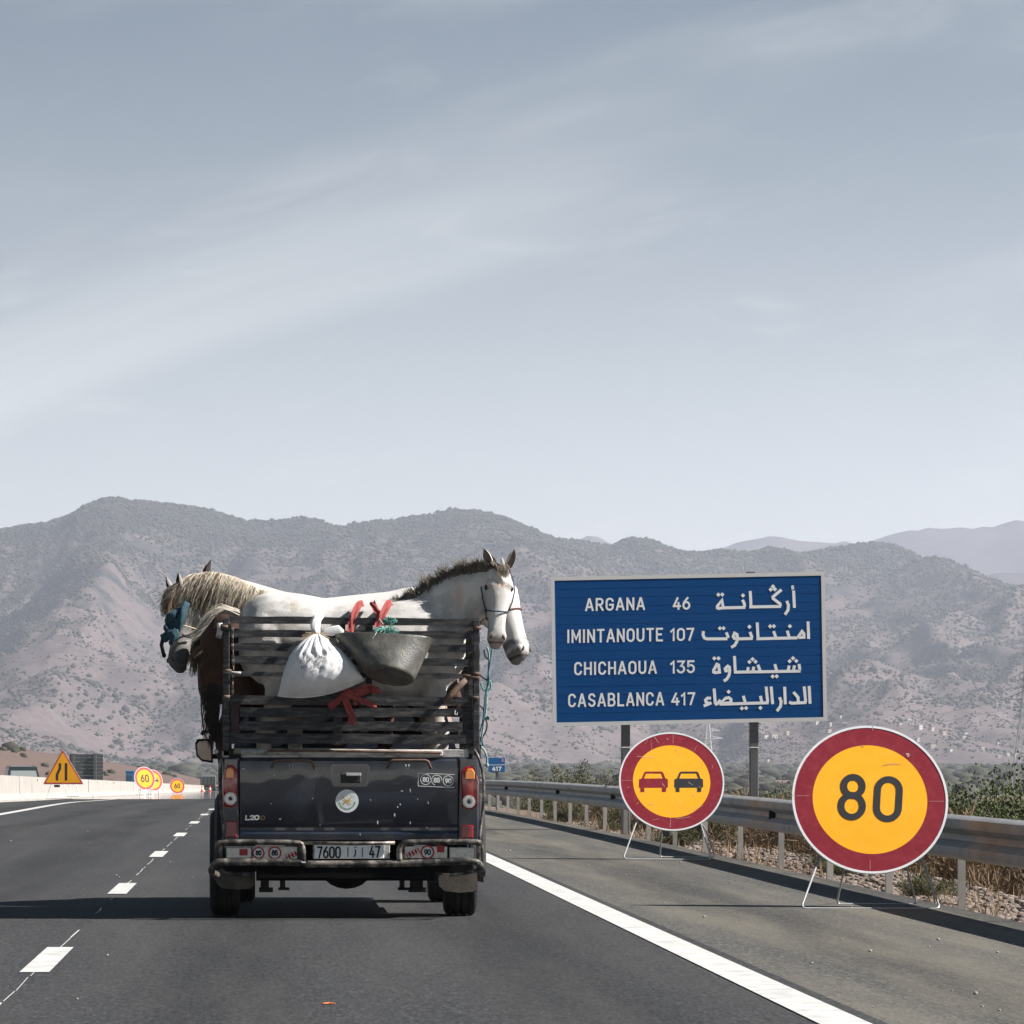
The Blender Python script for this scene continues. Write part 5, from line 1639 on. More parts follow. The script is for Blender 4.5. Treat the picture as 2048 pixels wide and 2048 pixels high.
strands('tail', None, paths, .0042, m_hair_d, horse_d)
paths = []
for i in range(120):     # tuft of brown hair below the grey horse's jaw
    x0 = random.gauss(396, 4)
    e = P(x0 + random.gauss(-8, 6), 1335 + random.uniform(-18, 22), YD - .25)
    b = P(x0 + 4, 1296 + random.uniform(-4, 6), YD - .22)
    paths.append([b, lerp(b, e, .5) + Vector((-.012, 0, .004)), e])
strands('dock_hair', None, paths, .0042, mat('brown_tuft_hair', (.13, .085, .05), .8, var=.5, scale=20), horse_d)

# --- dark horse behind, only its ears clear the others
def tint_e(V, h): return np.tile(np.array((.05, .034, .027)), (len(V), 1))
YE = 32.76
torso_e = [(1.36, 1.75, .05, .07), (1.32, 1.75, .11, .17), (1.22, 1.75, .15, .24), (1.0, 1.73, .155, .26), (.6, 1.72, .155, .27), (.3, 1.74, .15, .28), (.1, 1.76, .12, .2), (0, 1.76, .07, .1)]
neck_e = [((.22, YE, 1.86), (.3, 0, 1), .12, .18), ((.04, YE, 1.98), (.4, 0, 1), .10, .15), ((-.14, YE, 2.08), (.4, 0, 1), .085, .13), ((-.28, YE, 2.15), (.3, 0, 1), .08, .11), ((-.36, YE, 2.17), (.1, 0, 1), .06, .07)]
horse_e, fe = make_horse('dark_horse', 'dark brown horse hidden behind the others, only black tipped ears showing', YE, torso_e, neck_e, (-.40, YE, 2.255), (-.25, .25, -.93), (-.95, .05, .3), .48, tint_e, ears=(.25, .45), ear_len=.17, voxel=.014, ear_col=(.035, .024, .02))

# ================================================================ LOAD HANGING ON THE GATE
# white sack
m_sack = mat('white_woven_sack', (.68, .68, .69), .85, var=.05, scale=90, dirt=(.38, .34, .29), dirt_amt=.35, dirt_scale=7, bump=.25, bump_scale=160)
rowsL = [(0, 626, 1268, 641, 1268, .020), (.07, 612, 1277, 652, 1276, .05), (.16, 597, 1290, 664, 1287, .085), (.3, 582, 1308, 681, 1300, .12), (.5, 570, 1335, 699, 1318, .145), (.7, 563, 1361, 712, 1335, .14), (.86, 559, 1379, 721, 1348, .10), (.96, 556, 1388, 726.5, 1356, .045), (1.0, 555, 1391, 728, 1359, .012)]
mb = MB(); rings = []
for v, lx, ly, rx_, ry_, dp in interp_sections(rowsL, 5):
    n_ = 72; ring = []
    Lp, Rp = P(lx, ly, DT - .13), P(rx_, ry_, DT - .13)
    c = (Lp + Rp) / 2; hx_ = (Rp - Lp) / 2
    for k_ in range(n_):
        a = 2 * PI * k_ / n_
        ca, sa = math.cos(a), math.sin(a)
        rip = (.10 * math.sin(17 * a + 1) + .06 * math.sin(29 * a)) * max(0, 1 - v * 2.2) + .02 * math.sin(9 * a + v * 5) * (1 - v)
        sag = -.050 * v ** 3 * (1 - ca * ca)
        lump = .10 * math.sin(2.2 * a + 2) * math.sin(PI * v)
        crk = .030 * math.sin(13 * a + 11 * v) * math.sin(7 * v * PI + a * 3) + .022 * math.sin(23 * a - 19 * v)
        rip += crk * min(1, v * 3) * (1 - v) * 1.6
        ring.append(c + hx_ * ca * (1 + rip * .6) + Vector((0, -1, 0)) * dp * (max(sa, -.25)) * (1 + rip * 1.6 + lump) + Vector((0, 0, sag)))
    rings.append(ring)
mb.rings(rings)
sack = thing('white_sack', P(634, 1300, DT - .1), 'bulging white sack tied at its neck, hanging from the cage gate', 'sack')
sb = fix_normals(mb.build('sack_body', m_sack, sack, smooth=True))
mb = MB(); mb.tube([rings[-1][k_ % 72] + Vector((0, -.004, -.002)) for k_ in range(36)], .0045, 5); mb.build('hem_seam', m_sack, sack, smooth=True)
# twisted neck above the knot
rr = []
for px, py, w, dp in ((633.5, 1269, .022, .02), (632, 1262, .026, .022), (630, 1252, .030, .018), (632, 1242, .034, .014), (636, 1234, .034, .012), (638, 1230, .030, .010)):
    c = P(px, py, DT - .12 + .08 * (1 - (py - 1230) / 39.0))
    rr.append([c + Vector((w * math.cos(a) * (1 + .18 * math.sin(5 * a + py)), -dp * math.sin(a) * (1 + .3 * math.sin(7 * a + py * .3)), 0)) for a in [2 * PI * k_ / 30 for k_ in range(30)]])
mb = MB(); mb.rings(rr); fix_normals(mb.build('sack_neck', m_sack, sack, smooth=True))
rr = []
for px, py, w, t_ in ((640, 1268, .012, .012), (650, 1264, .020, .014), (664, 1262, .032, .012), (678, 1260, .030, .010), (688, 1263, .008, .006)):
    c = P(px, py, DT - .115)
    rr.append([c + Vector((0, -t_ * math.sin(a), w * math.cos(a) * (1 + .15 * math.sin(3 * a)))) for a in [2 * PI * k_ / 14 for k_ in range(14)]])
mb = MB(); mb.rings(rr); fix_normals(mb.build('sack_flap', m_sack, sack, smooth=True))
mb = MB()
for k_ in range(5):
    mb.tube([P(633 + 9 * math.cos(t), 1268 + k_ * .8 - 2 * math.sin(t), DT - .12 - .024 * math.sin(t)) for t in [2 * PI * j / 16 for j in range(17)]], .003, 5)
for k_ in range(22):
    s_ = random.choice((-1, 1)); e = P(633 + s_ * random.uniform(6, 30), 1268 + random.uniform(-3, 12), DT - .145)
    b = P(633 + s_ * 4, 1268, DT - .14); mb.tube([b, lerp(b, e, .5) + Vector((0, 0, .006)), e], .0016, 4)
mb.build('sack_tie', mat('straw_twine', (.50, .38, .25), .9, var=.3, scale=40), sack)
# faded print laid onto the cloth
bvh = BVHTree.FromPolygons([v.co.copy() for v in sb.data.vertices], [tuple(p.vertices) for p in sb.data.polygons])
mb = MB()
for s_, x0, x1, yb, h_ in (('AG A ML', 602, 652, 1318, 7.5), ('NO LAA', 601, 646, 1327, 7), ('TEL 06410', 601, 650, 1339, 7)):
    tmp = MB(); letter(tmp, s_, P(x0, yb, DT - .4), (1, 0, .04), (0, 0, 1), P(x1, yb, DT - .4).x - P(x0, yb, DT - .4).x, h_ * DT / F, .0042, 0, gap=.3, eps=0)
    # subdivide strokes so that they follow the bulge
    for q_ in tmp.f:
        pq = [Vector(tmp.v[i]) for i in q_]
        for j in range(8):
            a_, b_ = j / 8, (j + 1) / 8
            quad = [lerp(pq[0], pq[3], a_), lerp(pq[1], pq[2], a_), lerp(pq[1], pq[2], b_), lerp(pq[0], pq[3], b_)]
            res = []
            for p in quad:
                hit = bvh.ray_cast(Vector((p.x, DT - 1.0, p.z)), Vector((0, 1, 0)))
                if hit[0] is None: break
                res.append(hit[0] + Vector((0, -.011, 0)))
            if len(res) == 4: mb.add(res, [(0, 1, 2, 3)])
mb.build('faded_print', mat('faded_ink', (.16, .16, .18), .8, var=.5, scale=60, dirt=(.70, .70, .71), dirt_amt=.9, dirt_scale=22), sack)

# rubber tub, tilted so its base shows
m_rubber = mat('old_black_rubber', (.060, .059, .052), .42, var=.3, scale=40, dirt=(.19, .18, .15), dirt_amt=.6, dirt_scale=9, bump=.25, bump_scale=90, spec=.5)
t_ = math.radians(25)
ey = Vector((0, -math.cos(t_), math.sin(t_))); ax = Vector((0, -math.sin(t_), -math.cos(t_)))
rimc = P(768, 1279, DT - .125)
basec = P(779, 1352, DT - .125 - .20 * math.sin(t_))
def tub_ring(f_, k=1.0, push=0):
    c = lerp(rimc, basec, f_) + ax * push
    rx_ = (.318 + (.163 - .318) * f_) * k; ry_ = (.112 + (.140 - .112) * f_) * k
    ex_ = Vector((1, 0, -.045 - .13 * f_)).normalized()
    return [c + ex_ * rx_ * math.cos(a) + ey * ry_ * math.sin(a) + Vector((0, 0, .010 * math.cos(2 * a) * (1 - f_))) for a in [2 * PI * j / 56 for j in range(56)]]
mb = MB()
prof = [(0, .965, .02), (-.01, 1.0, 0), (0, 1.012, 0), (.04, 1.0, 0), (.3, 1, 0), (.65, 1, 0), (.93, 1, 0), (.99, .985, 0), (1.0, .955, .002), (1.0, .6, -.004), (1.0, .1, -.006)]
mb.rings([tub_ring(a, b, c) for a, b, c in prof], cap=False)
n0 = 56
mb.rings([tub_ring(a, b) for a, b in ((0, .965), (.3, .96), (.95, .94), (.96, .1))], cap=True)
tub = tag(fix_normals(mb.build('rubber_tub', m_rubber, None, smooth=True), math.radians(50)), 'black rubber feed tub hung tilted beside the white sack', 'tub')

# red cloth straps
m_strap = mat('red_strap', (.27, .052, .048), .85, var=.2, scale=40, bump=.3, bump_scale=120)
def band(path, w, normal=(0, -1, 0), th=.004, taper=None):
    """a strip of cloth with thickness"""
    pts = [Vector(p) for p in spline(path, 5)]
    mb = MB(); rings = []
    for i, p in enumerate(pts):
        d = (pts[min(i + 1, len(pts) - 1)] - pts[max(i - 1, 0)]).normalized()
        s = d.cross(Vector(normal)).normalized(); u = s.cross(d)
        f_ = i / (len(pts) - 1); ww = w * (taper[0] + (taper[1] - taper[0]) * f_ if taper else 1)
        rings.append([p + s * ww * x_ + u * (th * (.5 if k_ < 5 else -.5) + .006 * math.sin(x_ * 9 + i * .5)) for k_, x_ in enumerate((-.5, -.25, 0, .25, .5, .5, .25, 0, -.25, -.5))])
    mb.rings(rings)
    return mb
st1 = thing('red_strap', P(706, 1235, DT), 'red cloth strap looped over the top slat above the tub, pair of bands', 'strap')
def bnd(path, w, par, name='strap_band', **k): return fix_normals(band(path, w, **k).build(name, m_strap, par, smooth=True), math.radians(60))
bnd([P(726, 1206, DT + .10), P(717, 1211, DT + .05), P(707, 1232, DT - .02), P(703, 1246, DT - .035), P(700, 1264, DT - .06)], .046, st1)
bnd([P(744, 1204, DT + .10), P(748, 1212, DT + .05), P(756, 1228, DT + .0), P(760, 1240, DT - .025)], .040, st1)
bnd([P(782, 1204, DT + .10), P(776, 1209, DT + .05), P(764, 1232, DT - .025), P(758, 1246, DT - .04), P(755, 1260, DT - .07)], .048, st1)
st2 = thing('red_strap', P(694, 1390, DT - .05), 'knotted red cloth strap with loose ends below the sack', 'strap')
fix_normals(cloth_roll([P(684, 1384, DT - .07), P(694, 1387, DT - .09), P(704, 1388, DT - .07)], (.03, .028), .4).build('strap_knot', m_strap, st2, smooth=True))
bnd([P(690, 1392, DT - .085), P(692, 1402, DT - .09), P(700, 1424, DT - .06), P(704, 1436, DT - .05), P(703, 1449, DT - .05)], .052, st2, taper=(.8, 1.0))
bnd([P(698, 1390, DT - .09), P(714, 1396, DT - .09), P(730, 1404, DT - .07), P(753, 1414, DT - .05)], .066, st2, taper=(.7, .45), normal=(0, -1, .1))
bnd([P(706, 1390, DT - .07), P(718, 1384, DT - .08), P(732, 1378, DT - .07), P(744, 1376, DT - .03)], .062, st2)
bnd([P(690, 1390, DT - .08), P(680, 1398, DT - .08), P(670, 1406, DT - .06), P(658, 1414, DT - .04)], .050, st2, taper=(.6, 1.0))
fix_normals(cloth_roll([P(744, 1380, DT - .05), P(752, 1380, DT - .07), P(758, 1384, DT - .05)], (.022, .016), .8).build('strap_end', m_strap, st2, smooth=True))
bnd([P(707, 1394, DT - .075), P(710, 1402, DT - .085), P(712, 1410, DT - .07)], .026, st2)

# turquoise twine tangle on the top slat
m_twine = mat('turquoise_twine', (.12, .30, .26), .8, var=.4, scale=60)
tw = thing('twine_tangle', P(780, 1250, DT - .05), 'frayed turquoise twine knotted over the rim of the tub', 'twine')
mb = MB()
for i in range(110):
    a = random.uniform(0, 2 * PI); r_ = random.uniform(4, 15)
    c0 = (778, 1246) if i < 60 else (772, 1260)
    if i < 60: e = (c0[0] + r_ * math.cos(a) + 3, c0[1] + r_ * .8 * math.sin(a) - 4)
    else: e = (c0[0] + random.uniform(-26, 28), c0[1] + random.uniform(-2, 9))
    b = P(c0[0] + random.uniform(-4, 4), c0[1] + random.uniform(-3, 3), DT - .06 - (.08 if i >= 60 else 0))
    f_ = P(e[0], e[1], DT - .07 - random.uniform(0, .03) - (.13 if i >= 60 else 0))
    m_ = lerp(b, f_, .5) + Vector((random.uniform(-.012, .012), -.015, random.uniform(0, .02)))
    mb.tube([Vector(q_) for q_ in spline([b, m_, f_], 3)], .0024, 4)
mb.build('twine_strands', m_twine, tw, smooth=True)['kind'] = 'stuff'
mb = MB(); mb.tube([P(757, 1236, DT - .03), P(766, 1248, DT - .06), P(772, 1256, DT - .10), P(774, 1262, DT - .2)], .0035, 5); mb.tube([P(745, 1277, DT - .31), P(750, 1270, DT - .31), P(754, 1263, DT - .29)], .002, 4); mb.build('twine_cord', mat('pale_cord', (.6, .58, .54), .8), tw)

# ropes hanging down the right of the cage and the cord on the left
m_ropeg = mat('blue_green_rope', (.10, .24, .26), .8, var=.7, scale=70, dirt=(.50, .50, .30), dirt_amt=.9, dirt_scale=45)
rp = thing('tether_rope', P(975, 1400, DT + .2), 'blue and green tether ropes hanging down outside the right of the cage', 'rope')
def rope(path, r, par, m_, name='rope_strand', d=DT + .15): 
    MB().tube([Vector(q_) for q_ in spline([P(x, y, d) for x, y in path], 5)], r, 6).build(name, m_, par, smooth=True)
rope([(974, 1294), (978, 1312), (977, 1350), (974, 1380), (972, 1420), (967, 1450), (962, 1490), (968, 1500), (973, 1512), (974, 1527)], .0075, rp, m_ropeg)
rope([(984, 1296), (981, 1320), (977, 1345), (978, 1362), (972, 1385), (969, 1410), (966, 1440), (958, 1475), (962, 1492)], .006, rp, mat('dark_blue_rope', (.05, .13, .20), .8, var=.6, scale=70), d=DT + .13)
rope([(968, 1300), (970, 1312), (976, 1318), (982, 1310), (986, 1298)], .006, rp, m_ropeg, d=DT + .16)
rope([(962, 1366), (965, 1376), (973, 1382), (981, 1376), (981, 1364), (974, 1358)], .007, rp, m_twine, 'rope_coil')
rope([(960, 1350), (967, 1356), (977, 1362)], .006, rp, m_black)
rope([(960, 1412), (966, 1418), (971, 1436), (974, 1448), (972, 1462), (964, 1478), (966, 1492)], .0055, rp, m_black)
for k_ in range(14):
    a = random.uniform(-.5, .8); MB().tube([P(970, 1437, DT + .13), P(970 + 9 * math.cos(a), 1437 - 7 * math.sin(a), DT + .12)], .003, 4).build('frayed_end', m_twine, rp)
MB().ell(P(974, 1530, DT + .15), .012, .012, .018, 10, 6).build('rope_end_knot', m_ropeg, rp, smooth=True)
lf = thing('hanging_cord', P(405, 1400, DT + .5), 'thin brown cord hanging outside the left of the cage', 'cord')
rope([(398, 1335), (401, 1345), (402, 1380), (403, 1420), (406, 1450), (411, 1472), (418, 1486), (426, 1496)], .0055, lf, mat('brown_cord_dark', (.06, .05, .04), .85), 'cord_strand', d=DT + .5)
for a, b in (((402, 1352), (408, 1362)), ((404, 1370), (412, 1376)), ((396, 1379), (412, 1374))):
    rope([a, ((a[0] + b[0]) / 2, (a[1] + b[1]) / 2 - 2), b], .004, lf, m_black, 'cord_frays', d=DT + .5)
MB().ell(P(432, 1503, DT - .03), .016, .016, .016, 10, 6).build('cord_knot', m_wornwhite, lf, smooth=True)

# ================================================================ SIGNS
EYE = Vector((0, 0, H))
def onplane(px, py, c, nrm_):
    """where the measured photo point lies on a sign's face"""
    d = Vector(((px - VX) / F, 1, (HY - py) / F))
    return EYE + d * ((Vector(c) - EYE).dot(nrm_) / d.dot(nrm_))

m_amber_s = mat('amber_sheeting', (.90, .40, .012), .6, var=.05, scale=9, dirt=(.95, .52, .09), dirt_amt=.22, dirt_scale=14, spec=.2)
m_red_s = mat('red_sheeting', (.205, .012, .024), .6, var=.12, scale=7, dirt=(.36, .07, .09), dirt_amt=.25, dirt_scale=18, spec=.2)
m_red_far = mat('bright_red_sheeting', (.52, .045, .05), .5, var=.08, scale=7)
m_rim_s = mat('painted_rim', (.70, .71, .73), .45, .1, var=.08, scale=12, dirt=(.4, .38, .35), dirt_amt=.3)
m_black_s = mat('black_sheeting', (.018, .018, .022), .55, var=.15, scale=12)
m_wire = mat('galvanised_wire', (.42, .42, .42), .45, .5, var=.2, scale=10)
m_scr = mat('scratch_white', (.50, .44, .38), .7, var=.2, scale=30)
m_back = mat('sign_back', (.30, .31, .32), .6, .3, var=.1)


def disc_sign(root, c, r, lean, yaw, red, inner=.735, rimw=.97):
    ex = Vector((math.cos(yaw), math.sin(yaw), 0)); ez = Vector((-math.sin(yaw) * math.sin(lean), math.cos(yaw) * math.sin(lean), math.cos(lean)))
    nn = ex.cross(ez)
    MB().disc(c, r, -.014, .006, 72, ex, ez, rin=r * rimw).build('rim', m_rim_s, root, smooth=False)
    MB().disc(c, r * .985, -.012, 0.0, 72, ex, ez).build('backing_plate', m_back, root)
    MB().disc(c, r * rimw, .0005, .003, 72, ex, ez, rin=r * inner).build('red_ring', red, root)
    MB().disc(c, r * inner, .0005, .0025, 72, ex, ez).build('amber_face', m_amber_s, root)
    return ex, ez, nn


def stand(root, front, back, df, db, r=.0075):
    for pts, d in ((front, df), (back, db)):
        pp = []
        for i, q_ in enumerate(pts):
            # legs lean in towards the disc, feet on the ground
            pp.append(P(q_[0], q_[1], d[i] if isinstance(d, (list, tuple)) else d))
        MB().tube([Vector(q_) for q_ in pp], r, 7).build('stand_frame', m_wire, root, smooth=True)

# --- 80 sign
s80 = thing('speed_limit_sign', P(1740, 1816, 33.3), 'big round amber sign reading 80 with a red ring on a wire stand', 'sign')
c80 = P(1740, 1599, 33.28); LEAN = math.radians(19)
ex, ez, nn = disc_sign(s80, c80, 156 * 33.28 / F, LEAN, 0, m_red_s)
mb = MB()
def draw(mb, polys, c, nn, w, off=.005, eps=.0005):
    for i, (cl, pts) in enumerate(polys):
        mb.ribbon([onplane(x, y, c, nn) for x, y in pts], w, nn, off + eps * (i % 6), cl)
u_ = 33.28 / F
e_ = lambda cx, cy, rx, ry, n=28: [(cx + rx * math.cos(2 * PI * k / n), cy + ry * math.sin(2 * PI * k / n)) for k in range(n)]
draw(mb, [(True, e_(1703.5, 1612.5, 21.5, 22)), (True, e_(1706, 1573, 18.5, 18.5))], c80, nn, 13.6 * u_)
zero = [(1755 + 22 + 22 * math.cos(a), 1581 - 22 * math.sin(a)) for a in [PI * k / 12 for k in range(13)]] + [(1753 + 22 + 22 * math.cos(a), 1616 - 22 * math.sin(a)) for a in [PI + PI * k / 12 for k in range(13)]]
draw(mb, [(True, zero)], c80, nn, 13.6 * u_)
mb.build('lettering', m_black_s, s80)
mb = MB()
for x, y, w, h in ((1726, 1493, 2, 5), (1815, 1510, 6, 3), (1745, 1457, 1.5, 9), (1872, 1603, 30, .8), (1601, 1592, 34, .8), (1740, 1730, 1, 20)):
    mb.add([onplane(x - w / 2, y + h / 2, c80, nn) + nn * .006, onplane(x + w / 2, y + h / 2, c80, nn) + nn * .006, onplane(x + w / 2, y - h / 2, c80, nn) + nn * .006, onplane(x - w / 2, y - h / 2, c80, nn) + nn * .006], [(0, 1, 2, 3)])
mb.build('scratches', mat('scratch_rose', (.45, .20, .22), .7), s80)
mb = MB(); mb.ribbon([onplane(x, y, c80, nn) for x, y in ((1765, 1532), (1775, 1529), (1790, 1528), (1802, 1529))], .004, nn, .006); mb.build('scratches', mat('scratch_grey', (.25, .22, .2), .7), s80)
mb = MB(); mb.ribbon([onplane(x, y, c80, nn) for x, y in ((1812, 1508), (1817, 1508), (1818, 1512), (1814, 1514))], .006, nn, .0065); mb.build('scratches', m_scr, s80)
stand(s80, [(1640, 1713), (1604.5, 1809), (1606, 1815), (1611, 1816.6), (1872, 1817.2), (1877, 1815), (1878, 1811), (1842, 1713)], [(1688.6, 1738), (1674.6, 1801), (1676, 1806.5), (1680, 1808), (1825, 1808.6), (1830, 1807), (1832, 1803), (1812, 1731)],
      [33.22, 32.9, 32.86, 32.86, 32.86, 32.86, 32.9, 33.22], [33.30, 33.85, 33.88, 33.88, 33.88, 33.88, 33.85, 33.30])
MB().tube([P(1739, 1745, 33.22), P(1740, 1757, 33.2), P(1742, 1762, 33.22), P(1744, 1757, 33.24)], .004, 6).build('hook', m_wire, s80)

# --- no overtaking sign
sno = thing('no_overtaking_sign', P(1343, 1719, 48.2), 'scratched round amber sign with a red and a black car, beside the guardrail', 'sign')
cno = P(1343.3, 1563, 48.3); u_ = 48.3 / F
ex, ez, nn = disc_sign(sno, cno, 105.2 * u_, math.radians(21), 0, m_red_s)
for ox, m_ in ((0, m_red_s), (358, m_black_s)):
    q = lambda x, y: (1180 + .1967 * (x + ox), 1420 + .1967 * y)
    mb = MB()
    poly = [(502, 706), (520, 698), (772, 698), (791, 706), (793, 786), (776, 792), (772, 834), (733, 834), (733, 790), (552, 790), (552, 834), (515, 834), (515, 792), (500, 786)]
    mb.add([onplane(*q(x, y), cno, nn) + nn * .005 for x, y in poly], [tuple(range(len(poly) - 1, -1, -1))])
    mb.ribbon([onplane(*q(x, y), cno, nn) for x, y in ((537, 704), (560, 645), (568, 636), (728, 636), (736, 645), (759, 704))], 19 * .1967 * u_, nn, .0056)
    mb.build('car_symbol', m_, sno)
mb = MB()
def scr(x, y, L_, a, w=.006):
    pts = [(1180 + .1967 * (x + L_ * t * math.cos(a) + random.uniform(-3, 3)), 1420 + .1967 * (y - L_ * t * math.sin(a) + random.uniform(-3, 3))) for t in (0, .35, .7, 1)]
    mb.ribbon([onplane(*p, cno, nn) for p in pts], w * .5, nn, .0066 + random.uniform(0, .001))
for v_ in ((480, 475, 170, -.03, .007), (655, 280, 70, -.9, .006), (620, 310, 120, -1.5, .003), (845, 235, 110, -1.57, .004), (305, 718, 120, 0, .003), (780, 290, 20, -.8, .009), (870, 405, 28, -.1, .012), (910, 440, 20, -.5, .006), (600, 960, 40, .1, .010), (1045, 870, 24, .3, .012),
          (440, 1060, 60, -.7, .006), (870, 1110, 150, .15, .005), (1020, 1030, 140, .4, .004), (815, 1200, 110, 1.57, .005), (735, 745, 40, -1.0, .008), (1000, 735, 50, -.6, .006), (700, 690, 30, .3, .006), (580, 820, 40, -1.3, .005), (1110, 780, 20, -.9, .006), (380, 790, 16, .4, .008), (1145, 355, 14, .2, .007),
          (590, 660, 40, .5, .004), (905, 990, 60, 1.2, .004), (470, 960, 30, .6, .005), (560, 350, 50, .9, .003), (1060, 420, 60, 1.1, .003), (1240, 600, 40, 1.3, .004), (640, 1120, 60, .2, .004)): scr(*v_)
mb.build('scratches', m_scr, sno)
stand(sno, [(1274.4, 1640), (1248, 1712), (1249, 1716.5), (1253, 1718.6), (1416, 1719.2), (1420, 1718), (1421, 1714), (1405, 1660), (1400, 1642)], [(1324.6, 1660), (1320, 1708), (1321, 1712.5), (1324, 1714), (1424, 1714.5), (1428, 1713), (1429, 1710), (1412, 1660), (1400, 1644)],
      [48.2, 47.7, 47.66, 47.66, 47.66, 47.66, 47.7, 48.1, 48.2], [48.35, 48.8, 48.86, 48.86, 48.86, 48.86, 48.8, 48.5, 48.35], r=.008)
MB().bbox((P(1327, 0, 49.2).x, 49.2, P(0, 1673, 49.2).z), (P(1341, 0, 49.2).x, 49.3, P(0, 1660, 49.2).z), .01).build('counterweight', m_black, sno)

# --- far round signs on the left
def far_sign(px, py, D, r, yaw, label, txt=None, car=False, grp=None):
    c = P(px, py, D); gz = zr(D)
    root = thing('speed_limit_sign' if txt else 'no_overtaking_sign', (c.x, D, gz), label, 'sign', grp)
    ex, ez, nn = disc_sign(root, c, r, math.radians(12), yaw, m_red_far, inner=.76)
    mb = MB()
    if txt:
        letter(mb, txt, c - ex * r * .40 - ez * r * .33 + nn * .004, ex, ez, r * .80, r * .68, r * .115, .002, gap=.3)
    if car:
        for sx in (-.34, .34):
            o_ = c + ex * r * sx
            mb.add([o_ - ex * .13 - ez * .06 + nn * .005, o_ + ex * .13 - ez * .06 + nn * .005, o_ + ex * .13 + ez * .05 + nn * .005, o_ - ex * .13 + ez * .05 + nn * .005], [(0, 1, 2, 3)])
            mb.ribbon([o_ - ex * .11 + ez * .05, o_ - ex * .08 + ez * .13, o_ + ex * .08 + ez * .13, o_ + ex * .11 + ez * .05], .03, nn, .006)
            for k in (-.1, .1): mb.add([o_ + ex * (k - .025) - ez * .11 + nn * .005, o_ + ex * (k + .025) - ez * .11 + nn * .005, o_ + ex * (k + .025) - ez * .06 + nn * .005, o_ + ex * (k - .025) - ez * .06 + nn * .005], [(0, 1, 2, 3)])
    mb.build('lettering' if txt else 'car_symbol', m_black_s, root)
    for s_ in (-1, 1):
        MB().tube([c + ex * r * .6 * s_ - ez * r * .75, Vector((c.x, D, gz)) + ex * r * .75 * s_ + Vector((0, -.35, .01)), Vector((c.x, D, gz)) + Vector((0, -.35, .01)), c - ez * r * .9], .012, 5).build('stand_frame', m_wire, root)
        MB().tube([c + ex * r * .5 * s_ - ez * r * .8, Vector((c.x, D, gz)) + ex * r * .55 * s_ + Vector((0, .45, .01))], .012, 5).build('stand_frame', m_wire, root)
    return root
far_sign(289.6, 1557, 221, .56, math.radians(32), 'round amber 60 sign overlapping a second round sign near the concrete barrier', '60')
far_sign(306, 1561, 240, .56, math.radians(32), 'round amber no overtaking sign half hidden behind a 60 sign', None, True)
far_sign(354.5, 1572, 332, .54, math.radians(14), 'small round amber 60 sign standing alone by the barrier', '60')

# --- triangular road narrows sign
DTr = 160.0
tri = thing('road_narrows_sign', P(125, 1601, DTr), 'amber triangle warning of a narrowing road in front of the concrete barrier', 'sign')
cT = P(125, 1545, DTr); nT = Vector((0, -1, 0))
def Z5(x, y): return (x * .2277, 1400 + y * .2277)
tv = [Z5(550, 428), Z5(376, 741), Z5(737, 741)]
def rtri(k, y, rad=.10):
    cx_ = sum(p[0] for p in tv) / 3; cy_ = sum(p[1] for p in tv) / 3
    pts = []
    for i in range(3):
        v, a, b = [Vector((cx_ + (p[0] - cx_) * k, cy_ + (p[1] - cy_) * k)) for p in (tv[i], tv[i - 1], tv[(i + 1) % 3])]
        p0 = v + (a - v).normalized() * 3.2; p1 = v + (b - v).normalized() * 3.2
        for t in (0, .25, .5, .75, 1): pts.append((1 - t) ** 2 * p0 + 2 * t * (1 - t) * v + t * t * p1)
    return [P(p.x, p.y, DTr) + Vector((0, y, 0)) for p in pts]
for k, y0, y1, m_, nm in ((1.0, .03, .0, m_rim_s, 'rim'), (.965, .0, -.004, m_red_far, 'red_border'), (.86, -.004, -.008, m_amber_s, 'amber_face')):
    fix_normals(MB().rings([rtri(k, y0), rtri(k, y1)]).build(nm, m_, tri))
mb = MB()
mb.ribbon([P(*Z5(x, y), DTr) for x, y in ((527, 555), (527, 602), (502, 655), (502, 707))], 21 * .2277 * DTr / F, nT, .011)
mb.ribbon([P(*Z5(x, y), DTr) for x, y in ((581, 555), (581, 707))], 21 * .2277 * DTr / F, nT, .011)
mb.build('lane_symbol', m_black_s, tri)
for pts in (((450, 738), (405, 868), (640, 868), (600, 738)), ((560, 738), (590, 848), (690, 848), (670, 738))):
    MB().tube([P(*Z5(x, y), DTr + (0 if y < 800 else -.3)) for x, y in pts], .012, 5).build('stand_frame', m_wire, tri)
MB().bbox((P(*Z5(475, 0), DTr).x, DTr - .05, P(*Z5(0, 766), DTr).z), (P(*Z5(525, 0), DTr).x, DTr + .1, P(*Z5(0, 745), DTr).z), .01).build('counterweight', m_black, tri)

# --- big blue direction sign
DS = 68.0
m_blue = mat('blue_sheeting', (.001, .060, .215), .6, spec=.15, var=.06, scale=3, dirt=(.01, .08, .22), dirt_amt=.25, dirt_scale=2.5, stretch=(.4, 1, 4))
m_blue2 = mat('blue_sheeting_worn', (.004, .068, .225), .6, spec=.15, var=.08, scale=3, dirt=(.02, .10, .24), dirt_amt=.3, dirt_scale=2.5, stretch=(.4, 1, 4))
m_wht = mat('white_sheeting', (.86, .87, .88), .45, var=.05, scale=6, dirt=(.62, .62, .62), dirt_amt=.3)
m_frame = mat('sign_edge_white', (.66, .66, .65), .5, var=.08, scale=4, dirt=(.45, .44, .42), dirt_amt=.35)
m_spost = mat('grey_steel_post', (.13, .13, .135), .6, .3, var=.15, scale=3, dirt=(.2, .18, .16), dirt_amt=.3)
def gzp(x, d): return float(ground_z(np.array([x]), np.array([d]))[0])
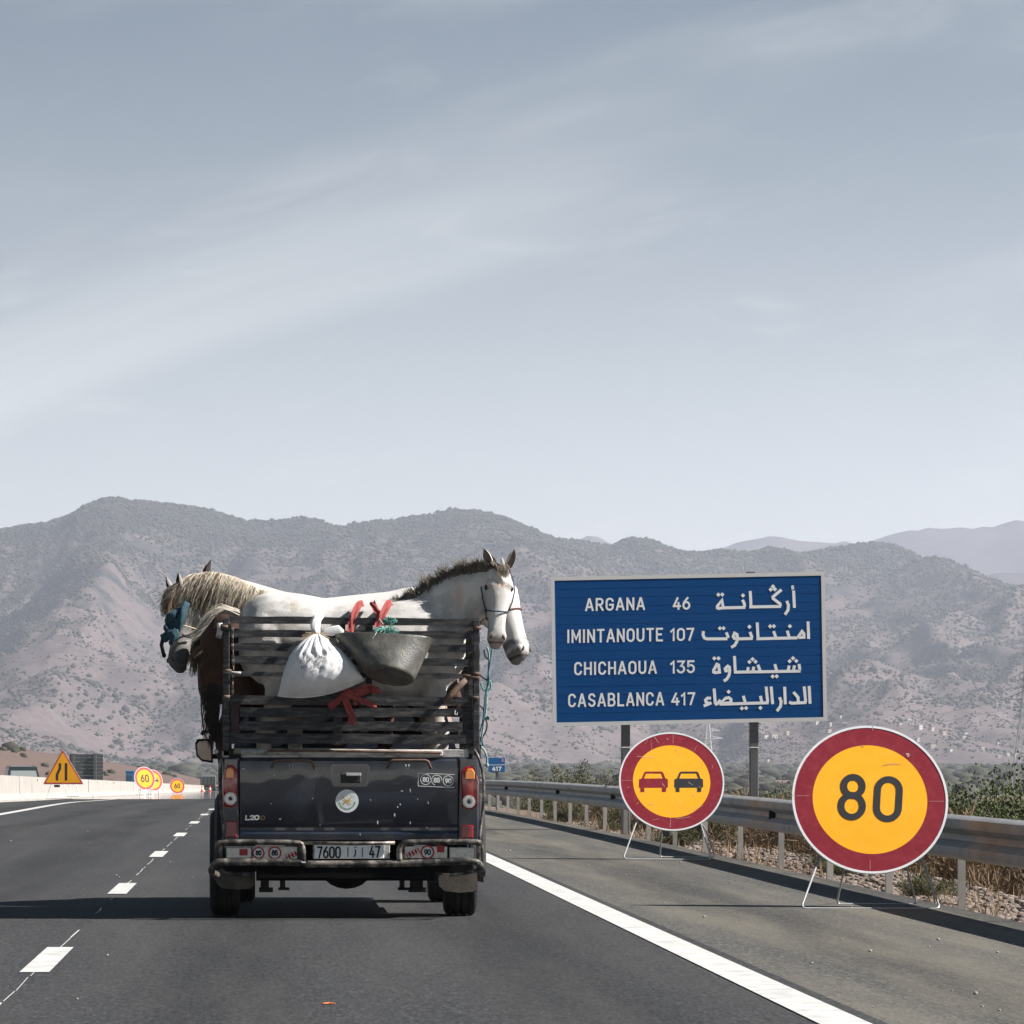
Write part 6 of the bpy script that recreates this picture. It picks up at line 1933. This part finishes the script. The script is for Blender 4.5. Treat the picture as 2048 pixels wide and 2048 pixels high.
dsg = thing('direction_sign', (P(1378, 0, DS).x, DS, gzp(P(1378, 0, DS).x, DS)), 'large blue motorway distance sign with white Latin and Arabic place names', 'sign')
TLc, TRc, BRc, BLc = [Vector(p) for p in ((1108.9, 1161.3), (1642.2, 1151.0), (1646.8, 1434.3), (1113.2, 1445.2))]
def bs(u, v, dy=0.0):
    p = (TLc * (1 - u) + TRc * u) * (1 - v) + (BLc * (1 - u) + BRc * u) * v
    q = P(p.x, p.y, DS); q.y += dy; return q
NPL = 16
for i in range(NPL):
    v0, v1 = i / NPL + .0007, (i + 1) / NPL - .0007
    pr = .0006 * random.random()
    mb = MB()
    bev = .0006
    f = [bs(0, v0 + bev, -pr), bs(1, v0 + bev, -pr), bs(1, v1 - bev, -pr), bs(0, v1 - bev, -pr)]
    b = [bs(0, v0, .004), bs(1, v0, .004), bs(1, v1, .004), bs(0, v1, .004)]
    bb = [bs(0, v0, .03), bs(1, v0, .03), bs(1, v1, .03), bs(0, v1, .03)]
    mb.rings([bb, b, f])
    fix_normals(mb.build('sign_plank', m_blue, dsg))
MB().add([bs(-.005, -.01, .034), bs(1.005, -.01, .034), bs(1.005, 1.01, .034), bs(-.005, 1.01, .034)], [(0, 1, 2, 3)]).build('backing_panel', mat('dirty_blue_joint', (.03, .085, .21), .7), dsg)
wx, wy = .0135, .026
for a, b in (((-wx, -wy), (1 + wx, 0)), ((-wx, 1), (1 + wx, 1 + wy)), ((-wx, 0), (0, 1)), ((1, 0), (1 + wx, 1))):
    mb = MB(); mb.rings([[bs(a[0], a[1], .03), bs(b[0], a[1], .03), bs(b[0], b[1], .03), bs(a[0], b[1], .03)], [bs(a[0], a[1], -.006), bs(b[0], a[1], -.006), bs(b[0], b[1], -.006), bs(a[0], b[1], -.006)]])
    fix_normals(mb.build('sign_border', m_frame, dsg))
for px0, px1 in ((1244, 1261), (1501, 1518)):
    x0, x1 = P(px0, 0, DS).x, P(px1, 0, DS).x
    gz = gzp((x0 + x1) / 2, DS + .1)
    MB().bbox((x0, DS + .05, gz - .3), (x1, DS + .22, P(0, 1150, DS).z), .01).build('post', m_spost, dsg)
    MB().bbox((x0 - .02, DS + .02, P(0, 1448.5, DS).z), (x1 + .02, DS + .05, P(0, 1446.2, DS).z), .002).build('clamp', m_spost, dsg)
    MB().bbox((x0 - .004, DS + .046, P(0, 1496, DS).z), (x1 + .004, DS + .226, P(0, 1494, DS).z), .002).build('post_joint', m_frame, dsg)
MB().bbox((P(1495, 0, DS).x, DS + .06, P(0, 1146, DS).z), (P(1511, 0, DS).x, DS + .2, P(0, 1143, DS).z), .002).build('post_cap', m_spost, dsg)
Z6 = lambda x, y: (1080 + .31056 * x, 1120 + .31056 * y)
slope = -.0196
for s_, x0, x1, yb, h_ in (('ARGANA', 290, 676, 330, 84), ('46', 854, 968, 322, 82), ('IMINTANOUTE', 174, 792, 536, 88), ('107', 838, 993, 523, 84), ('CHICHAOUA', 220, 752, 743, 86), ('135', 838, 998, 732, 84), ('CASABLANCA', 181, 799, 949, 88), ('417', 844, 1000, 938, 84)):
    mb = MB(); c0 = P(*Z6(x0, yb), DS); u6 = .31056 * DS / F
    letter(mb, s_, c0, Vector((1, 0, -slope)), Vector((0, 0, 1)), (x1 - x0) * u6, h_ * u6, 12.8 * u6, .0022, gap=.33 if len(s_) > 3 else .26, eps=.0004)
    mb.build('lettering', m_wht, dsg)
# Arabic names, traced stroke by stroke
A1 = dict(o=(1380, 1130), s=[
    (1, [(412, 452), (352, 530), (352, 552), (372, 560), (428, 550)]), (0, [(425, 552), (712, 546)]), (0, [(676, 448), (700, 500), (702, 540)]),
    (0, [(775, 335), (785, 528)]), (0, [(763, 540), (1172, 534)]), (0, [(1178, 318), (1068, 410), (1070, 432), (1160, 500), (1164, 530)]),
    (0, [(1246, 462), (1268, 520), (1262, 580), (1222, 640)]), (0, [(1334, 328), (1345, 552)])],
    d=[(365, 382), (415, 380), (682, 392), (1068, 276), (1040, 316), (1093, 312)], thin=[[(1338, 270), (1312, 272), (1312, 292), (1340, 290)], [(1306, 316), (1342, 300)]])
A2 = dict(o=(1380, 1130), s=[
    (0, [(172, 852), (168, 905), (186, 940), (215, 952), (482, 950)]), (0, [(466, 868), (488, 920), (488, 940)]),
    (1, [(574, 878), (556, 922), (572, 946), (610, 940), (606, 896)]), (0, [(612, 925), (604, 985), (575, 1035), (530, 1062)]), (0, [(600, 952), (808, 946)]), (0, [(772, 862), (800, 938)]),
    (0, [(865, 740), (876, 938)]), (0, [(855, 950), (1385, 938)]), (0, [(1076, 852), (1104, 930)]), (0, [(1252, 846), (1276, 928)]), (1, [(1442, 856), (1396, 922), (1412, 934), (1468, 930), (1466, 884)]),
    (0, [(1519, 726), (1528, 952)])], d=[(385, 815), (432, 814), (765, 796), (1032, 790), (1080, 788), (1286, 788)], thin=[])
A3 = dict(o=(1380, 1290), s=[
    (1, [(346, 248), (304, 325), (304, 348), (322, 356), (380, 350), (368, 258)]), (1, [(486, 272), (452, 306), (460, 332), (510, 326), (508, 286)]), (0, [(514, 318), (502, 392), (474, 440), (434, 464)]),
    (0, [(572, 142), (582, 338)]), (0, [(564, 350), (1424, 336)]), (0, [(752, 285), (738, 340)]), (0, [(822, 280), (808, 338)]), (0, [(874, 254), (902, 330)]), (0, [(1092, 246), (1116, 330)]),
    (0, [(1278, 265), (1262, 330)]), (0, [(1346, 262), (1332, 328)]), (0, [(1404, 244), (1414, 326)])], d=[(312, 172), (366, 172), (806, 182), (765, 218), (843, 215), (1326, 170), (1283, 208), (1368, 205), (1064, 405), (1116, 403)], thin=[])
A4 = dict(o=(1380, 1290), s=[
    (0, [(270, 686), (226, 684), (200, 708), (206, 736), (240, 748)]), (0, [(176, 786), (276, 744)]), (0, [(310, 560), (326, 756)]), (0, [(318, 766), (352, 756), (392, 706)]),
    (1, [(396, 748), (458, 686), (500, 678), (528, 700), (528, 742)]), (0, [(380, 762), (1012, 744)]), (0, [(686, 654), (710, 738)]), (0, [(906, 656), (926, 738)]), (0, [(980, 536), (1000, 736)]),
    (0, [(1045, 534), (1064, 762)]), (0, [(1154, 674), (1174, 728), (1164, 792), (1118, 852)]), (0, [(1218, 538), (1228, 764)]), (0, [(1332, 606), (1392, 676), (1394, 730)]), (0, [(1276, 734), (1310, 750), (1500, 740)]),
    (0, [(1470, 534), (1490, 734)]), (0, [(1534, 528), (1546, 756)])], d=[(497, 602), (668, 816), (722, 812), (906, 810)], thin=[])
uA = .15528
for A in (A1, A2, A3, A4):
    mb = MB(); ox, oy = A['o']
    for i, (cl, pts) in enumerate(A['s']):
        pp = [P(ox + uA * x, oy + uA * y, DS) for x, y in pts]
        mb.ribbon(pp, 38 * uA * DS / F, (0, -1, 0), .0022 + .0004 * (i % 7), bool(cl))
    for x, y in A['d']:
        c = P(ox + uA * x, oy + uA * y, DS) + Vector((0, -.005, 0)); r_ = 29 * uA * DS / F
        mb.add([c + Vector((-r_, 0, 0)), c + Vector((0, 0, -r_)), c + Vector((r_, 0, 0)), c + Vector((0, 0, r_))], [(0, 1, 2, 3)])
    for pts in A['thin']:
        mb.ribbon([P(ox + uA * x, oy + uA * y, DS) for x, y in pts], 15 * uA * DS / F, (0, -1, 0), .005)
    mb.build('lettering', m_wht, dsg)

# --- little kilometre sign
DK = 112.0
km = thing('kilometre_sign', (P(993, 0, DK).x, DK, gzp(P(993, 0, DK).x, DK)), 'small blue kilometre sign reading 417 behind the guardrail', 'sign')
k_ = lambda px, py, dy=0.0: P(px, py, DK) + Vector((0, dy, 0))
MB().bbox((k_(976.7, 0).x, DK, k_(0, 1544).z), (k_(1010, 0).x, DK + .02, k_(0, 1515.5).z), .004).build('panel', mat('km_blue', (.01, .12, .32), .45, var=.05), km)
mb = MB(); uk = DK / F
mb.ribbon([k_(977, 1530), k_(1009.7, 1529.5)], .013, (0, -1, 0), .003)
letter(mb, '417', k_(984, 1542), (1, 0, 0), (0, 0, 1), 19 * uk, 9 * uk, 2.1 * uk, .004, gap=.25)
mb.build('lettering', m_wht, km)
mb = MB(); letter(mb, '3', k_(1003, 1523.5), (1, 0, 0), (0, 0, 1), 4.2 * uk, 6.5 * uk, 1.3 * uk, .004); mb.build('lettering', mat('km_orange', (.8, .35, .25), .5), km)
MB().bbox((k_(991.7, 0).x, DK + .022, gzp(k_(993, 0).x, DK) - .1), (k_(996, 0).x, DK + .07, k_(0, 1520).z), .004).build('post', m_spost, km)

# --- back of a sign across the median
DBk = 350.0
bk = thing('sign_seen_from_behind', (P(173, 0, DBk).x, DBk, zr(DBk)), 'grey back of a large road sign beyond the concrete barrier', 'sign')
q5 = lambda x, y: P(*Z5(x, y), DBk)
for i in range(9):
    za, zb = q5(0, 475).z, q5(0, 760).z
    z1_ = za + (zb - za) * i / 9; z0_ = za + (zb - za) * (i + 1) / 9
    MB().bbox((q5(610, 0).x, DBk, z0_ + .008), (q5(905, 0).x, DBk + .03, z1_ - .008), .004).build('sign_plank', mat('dull_back_panel', (.085, .10, .10), .7, .1, var=.15, scale=1), bk)
for x in (640, 835):
    MB().bbox((q5(x - 14, 0).x, DBk - .12, zr(DBk) - .1), (q5(x + 14, 0).x, DBk - .002, q5(0, 470).z), .01).build('post', m_spost, bk)

# ================================================================ TRAFFIC AND SITE THINGS
m_suv = mat('dark_green_car_paint', (.025, .035, .033), .3, .3, var=.1, coat=.5)
m_silver = mat('silver_trim', (.45, .46, .46), .4, .4, var=.1)
def far_car(root, o, yaw, w, l, h, paint):
    """small estate: body, cabin, panes, wheels; o at ground, front towards -y when yaw is 0"""
    R_ = Matrix.Rotation(yaw, 3, 'Z')
    tr = lambda p: Vector(o) + R_ @ Vector(p)
    def ring(y, x, z0, z1): return [tr((-x, y, z0)), tr((-x * 1.0, y, z1)), tr((x, y, z1)), tr((x, y, z0))]
    body = MB().rings([ring(-l / 2, w * .44, .35, .75), ring(-l / 2 + .15, w * .49, .25, .92), ring(-l * .18, w * .5, .25, 1.0), ring(l / 2 - .2, w * .5, .25, 1.02), ring(l / 2, w * .46, .35, .9)])
    fix_normals(body.build('body', paint, root))
    cab = MB().rings([ring(-l * .20, w * .47, .99, 1.0), ring(-l * .06, w * .41, .99, h - .03), ring(l * .08, w * .41, .99, h), ring(l * .40, w * .40, .99, h - .03), ring(l * .48, w * .45, .99, 1.02)])
    fix_normals(cab.build('cabin', paint, root))
    g = MB(); g.add([tr((-w * .40, -l * .193, 1.05)), tr((w * .40, -l * .193, 1.05)), tr((w * .36, -l * .072, h - .09)), tr((-w * .36, -l * .072, h - .09))], [(0, 1, 2, 3)]); g.build('windscreen', mat('pale_windscreen', (.20, .22, .22), .1, spec=.6), root)
    for s_ in (-1, 1):
        for y0_, y1_ in ((-.06, .10), (.12, .26), (.28, .42)):
            g = MB(); g.add([tr((s_ * (w * .465 + .012), l * y0_ , 1.06)), tr((s_ * (w * .465 + .012), l * y1_, 1.06)), tr((s_ * (w * .415 + .012), l * y1_, h - .12)), tr((s_ * (w * .415 + .012), l * y0_ + .05, h - .12))], [(0, 1, 2, 3)]); g.build('side_window', mat('pale_side_glass', (.10, .12, .12), .1, spec=.6), root)
        MB().bbox(tuple(tr((s_ * w * .36, -l / 2, .68)) - Vector((.12, .02, .06))), tuple(tr((s_ * w * .36, -l / 2, .68)) + Vector((.12, .02, .06))), .01).build('headlight', m_clear, root)
        MB().tube([tr((s_ * w * .36, -l * .05, h + .02)), tr((s_ * w * .36, l * .4, h + .02))], .02, 5).build('roof_rail', m_silver, root)
        for y_ in (-l * .31, l * .31):
            cc = tr((s_ * w * .44, y_, .33)); axx = R_ @ Vector((0, 1, 0))
            wl_ = MB().disc(cc, .33, -.1, .1, 20, ex=axx, ez=(0, 0, 1)).build('wheel', m_tyre, root)
suv_o = (P(45, 0, 250).x, 250, zr(250) - .02)
suv = thing('suv', suv_o, 'dark estate car whose roof shows above the concrete barrier', 'car')
far_car(suv, suv_o, math.radians(8), 1.78, 4.5, 1.62, m_suv)

DL = 740.0
lz = zr(DL)
lorry = thing('lorry', (P(416, 0, DL).x, DL, lz), 'distant dark lorry seen from behind beyond the traffic cones', 'lorry')
lx = P(416, 0, DL).x
m_lor = mat('grey_green_lorry', (.13, .14, .12), .7, var=.2, scale=2)
MB().bbox((lx - 1.2, DL, lz + .95), (lx + 1.2, DL + 5.2, lz + 2.35), .05).build('cargo_box', m_lor, lorry)
for i in range(5): MB().bbox((lx - 1.18 + i * .56, DL - .05, lz + 1.0), (lx - 1.10 + i * .56, DL - .001, lz + 2.3), .01).build('box_rib', m_dark, lorry)
MB().bbox((lx - 1.1, DL + 5.3, lz + .7), (lx + 1.1, DL + 7, lz + 2.5), .1).build('cab', m_lor, lorry)
MB().bbox((lx - 1.15, DL - .02, lz + .55), (lx + 1.15, DL + .06, lz + .72), .02).build('rear_bumper', m_dark, lorry)
MB().box((lx - .5, DL + .1, lz + .6), (lx + .5, DL + 6.8, lz + .94)).build('chassis', m_dark, lorry)
for s_ in (-1, 1):
    for y_ in (1.0, 2.2, 6.0): MB().disc((lx + s_ * .9, DL + y_, lz + .48), .48, -.22, .22, 18, ex=(0, 1, 0), ez=(0, 0, 1)).build('wheel', m_tyre, lorry)
    MB().box((lx + s_ * 1.0 - .1, DL - .07, lz + .78), (lx + s_ * 1.0 + .1, DL - .02, lz + .9)).build('tail_lamp', m_red, lorry)
# cones
m_cone = mat('orange_red_cone', (.75, .10, .05), .6, var=.08)
for px, D_, lb in ((404, 560, 'red and white traffic cone on the far road, left of a pair'), (420, 560, 'red and white traffic cone on the far road, right of a pair')):
    x = P(px, 0, D_).x; z = zr(D_)
    cone = thing('traffic_cone', (x, D_, z), 'red and white traffic cone on the far road before the lorry', 'cone', 'traffic cones on the far road')
    r_ = lambda rr, zz: [(x + rr * math.cos(2 * PI * k / 14), D_ + rr * math.sin(2 * PI * k / 14), z + zz) for k in range(14)]
    MB().box((x - .2, D_ - .2, z + .0), (x + .2, D_ + .2, z + .04)).build('base', m_cone, cone)
    MB().rings([r_(.16, .04), r_(.03, .78)]).build('cone_body', m_cone, cone)
    MB().rings([r_(.125, .28), r_(.086, .48)]).build('white_band', m_wht, cone)
# blue cabin
DCb = 650.0; cbx = P(260, 0, DCb).x; cbz = zr(DCb)
cb = thing('site_cabin', (cbx, DCb, cbz), 'narrow blue portable site cabin beyond the concrete barrier', 'cabin')
m_cab = mat('cabin_blue', (.03, .16, .34), .5, var=.15, scale=3)
MB().bbox((cbx - .58, DCb, cbz), (cbx + .58, DCb + 1.2, cbz + 2.62), .03).build('walls', m_cab, cb)
MB().bbox((cbx - .62, DCb - .04, cbz + 2.62), (cbx + .62, DCb + 1.24, cbz + 2.86), .08).build('roof', m_cab, cb)
MB().bbox((cbx - .36, DCb - .05, cbz + .1), (cbx + .34, DCb - .003, cbz + 2.2), .02).build('door', mat('cabin_dark_blue', (.02, .08, .16), .5), cb)

# ================================================================ VILLAGE, PYLONS
def hit_slope(px, py):
    for D_ in np.arange(D_FOOT, 6500, 6.0):
        p = P(px, py, D_)
        if p.z <= float(mount_z(np.array([p.x]), np.array([D_]))[0]): return p
    return None
m_h1 = mat('limewash', (.50, .46, .41), .9, var=.06, scale=.3); m_h2 = mat('pink_plaster', (.42, .32, .26), .9, var=.08, scale=.3); m_h3 = mat('sand_plaster', (.44, .39, .31), .9, var=.08, scale=.3)
m_hw = mat('dark_window', (.05, .05, .055), .4)
HOUSES = [(1819, 1444, 9), (1801, 1454, 7), (1842, 1460, 14), (1866, 1462, 10), (1889, 1470, 10), (1933, 1473, 9), (1929, 1480, 10), (1837, 1483, 7), (1997, 1492, 6), (1867, 1497, 12), (1966, 1501, 8), (2034, 1514, 9), (2017, 1513, 8), (1999, 1517, 8), (1903, 1506, 10),
          (1635, 1449, 10), (1682, 1438, 7), (1690, 1452, 12), (1550, 1478, 13), (1533, 1479, 10), (1662, 1452, 8), (1537, 1526, 6), (1660, 1466, 9), (1576, 1470, 8)]
for i, (px, py, wpx) in enumerate(HOUSES):
    p = hit_slope(px, py)
    if p is None: continue
    w = wpx * p.y / F; h_ = random.uniform(.5, .8) * w; h_ = min(max(h_, 2.6), 5.5); dpt = w * random.uniform(.7, 1.1)
    m_ = random.choice((m_h1, m_h1, m_h2, m_h3))
    hroot = thing('village_house', (p.x, p.y, p.z - 1), 'small pale flat roofed house in the village at the mountain foot', 'house', 'village houses at the mountain foot')
    MB().box((p.x - w / 2, p.y, p.z - 1.5), (p.x + w / 2, p.y + dpt, p.z + h_)).build('wall', m_, hroot)
    MB().box((p.x - w / 2 - .15, p.y - .15, p.z + h_), (p.x + w / 2 + .15, p.y + dpt + .15, p.z + h_ + .35)).build('roof', m_h1 if m_ is not m_h1 else m_h3, hroot)
    hroot.rotation_euler = (0, 0, random.uniform(.35, 1.0))
    for k in range(2):
        xw = p.x - w * .25 + k * w * .5
        MB().box((xw - .4, p.y - .06, p.z + h_ * .35), (xw + .4, p.y - .001, p.z + h_ * .7)).build('window', m_hw, hroot)

m_pyl = mat('pale_lattice_steel', (.62, .62, .60), .6, .1, var=.05); m_pyl2 = mat('grey_lattice_steel', (.30, .30, .30), .6, .2, var=.05)
def pylon(px, ytop, D_, arm, label, m_, t):
    b = P(px, 0, D_); zt = P(0, ytop, D_).z; zb = -8.6; hh = zt - zb
    root = thing('electricity_pylon', (b.x, D_, zb), label, 'pylon')
    mb = MB()
    hw = lambda f: hh * (.10 * (1 - f) ** 1.3 + .022)
    cor = lambda f, i: Vector((b.x + hw(f) * (1, 1, -1, -1)[i], D_ + hw(f) * (1, -1, -1, 1)[i], zb + hh * f))
    fs_ = [0, .18, .34, .48, .60, .70, .78, .85, .92, 1.0]
    for a, c in zip(fs_, fs_[1:]):
        for i in range(4):
            j = (i + 1) % 4
            mb.obox(cor(a, i), cor(c, i), t, t); mb.obox(cor(a, i), cor(c, j), t * .7, t * .7); mb.obox(cor(a, j), cor(c, i), t * .7, t * .7); mb.obox(cor(c, i), cor(c, j), t * .7, t * .7)
    mb.build('tower', m_, root)
    for f in (.72, .86):
        for s_ in (-1, 1):
            z = zb + hh * f; e = Vector((b.x + s_ * arm * (1 if f < .8 else .8), D_, z + .2)); am = MB()
            for y_ in (-1, 1):
                am.obox(Vector((b.x + s_ * hw(f), D_ + y_ * hw(f), z)), e, t, t); am.obox(Vector((b.x + s_ * hw(f + .05), D_ + y_ * hw(f + .05), z + hh * .06)), e, t, t)
                for q_ in (.3, .6): am.obox(lerp(Vector((b.x + s_ * hw(f), D_ + y_ * hw(f), z)), e, q_), lerp(Vector((b.x + s_ * hw(f + .05), D_ + y_ * hw(f + .05), z + hh * .06)), e, q_), t * .7, t * .7)
            am.build('cross_arm', m_, root)
    return b.x, zb, hh
p1 = pylon(1416, 1447, 1880, 6.0, 'pale lattice electricity pylon glimpsed below the blue direction sign', m_pyl, .22)
p2 = pylon(2056, 1322, 1000, 5.0, 'grey lattice electricity pylon at the far right above the green shrubs', m_pyl2, .12)
wires = thing('power_cables', (p2[0], 1000, 5), 'thin sagging power cables strung between two pylons', 'cables')
for k, (f, ar) in enumerate(((.72, 1), (.86, .8))):
    for s_ in (-1, 1):
        a = Vector((p2[0] + s_ * 5 * ar, 1000, p2[1] + p2[2] * f)); b = Vector((p1[0] + s_ * 6 * ar, 1880, p1[1] + p1[2] * f))
        MB().tube([lerp(a, b, t) - Vector((0, 0, 14 * t * (1 - t))) for t in [i / 16 for i in range(17)]], .035, 4).build('cable', m_pyl2, wires)

# ================================================================ PLANTS AND STONES
def leaf_mesh(name, n, rx, rz, leaf, asp, clumps, material, up=0.3, spiky=0.0):
    """many small leaf quads gathered in clumps through the crown's volume"""
    cc = rng.normal(0, .42, (clumps, 3)); cc = cc / np.maximum(1, np.linalg.norm(cc, axis=1, keepdims=True) / .95)
    cc[:, 2] = np.abs(cc[:, 2]) * 1.0
    rad = rng.uniform(.16, .40, clumps)
    k = rng.integers(0, clumps, n)
    d = rng.normal(0, 1, (n, 3)); d /= np.linalg.norm(d, axis=1, keepdims=True)
    pos = cc[k] + d * (rad[k] * rng.random(n) ** .45)[:, None]
    pos[:, 2] = np.maximum(pos[:, 2], .02)
    pos *= np.array([rx, rx, rz])
    t = rng.normal(0, 1, (n, 3)) + d * .8; t[:, 2] += up; t /= np.linalg.norm(t, axis=1, keepdims=True)
    s = np.cross(t, rng.normal(0, 1, (n, 3))); s /= np.linalg.norm(s, axis=1, keepdims=True)
    L_ = (leaf * rng.uniform(.6, 1.4, n))[:, None]
    V = np.stack([pos, pos + t * L_ * .5 + s * L_ * asp, pos + t * L_, pos + t * L_ * .5 - s * L_ * asp], 1).reshape(-1, 3)
    me_o = fast_mesh(name, V, np.arange(n * 4).reshape(-1, 4), material)
    return me_o


def stem_mesh(name, rx, rz, n, material):
    mb = MB()
    for i in range(n):
        a = random.uniform(0, 2 * PI); r_ = random.uniform(.2, .8)
        e = Vector((rx * r_ * math.cos(a), rx * r_ * math.sin(a), rz * random.uniform(.5, .95)))
        mb.tube([(random.uniform(-.05, .05), random.uniform(-.05, .05), -.15), e * .5 + Vector((random.uniform(-.08, .08), 0, .08)), e], [.018, .012, .004], 5)
    return mb.build(name, material)

m_leaf1 = mat('olive_leaf', (.060, .075, .024), .7, var=.55, scale=2.2, spec=.25)
m_leaf2 = mat('grey_olive_leaf', (.085, .085, .04), .75, var=.5, scale=2.2, spec=.25)
m_dry = mat('dry_straw', (.22, .155, .09), .9, var=.4, scale=5, spec=.1)
m_dry2 = mat('dry_twig', (.155, .11, .07), .9, var=.45, scale=5, spec=.1)
m_bark = mat('grey_bark', (.16, .13, .10), .9, var=.3, scale=20)


def shrub_proto(name, part, n, rx, rz, leaf, asp, clumps, m_, stems, up):
    root = thing(name, (0, 0, 0), 'x', 'shrub')
    f_ = leaf_mesh(part, n, rx, rz, leaf, asp, clumps, m_, up); adopt(f_, root)
    s_ = stem_mesh('stem', rx, rz, stems, m_bark); adopt(s_, root)
    return root

protos_g = [shrub_proto('green_shrub', 'foliage', 15000, 1.25, 1.45, .055, .26, 60, m_leaf1, 9, .5), shrub_proto('green_shrub', 'foliage', 15000, 1.15, 1.6, .052, .26, 52, m_leaf1, 9, .6), shrub_proto('green_shrub', 'foliage', 10000, 1.2, 1.35, .055, .24, 40, m_leaf2, 9, .5)]
protos_d = [shrub_proto('dry_bush', 'twigs', 3800, .62, .62, .17, .03, 26, m_dry, 12, .9), shrub_proto('dry_bush', 'twigs', 3400, .70, .52, .16, .032, 24, m_dry2, 12, .8), shrub_proto('dry_bush', 'twigs', 2600, .5, .45, .14, .035, 18, m_leaf2, 10, 1.0)]
used = set()


def plant(protos, i, px, D_, sc, label, group, cat='shrub', x=None):
    x = P(px, 0, D_).x if x is None else x
    loc = (x, D_, gzp(x, D_) - .02)
    pr = protos[i]
    if id(pr) in used:
        r = copy_tree(pr, loc)
    else:
        used.add(id(pr)); r = pr; r.location = loc
    for ch in list(r.children): ch.matrix_parent_inverse = Matrix.Identity(4)
    r.scale = (sc * random.uniform(.9, 1.1), sc * random.uniform(.9, 1.1), sc * random.uniform(.92, 1.08))
    r.rotation_euler = (0, 0, random.uniform(0, 6.28))
    tag(r, label, cat, group)
    return r
GL, GG = 'green leafy shrub in the hedge behind the guardrail', 'green shrubs behind the guardrail'
for i, px, D_, s_ in ((0, 1935, 60, .95), (1, 1985, 66, 1.1), (0, 2035, 62, 1.0), (1, 2075, 58, 1.0), (0, 2100, 66, 1.1), (2, 1905, 70, 1.02), (1, 1925, 78, 1.08), (0, 1990, 80, 1.1), (1, 2050, 76, 1.12), (0, 1960, 57, .72), (1, 2010, 60, .8),
                     (0, 1545, 84, .80), (1, 1585, 80, .85), (2, 1500, 90, .70), (0, 1470, 96, .68), (2, 1625, 84, .85), (1, 1560, 92, .9), (0, 1870, 84, .95), (0, 2110, 84, 1.1)):
    plant(protos_g, i, px, D_, s_, GL, GG)
for i, px, D_, s_ in ((2, 1133, 112, .98), (2, 1178, 110, .98), (2, 1205, 118, .9), (2, 1085, 124, .85)):
    plant(protos_g, i, px, D_, s_, 'pale olive bush rising above the guardrail near the kilometre sign', 'pale olive bushes near the kilometre sign')
DLb, DG = 'low dry straw coloured bush on the stony verge behind the guardrail', 'dry bushes on the verge'
for k in range(58):
    D_ = 33 + 62 * (k / 57.0) ** 1.05 + random.uniform(-.6, .6)
    x = random.uniform(6.1, 8.6) + (random.random() < .3) * 1.6
    i = random.choice((0, 0, 1, 1, 1)) if k % 6 else 2
    plant(protos_d, i, 0, D_, random.uniform(.65, 1.25), DLb, DG, x=x)
for px, D_, s_ in ((1700, 38.5, .5), (1240, 60, .6), (1085, 84, .8), (1150, 74, .7), (1490, 45.6, .55)):   # weeds at the foot of the rail
    plant(protos_d, 2, px, D_, s_, 'small grey green weed clump at the foot of the guardrail', 'weeds at the guardrail foot', x=random.uniform(5.15, 5.6))
bush = plant(protos_g, 0, 235, 520, 1.0, 'dark round bush showing above the concrete barrier beside the blue cabin', None, x=-17.0)
bush['group'] = 'bushes across the median'

# gravel on the verge
n = 14000
gx = 4.90 + 2.2 * rng.random(n) ** 1.3; gd = 25 + 62 * rng.random(n) ** 1.4
gs = rng.gamma(3, .0045, n) + .006
gz_ = ground_z(gx, gd) + gs * .2
blobs('gravel', np.stack([gx, gd, gz_], 1), np.stack([gs * 1.2, gs, gs * .7], 1), mat('gravel_stone', (.185, .15, .13), .9, var=.45, scale=9, spec=.1), 'loose pinkish gravel on the verge')
# pebbles thrown onto the shoulder and road
n = 80
gx = np.where(rng.random(n) < .8, rng.uniform(2.5, 4.6, n), rng.uniform(-4, 2.2, n)); gd = 19 + 50 * rng.random(n) ** 1.5
gs = rng.gamma(3, .0012, n) + .003
gs[:5] = .010; gx[:5] = (3.9, 3.3, 4.28, 3.95, 2.9); gd[:5] = (27.2, 25.6, 25.1, 23.0, 31)
blobs('pebbles', np.stack([gx, gd, zrv(gd) + gs * .5 + .004], 1), np.stack([gs * 1.2, gs, gs * .8], 1), mat('pale_pebble', (.30, .275, .24), .9, var=.2, scale=9), 'pale pebbles scattered on the dusty shoulder')
# dry grass at the asphalt edge
n = 5200
bx_ = 4.92 + 1.5 * rng.random(n) ** 1.2; bd_ = 29 + 66 * rng.random(n)
keep = fbm(bx_ * 1.2, bd_ * .5, 3) > .5
bx_, bd_ = bx_[keep], bd_[keep]; n = len(bx_)
b0 = np.stack([bx_, bd_, ground_z(bx_, bd_)], 1); h_ = rng.uniform(.05, .19, n)
ln = rng.normal(0, .05, (n, 3)); ln[:, 2] = h_
w_ = rng.normal(0, .004, (n, 3)); w_[:, 2] = 0
V = np.stack([b0 - w_, b0 + w_, b0 + ln], 1).reshape(-1, 3)
tag(fast_mesh('dry_grass', V, np.arange(n * 3).reshape(-1, 3), m_dry), 'sparse dry grass along the asphalt edge', 'grass', kind='stuff')
# a scrap of orange plastic on the tarmac, and a bright chip or two
sc_ = P(658, 2010, 10156 / 502.0)
mb = MB(); mb.tube([sc_ + Vector((-.027, 0, .006)), sc_ + Vector((0, .012, .007)), sc_ + Vector((.027, .004, .006))], [.003, .006, .003], 6)
tag(mb.build('plastic_scrap', mat('orange_plastic', (.75, .20, .08), .6), None), 'scrap of orange plastic lying on the dark asphalt', 'litter')
